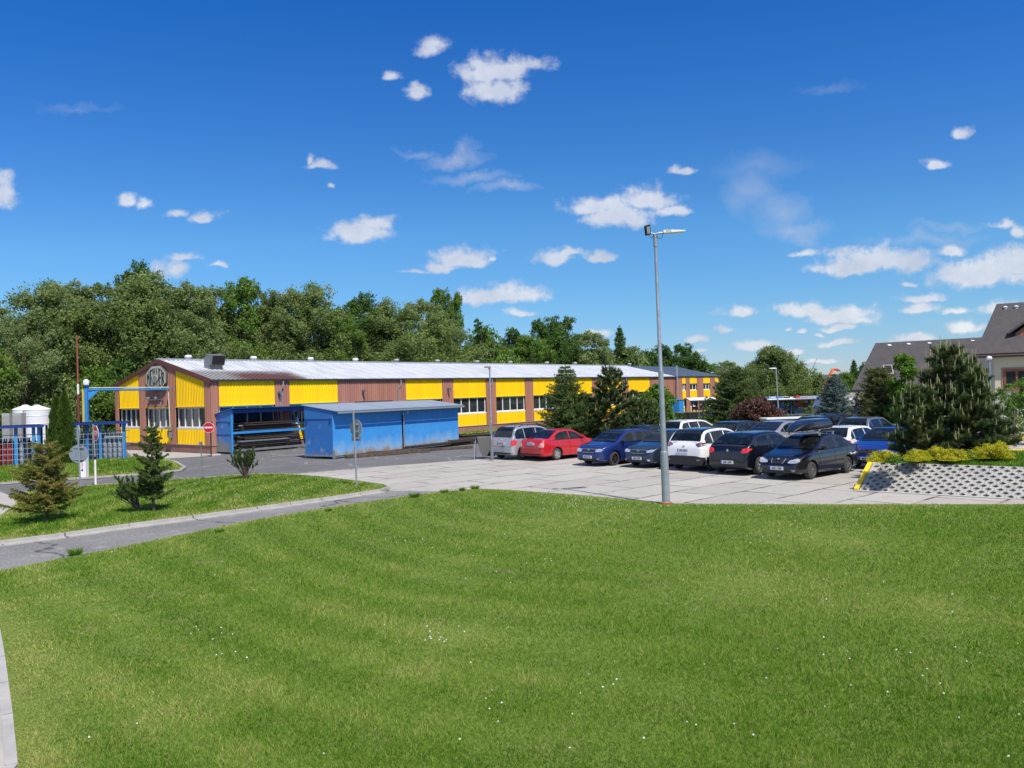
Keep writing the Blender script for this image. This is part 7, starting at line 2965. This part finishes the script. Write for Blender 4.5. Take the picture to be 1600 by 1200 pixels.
# ---- planted bank with lattice pavers
TL, BL = P(1365, 723, .72), P(1342, 766, .0)
BR = P(1600, 780, 0)
bd_ = (BR - BL).normalized()
bn = Vector((-bd_.y, bd_.x, 0))
run = (TL - BL).dot(bn)
BLEN = 7.2
BRISE = .74
slope_v = (bn * run + Vector((0, 0, BRISE)))
SL = slope_v.length
sv = slope_v / SL
sn2 = bd_.cross(sv)
if sn2.z < 0:
    sn2 = -sn2
skew = (TL - BL).dot(bd_)
t = thing('paved_bank', 'sloping bank of pale lattice grid pavers at the right edge of the lot', 'embankment', BL)
q = MB()
cw, chh = .285, .128
nr = int(SL / chh)
chh = SL / nr
for j in range(nr):
    offx = skew * (j + .5) / nr
    ncol = int((BLEN - offx) / cw) + 1
    x_start = offx + (cw / 2 if j % 2 else 0)
    if j % 2:
        # half block filling the row start
        x0 = offx
        a = bd_ * x0 + sv * (j * chh)
        q.quad(a, a + bd_ * cw * .5, a + bd_ * cw * .5 + sv * chh, a + sv * chh)
    for i in range(ncol):
        c0 = bd_ * (x_start + (i + .5) * cw) + sv * ((j + .5) * chh)
        jit = random.uniform(-.003, .003)
        c0 = c0 + sn2 * jit
        hx, hy = cw / 2 - .003, chh / 2 - .0015
        dx_, dy_ = cw * .32, chh * .455
        cr = [c0 + bd_ * x + sv * y for x, y in ((-hx, -hy), (0, -hy), (hx, -hy), (hx, 0), (hx, hy), (0, hy), (-hx, hy), (-hx, 0))]
        di = [c0 + bd_ * x + sv * y for x, y in ((-dx_ * .55, -dy_ * .5), (0, -dy_), (dx_ * .55, -dy_ * .5), (dx_, 0), (dx_ * .55, dy_ * .5), (0, dy_), (-dx_ * .55, dy_ * .5), (-dx_, 0))]
        lo_ = [p - sn2 * .075 for p in di]
        k = len(q.v)
        q.v += [tuple(p) for p in cr + di + lo_]
        for m_ in range(8):
            n_ = (m_ + 1) % 8
            q.f.append((k + m_, k + n_, k + 8 + n_, k + 8 + m_))
            q.f.append((k + 8 + m_, k + 8 + n_, k + 16 + n_, k + 16 + m_))
q.build('lattice_pavers', M_paver, t)
so = MB()
so.quad(-sn2 * .045, bd_ * (BLEN + .5) - sn2 * .045, bd_ * (BLEN + .5) + sv * SL - sn2 * .045, bd_ * skew + sv * SL - sn2 * .045)
so.build('soil_fill', M_soil, t)
r2 = np.random.default_rng(123)
n = 5200
uu, vv = r2.uniform(.05, BLEN, n), r2.uniform(.02, SL - .02, n)
keep = (np.sin(uu * 5.3) * np.sin(vv * 4.1 + uu) + r2.normal(0, .4, n)) > .0
uu, vv = uu[keep], vv[keep]
row = np.floor(vv / chh).astype(int)
ci = np.floor((uu - skew * (row + .5) / nr - np.where(row % 2, cw / 2, 0)) / cw)
cu = skew * (row + .5) / nr + np.where(row % 2, cw / 2, 0) + (ci + .5) * cw + r2.normal(0, cw * .09, len(uu))
cv = (row + .5) * chh + r2.normal(0, chh * .11, len(uu))
C = np.outer(cu, np.array(bd_)) + np.outer(cv, np.array(sv)) - np.array(sn2) * .045
D_ = r2.normal(0, .45, (len(uu), 3)) + np.array(sn2)
D_ /= np.linalg.norm(D_, axis=1, keepdims=True)
w_o = npmesh('grass_tufts', needle_tris(C, D_, .055, .008, r2), 3, M_blade, .55 + r2.normal(0, .3, len(uu)), t)
w_o['kind'] = 'stuff'
# yellow painted raking kerb on its left edge
q = MB()
a0, a1 = Vector((0, 0, 0)), TL - BL
w_ = (a1 - a0).cross(Vector((0, 0, 1))).normalized()
if w_.dot(bd_) > 0:
    w_ = -w_
q.add([a0 + w_ * .02, a1 + w_ * .02, a1 + w_ * .15, a0 + w_ * .15, a0 + w_ * .02 + Z * .05, a1 + w_ * .02 + Z * .06, a1 + w_ * .15 + Z * .06, a0 + w_ * .15 + Z * .05],
      [(0, 1, 2, 3), (4, 7, 6, 5), (0, 4, 5, 1), (3, 2, 6, 7), (0, 3, 7, 4), (1, 5, 6, 2)])
q.add([a0 + w_ * .15, a1 + w_ * .15, Vector((a1.x, a1.y, -.02)) + w_ * .15], [(0, 1, 2)])
q.build('yellow_kerb', M_yline, t)
# pale rim at the bank foot
q = MB()
q.prism([bd_ * -.1 + bn * -.16, bd_ * 3.9 + bn * -.13, bd_ * 3.9 + bn * -.02, bd_ * -.1 + bn * -.02], Z, .012)
q.build('foot_slab', mat('pale_concrete', (.52, .50, .46), .85), t)
# terrace behind the pavers
ter = [BL + bd_ * skew + bn * run, BL + bd_ * (BLEN + 10) + bn * run, BL + bd_ * (BLEN + 12) + bn * (run + 7), BL + bd_ * (skew + 4.5) + bn * (run + 6.5), BL + bd_ * (skew + .1) + bn * (run + 2.8)]
tm_ = MB()
tops = [Vector((p.x, p.y, BRISE - .02)) for p in ter]
tm_.prism([Vector((p.x, p.y, -.04)) for p in ter], Z, BRISE + .02)
tm_.build('planted_terrace', M_turfdry, kind='structure', label='raised planted ground with grass and shrubs above the lattice pavers')
blades('grass', [(p.x, p.y) for p in ter], 26000, BRISE - .02, .10, .006, 8, dens_pow=0, dry=.0, label='grass on the raised planted ground', nearest=18, dry_edge=False)
q = MB()
k0, k1 = ter[-1], ter[0]
for (a, b) in ((ter[4], ter[0]), (ter[3], ter[4])):
    d = (b - a).normalized()
    n_ = Vector((-d.y, d.x, 0))
    q.prism([a - n_ * .02, b - n_ * .02, b - n_ * .15, a - n_ * .15], Z, BRISE + .06)
t = q.build('terrace_kerb', M_yline, label='yellow painted kerb wall along the back of the planted terrace', cat='kerb wall')
# cream and yellow kerb line at the far right
a, b = P(1556, 698), P(1640, 676)
d = (b - a).normalized()
n_ = Vector((-d.y, d.x, 0))
q = MB().prism([a, b, b + n_ * .2, a + n_ * .2], Z, .16)
q.build('far_kerb', M_yline, label='yellow kerb in front of the white car at the far right', cat='kerb')
q = MB().prism([a + n_ * .25, b + n_ * .25, b + n_ * 1.1, a + n_ * 1.1], Z, .12)
q.build('cream_strip', mat('cream_paving', (.62, .56, .38), .8), kind='structure', label='pale paving strip behind the far yellow kerb')

# ---- things at the far hall end and behind the cars
bp = Vector((PD(1058, 640, 72).x, 72, 0))
t = thing('blue_container', 'upright bright blue box container beside the round maple', 'container', bp, orz)
zt_ = PD(1058, 625, 72).z
MB().box((0, 0, zt_ / 2), (.9, .9, zt_)).build('body', M_ltblue, t)
MB().add([(-.5, -.5, zt_), (.5, -.5, zt_), (.5, .5, zt_ + .1), (-.5, .5, zt_ + .1)], [(0, 1, 2, 3)]).build('lid', M_blue, t)
for i, x in enumerate((1065, 1081)):
    bp = Vector((PD(x, 650, 69).x, 69, 0))
    t = thing('waste_container', ['dark waste container with sloped sides, left of the two behind the white estate', 'dark waste container with sloped sides, right of the two behind the white estate'][i], 'waste container', bp, R(4), 'dark waste containers')
    q = MB()
    q.add([(-.35, -.4, .15), (.35, -.4, .15), (.35, .4, .15), (-.35, .4, .15), (-.48, -.5, 1.05), (.48, -.5, 1.05), (.48, .5, 1.05), (-.48, .5, 1.05)], [(0, 3, 2, 1), (4, 5, 6, 7), (0, 1, 5, 4), (1, 2, 6, 5), (2, 3, 7, 6), (3, 0, 4, 7)])
    q.build('bin', M_darkplastic, t)
    MB().box((0, 0, 1.09), (1.02, 1.06, .06)).build('lid', M_steelgrey, t)
    for s in (-1, 1):
        MB().lathe([(.1, -.03), (.1, .03)], 12, Matrix.Translation((s * .3, -.3, .1)) @ Matrix.Rotation(math.pi / 2, 4, 'X')).build('wheel', M_rubber, t)


def canopy_rack(lab, x0, x1, yt, D, roofm, stock, depth=3., h_drop=.25, grp=None, rz_=0.):
    a = Vector((PD(x0, 640, D).x, D, 0))
    wx = PD(x1, 640, D).x - a.x
    zt_ = PD((x0 + x1) / 2, yt, D).z
    t = thing('canopy_rack', lab, 'storage rack', a, rz_, grp)
    q = MB()
    q.add([(-.3, -.6, zt_ - h_drop), (wx + .3, -.6, zt_ - h_drop), (wx + .3, depth * .5, zt_), (-.3, depth * .5, zt_), (wx + .3, depth + .4, zt_ - h_drop), (-.3, depth + .4, zt_ - h_drop)], [(0, 1, 2, 3), (3, 2, 4, 5)])
    q.build('roof', roofm, t)
    MB().box((wx / 2, -.58, zt_ - h_drop - .06), (wx + .6, .06, .1)).build('fascia', M_darkplastic, t)
    for f in (0, .5, 1):
        for y_ in (0, depth):
            MB().box((wx * f, y_, (zt_ - h_drop) / 2), (.12, .12, zt_ - h_drop)).build('post', M_navy, t)
    for z_ in (.5, 1.1, 1.7):
        MB().box((wx / 2, 0, z_), (wx, .08, .10)).build('shelf_beam', M_navy, t)
    i = 0
    for z_ in (.55, 1.15, 1.75):
        x = .15
        while x < wx - .4:
            m_, nm = random.choice(stock)
            w_ = random.uniform(.35, .7)
            h_ = random.uniform(.2, .42)
            tt_ = thing('crate', '%s crate or part stored on the %s' % (nm, lab.split(',')[0]), 'crate', a + rot2(rz_, x + w_ / 2, .5) + Vector((0, 0, z_)), 0, '%s stock on the %s' % (nm, lab.split(',')[0]))
            MB().box((0, 0, h_ / 2), (w_, .7, h_)).build('box', m_, tt_)
            q2 = MB()
            q2.box((0, -.355, h_ * .5), (w_ * .9, .02, .03))
            q2.box((0, -.355, h_ * .15), (w_ * .9, .02, .03))
            q2.build('rail', M_steelgrey, tt_)
            x += w_ + random.uniform(.08, .3)
            i += 1


M_stockred = mat('stock_red', (.50, .06, .05), .6)
canopy_rack('small canopy rack by the hall end, pale roof', 1082, 1116, 621, 76, M_white, [(M_darksteel, 'dark steel'), (M_steelgrey, 'grey steel')], grp='canopy racks')
canopy_rack('white roofed rack behind the distant lamp', 1194, 1236, 620, 72, M_tank, [(M_blue, 'blue'), (M_darksteel, 'dark'), (M_blue, 'blue'), (M_stockred, 'red')], grp='canopy racks')
canopy_rack('grey blue roofed rack with red stock, right of the white roofed one', 1243, 1284, 619, 74, M_roofshed, [(M_stockred, 'red'), (M_steelgrey, 'grey'), (M_stockred, 'red')], grp='canopy racks')
for k, (x0, x1, m_, lab) in enumerate(((1236, 1262, M_navy, 'navy'), (1250, 1290, M_stockred, 'red'), (1200, 1228, M_blue, 'blue'))):
    D = 84 + k
    a = Vector((PD(x0, 640, D).x, D, 0))
    wx = PD(x1, 640, D).x - a.x
    zt_ = PD((x0 + x1) / 2, 613.5 + (k == 2) * 3, D).z
    t = thing('stacked_frames', 'stack of %s painted frames showing above the canopy roofs' % lab, 'stack', a)
    z_ = .1
    while z_ < zt_ - .1:
        MB().box((wx / 2 + random.uniform(-.1, .1), 0, z_), (wx, 2.2, .12)).build('frame', m_ if random.random() < .7 else M_tank, t)
        z_ += .22
# pipe rail fence behind the second row
a, b = Vector((PD(1226, 650, 58).x, 58, 0)), Vector((PD(1330, 650, 56).x, 56, 0))
d = b - a
t = thing('rail_fence', 'low dark rail fence behind the second row of cars', 'fence', a, math.atan2(d.y, d.x))
MB().box((d.length / 2, 0, 1.02), (d.length, .08, .08)).build('rail', M_steelgrey, t)
MB().box((d.length / 2, 0, .6), (d.length, .06, .06)).build('rail', M_steelgrey, t)
for i in range(6):
    MB().box((d.length * i / 5, 0, .5), (.09, .09, 1.0)).build('post', M_darksteel, t)
# truck with an orange crane arm
bp = Vector((PD(1296, 650, 63).x, 63, 0))
t = thing('crane_truck', 'grey crane truck cab with a raised orange lattice arm behind the blue spruce', 'truck', bp, R(8))
zt_ = PD(1300, 619, 63).z
q = MB()
q.prism([(-.9, -1.1, .6), (1.4, -1.1, .6), (1.4, -1.1, zt_ - .25), (1.1, -1.1, zt_), (-.4, -1.1, zt_), (-.9, -1.1, zt_ - .9)], (0, 1, 0), 2.2)
q.build('cab', M_galv, t)
MB().prism([(-.55, -1.12, zt_ - .95), (.5, -1.12, zt_ - .95), (.5, -1.12, zt_ - .25), (-.3, -1.12, zt_ - .25)], (0, -1, 0), .01).build('side_window', M_cg, t)
MB().box((3.2, 0, .95), (4.2, 2.2, .25)).build('flatbed', M_darksteel, t)
for x in (-.2, 2.6, 4.2):
    for s in (-1, 1):
        MB().lathe([(.3, -.14), (.48, -.12), (.48, .12), (.3, .14)], 22, Matrix.Translation((x, s * 1.0, .48)) @ Matrix.Rotation(math.pi / 2, 4, 'X')).build('wheel', M_tyre, t, smooth=True)
a_ = PD(1290, 618, 63) - bp
b_ = PD(1293.5, 596, 63) - bp
c_ = PD(1302, 577, 63) - bp
arm = MB()
arm.tube([a_ + Vector((0, 0, -1.2)), a_, b_, c_], [.26, .24, .2, .12], 4)
ar = arm.build('crane_arm', M_orange, t)
q = MB()
for k in range(9):
    p = a_.lerp(b_, k / 8)
    q.box(p + Vector((.02, -.2, 0)), (.42, .05, .06), M=Matrix.Rotation(R(-35 if k % 2 else 25), 3, 'Y'))
q.build('lattice', M_darksteel, ar)
q = MB()
q.tube([c_, c_ + Vector((.35, 0, .0)), c_ + Vector((.6, 0, -.14))], .07, 6)
q.tube([c_ + Vector((.1, -.05, -.06)), c_ + Vector((.42, -.05, -.16))], .05, 6)
q.build('arm_head', M_stockred, ar)
# box trailer body at right of the spruce, blue skip, pallets wall
bp = Vector((PD(1324, 650, 58).x, 58, 0))
t = thing('box_truck', 'pale grey rounded box truck body right of the blue spruce', 'truck', bp, R(5))
zt_ = PD(1322, 620, 58).z
q = MB()
q.prism([(-1.2, -1, .7), (.15, -1, .7), (.22, -1, zt_ - .3), (.1, -1, zt_ - .08), (-.1, -1, zt_), (-1.2, -1, zt_)], (0, 1, 0), 2)
q.build('body', M_tank, t)
MB().box((.2, -1.02, 1.6), (.16, .05, 1.6)).build('seal', M_rubber, t)
MB().lathe([(.3, -.12), (.45, -.1), (.45, .1), (.3, .12)], 22, Matrix.Translation((-.5, -.9, .45)) @ Matrix.Rotation(math.pi / 2, 4, 'X')).build('wheel', M_tyre, t, smooth=True)
bp = Vector((PD(1338, 650, 54).x, 54, 0))
t = thing('blue_skip', 'dark blue ribbed skip between the blue spruce and the bronze spruce', 'skip', bp)
zt_ = PD(1338, 637, 54).z
MB().corr((-.62, -.5, 0), (1, 0, 0), (0, 0, 1), (0, -1, 0), 1.3, .1, zt_, .2, .06).build('front_panel', M_navy, t)
MB().box((0, .3, zt_ / 2 + .05), (1.24, 1.5, zt_ - .12)).build('body', M_navy, t)
MB().box((0, -.5, zt_), (1.4, .16, .1)).build('rim', M_navy, t)
bp = Vector((PD(1337, 650, 66).x, 66, 0))
t = thing('pallet_stack', 'tall stack of pale grey crates beneath the eaves of the steep roof', 'crates', bp)
zt_ = PD(1337, 613, 66).z
q = MB()
for i in range(3):
    for j in range(6):
        hgt_ = zt_ / 6
        q.box((-.65 + i * .66, 0, (j + .5) * hgt_), (.62, 1.2, hgt_ - .06))
q.build('crates', M_path, t)
for i in range(3):
    MB().box((-.65 + i * .66, -.605, zt_ * .5), (.02, .01, zt_ * .98)).build('strap', M_steelgrey, t)
# ground fix: hidden base of the hall end
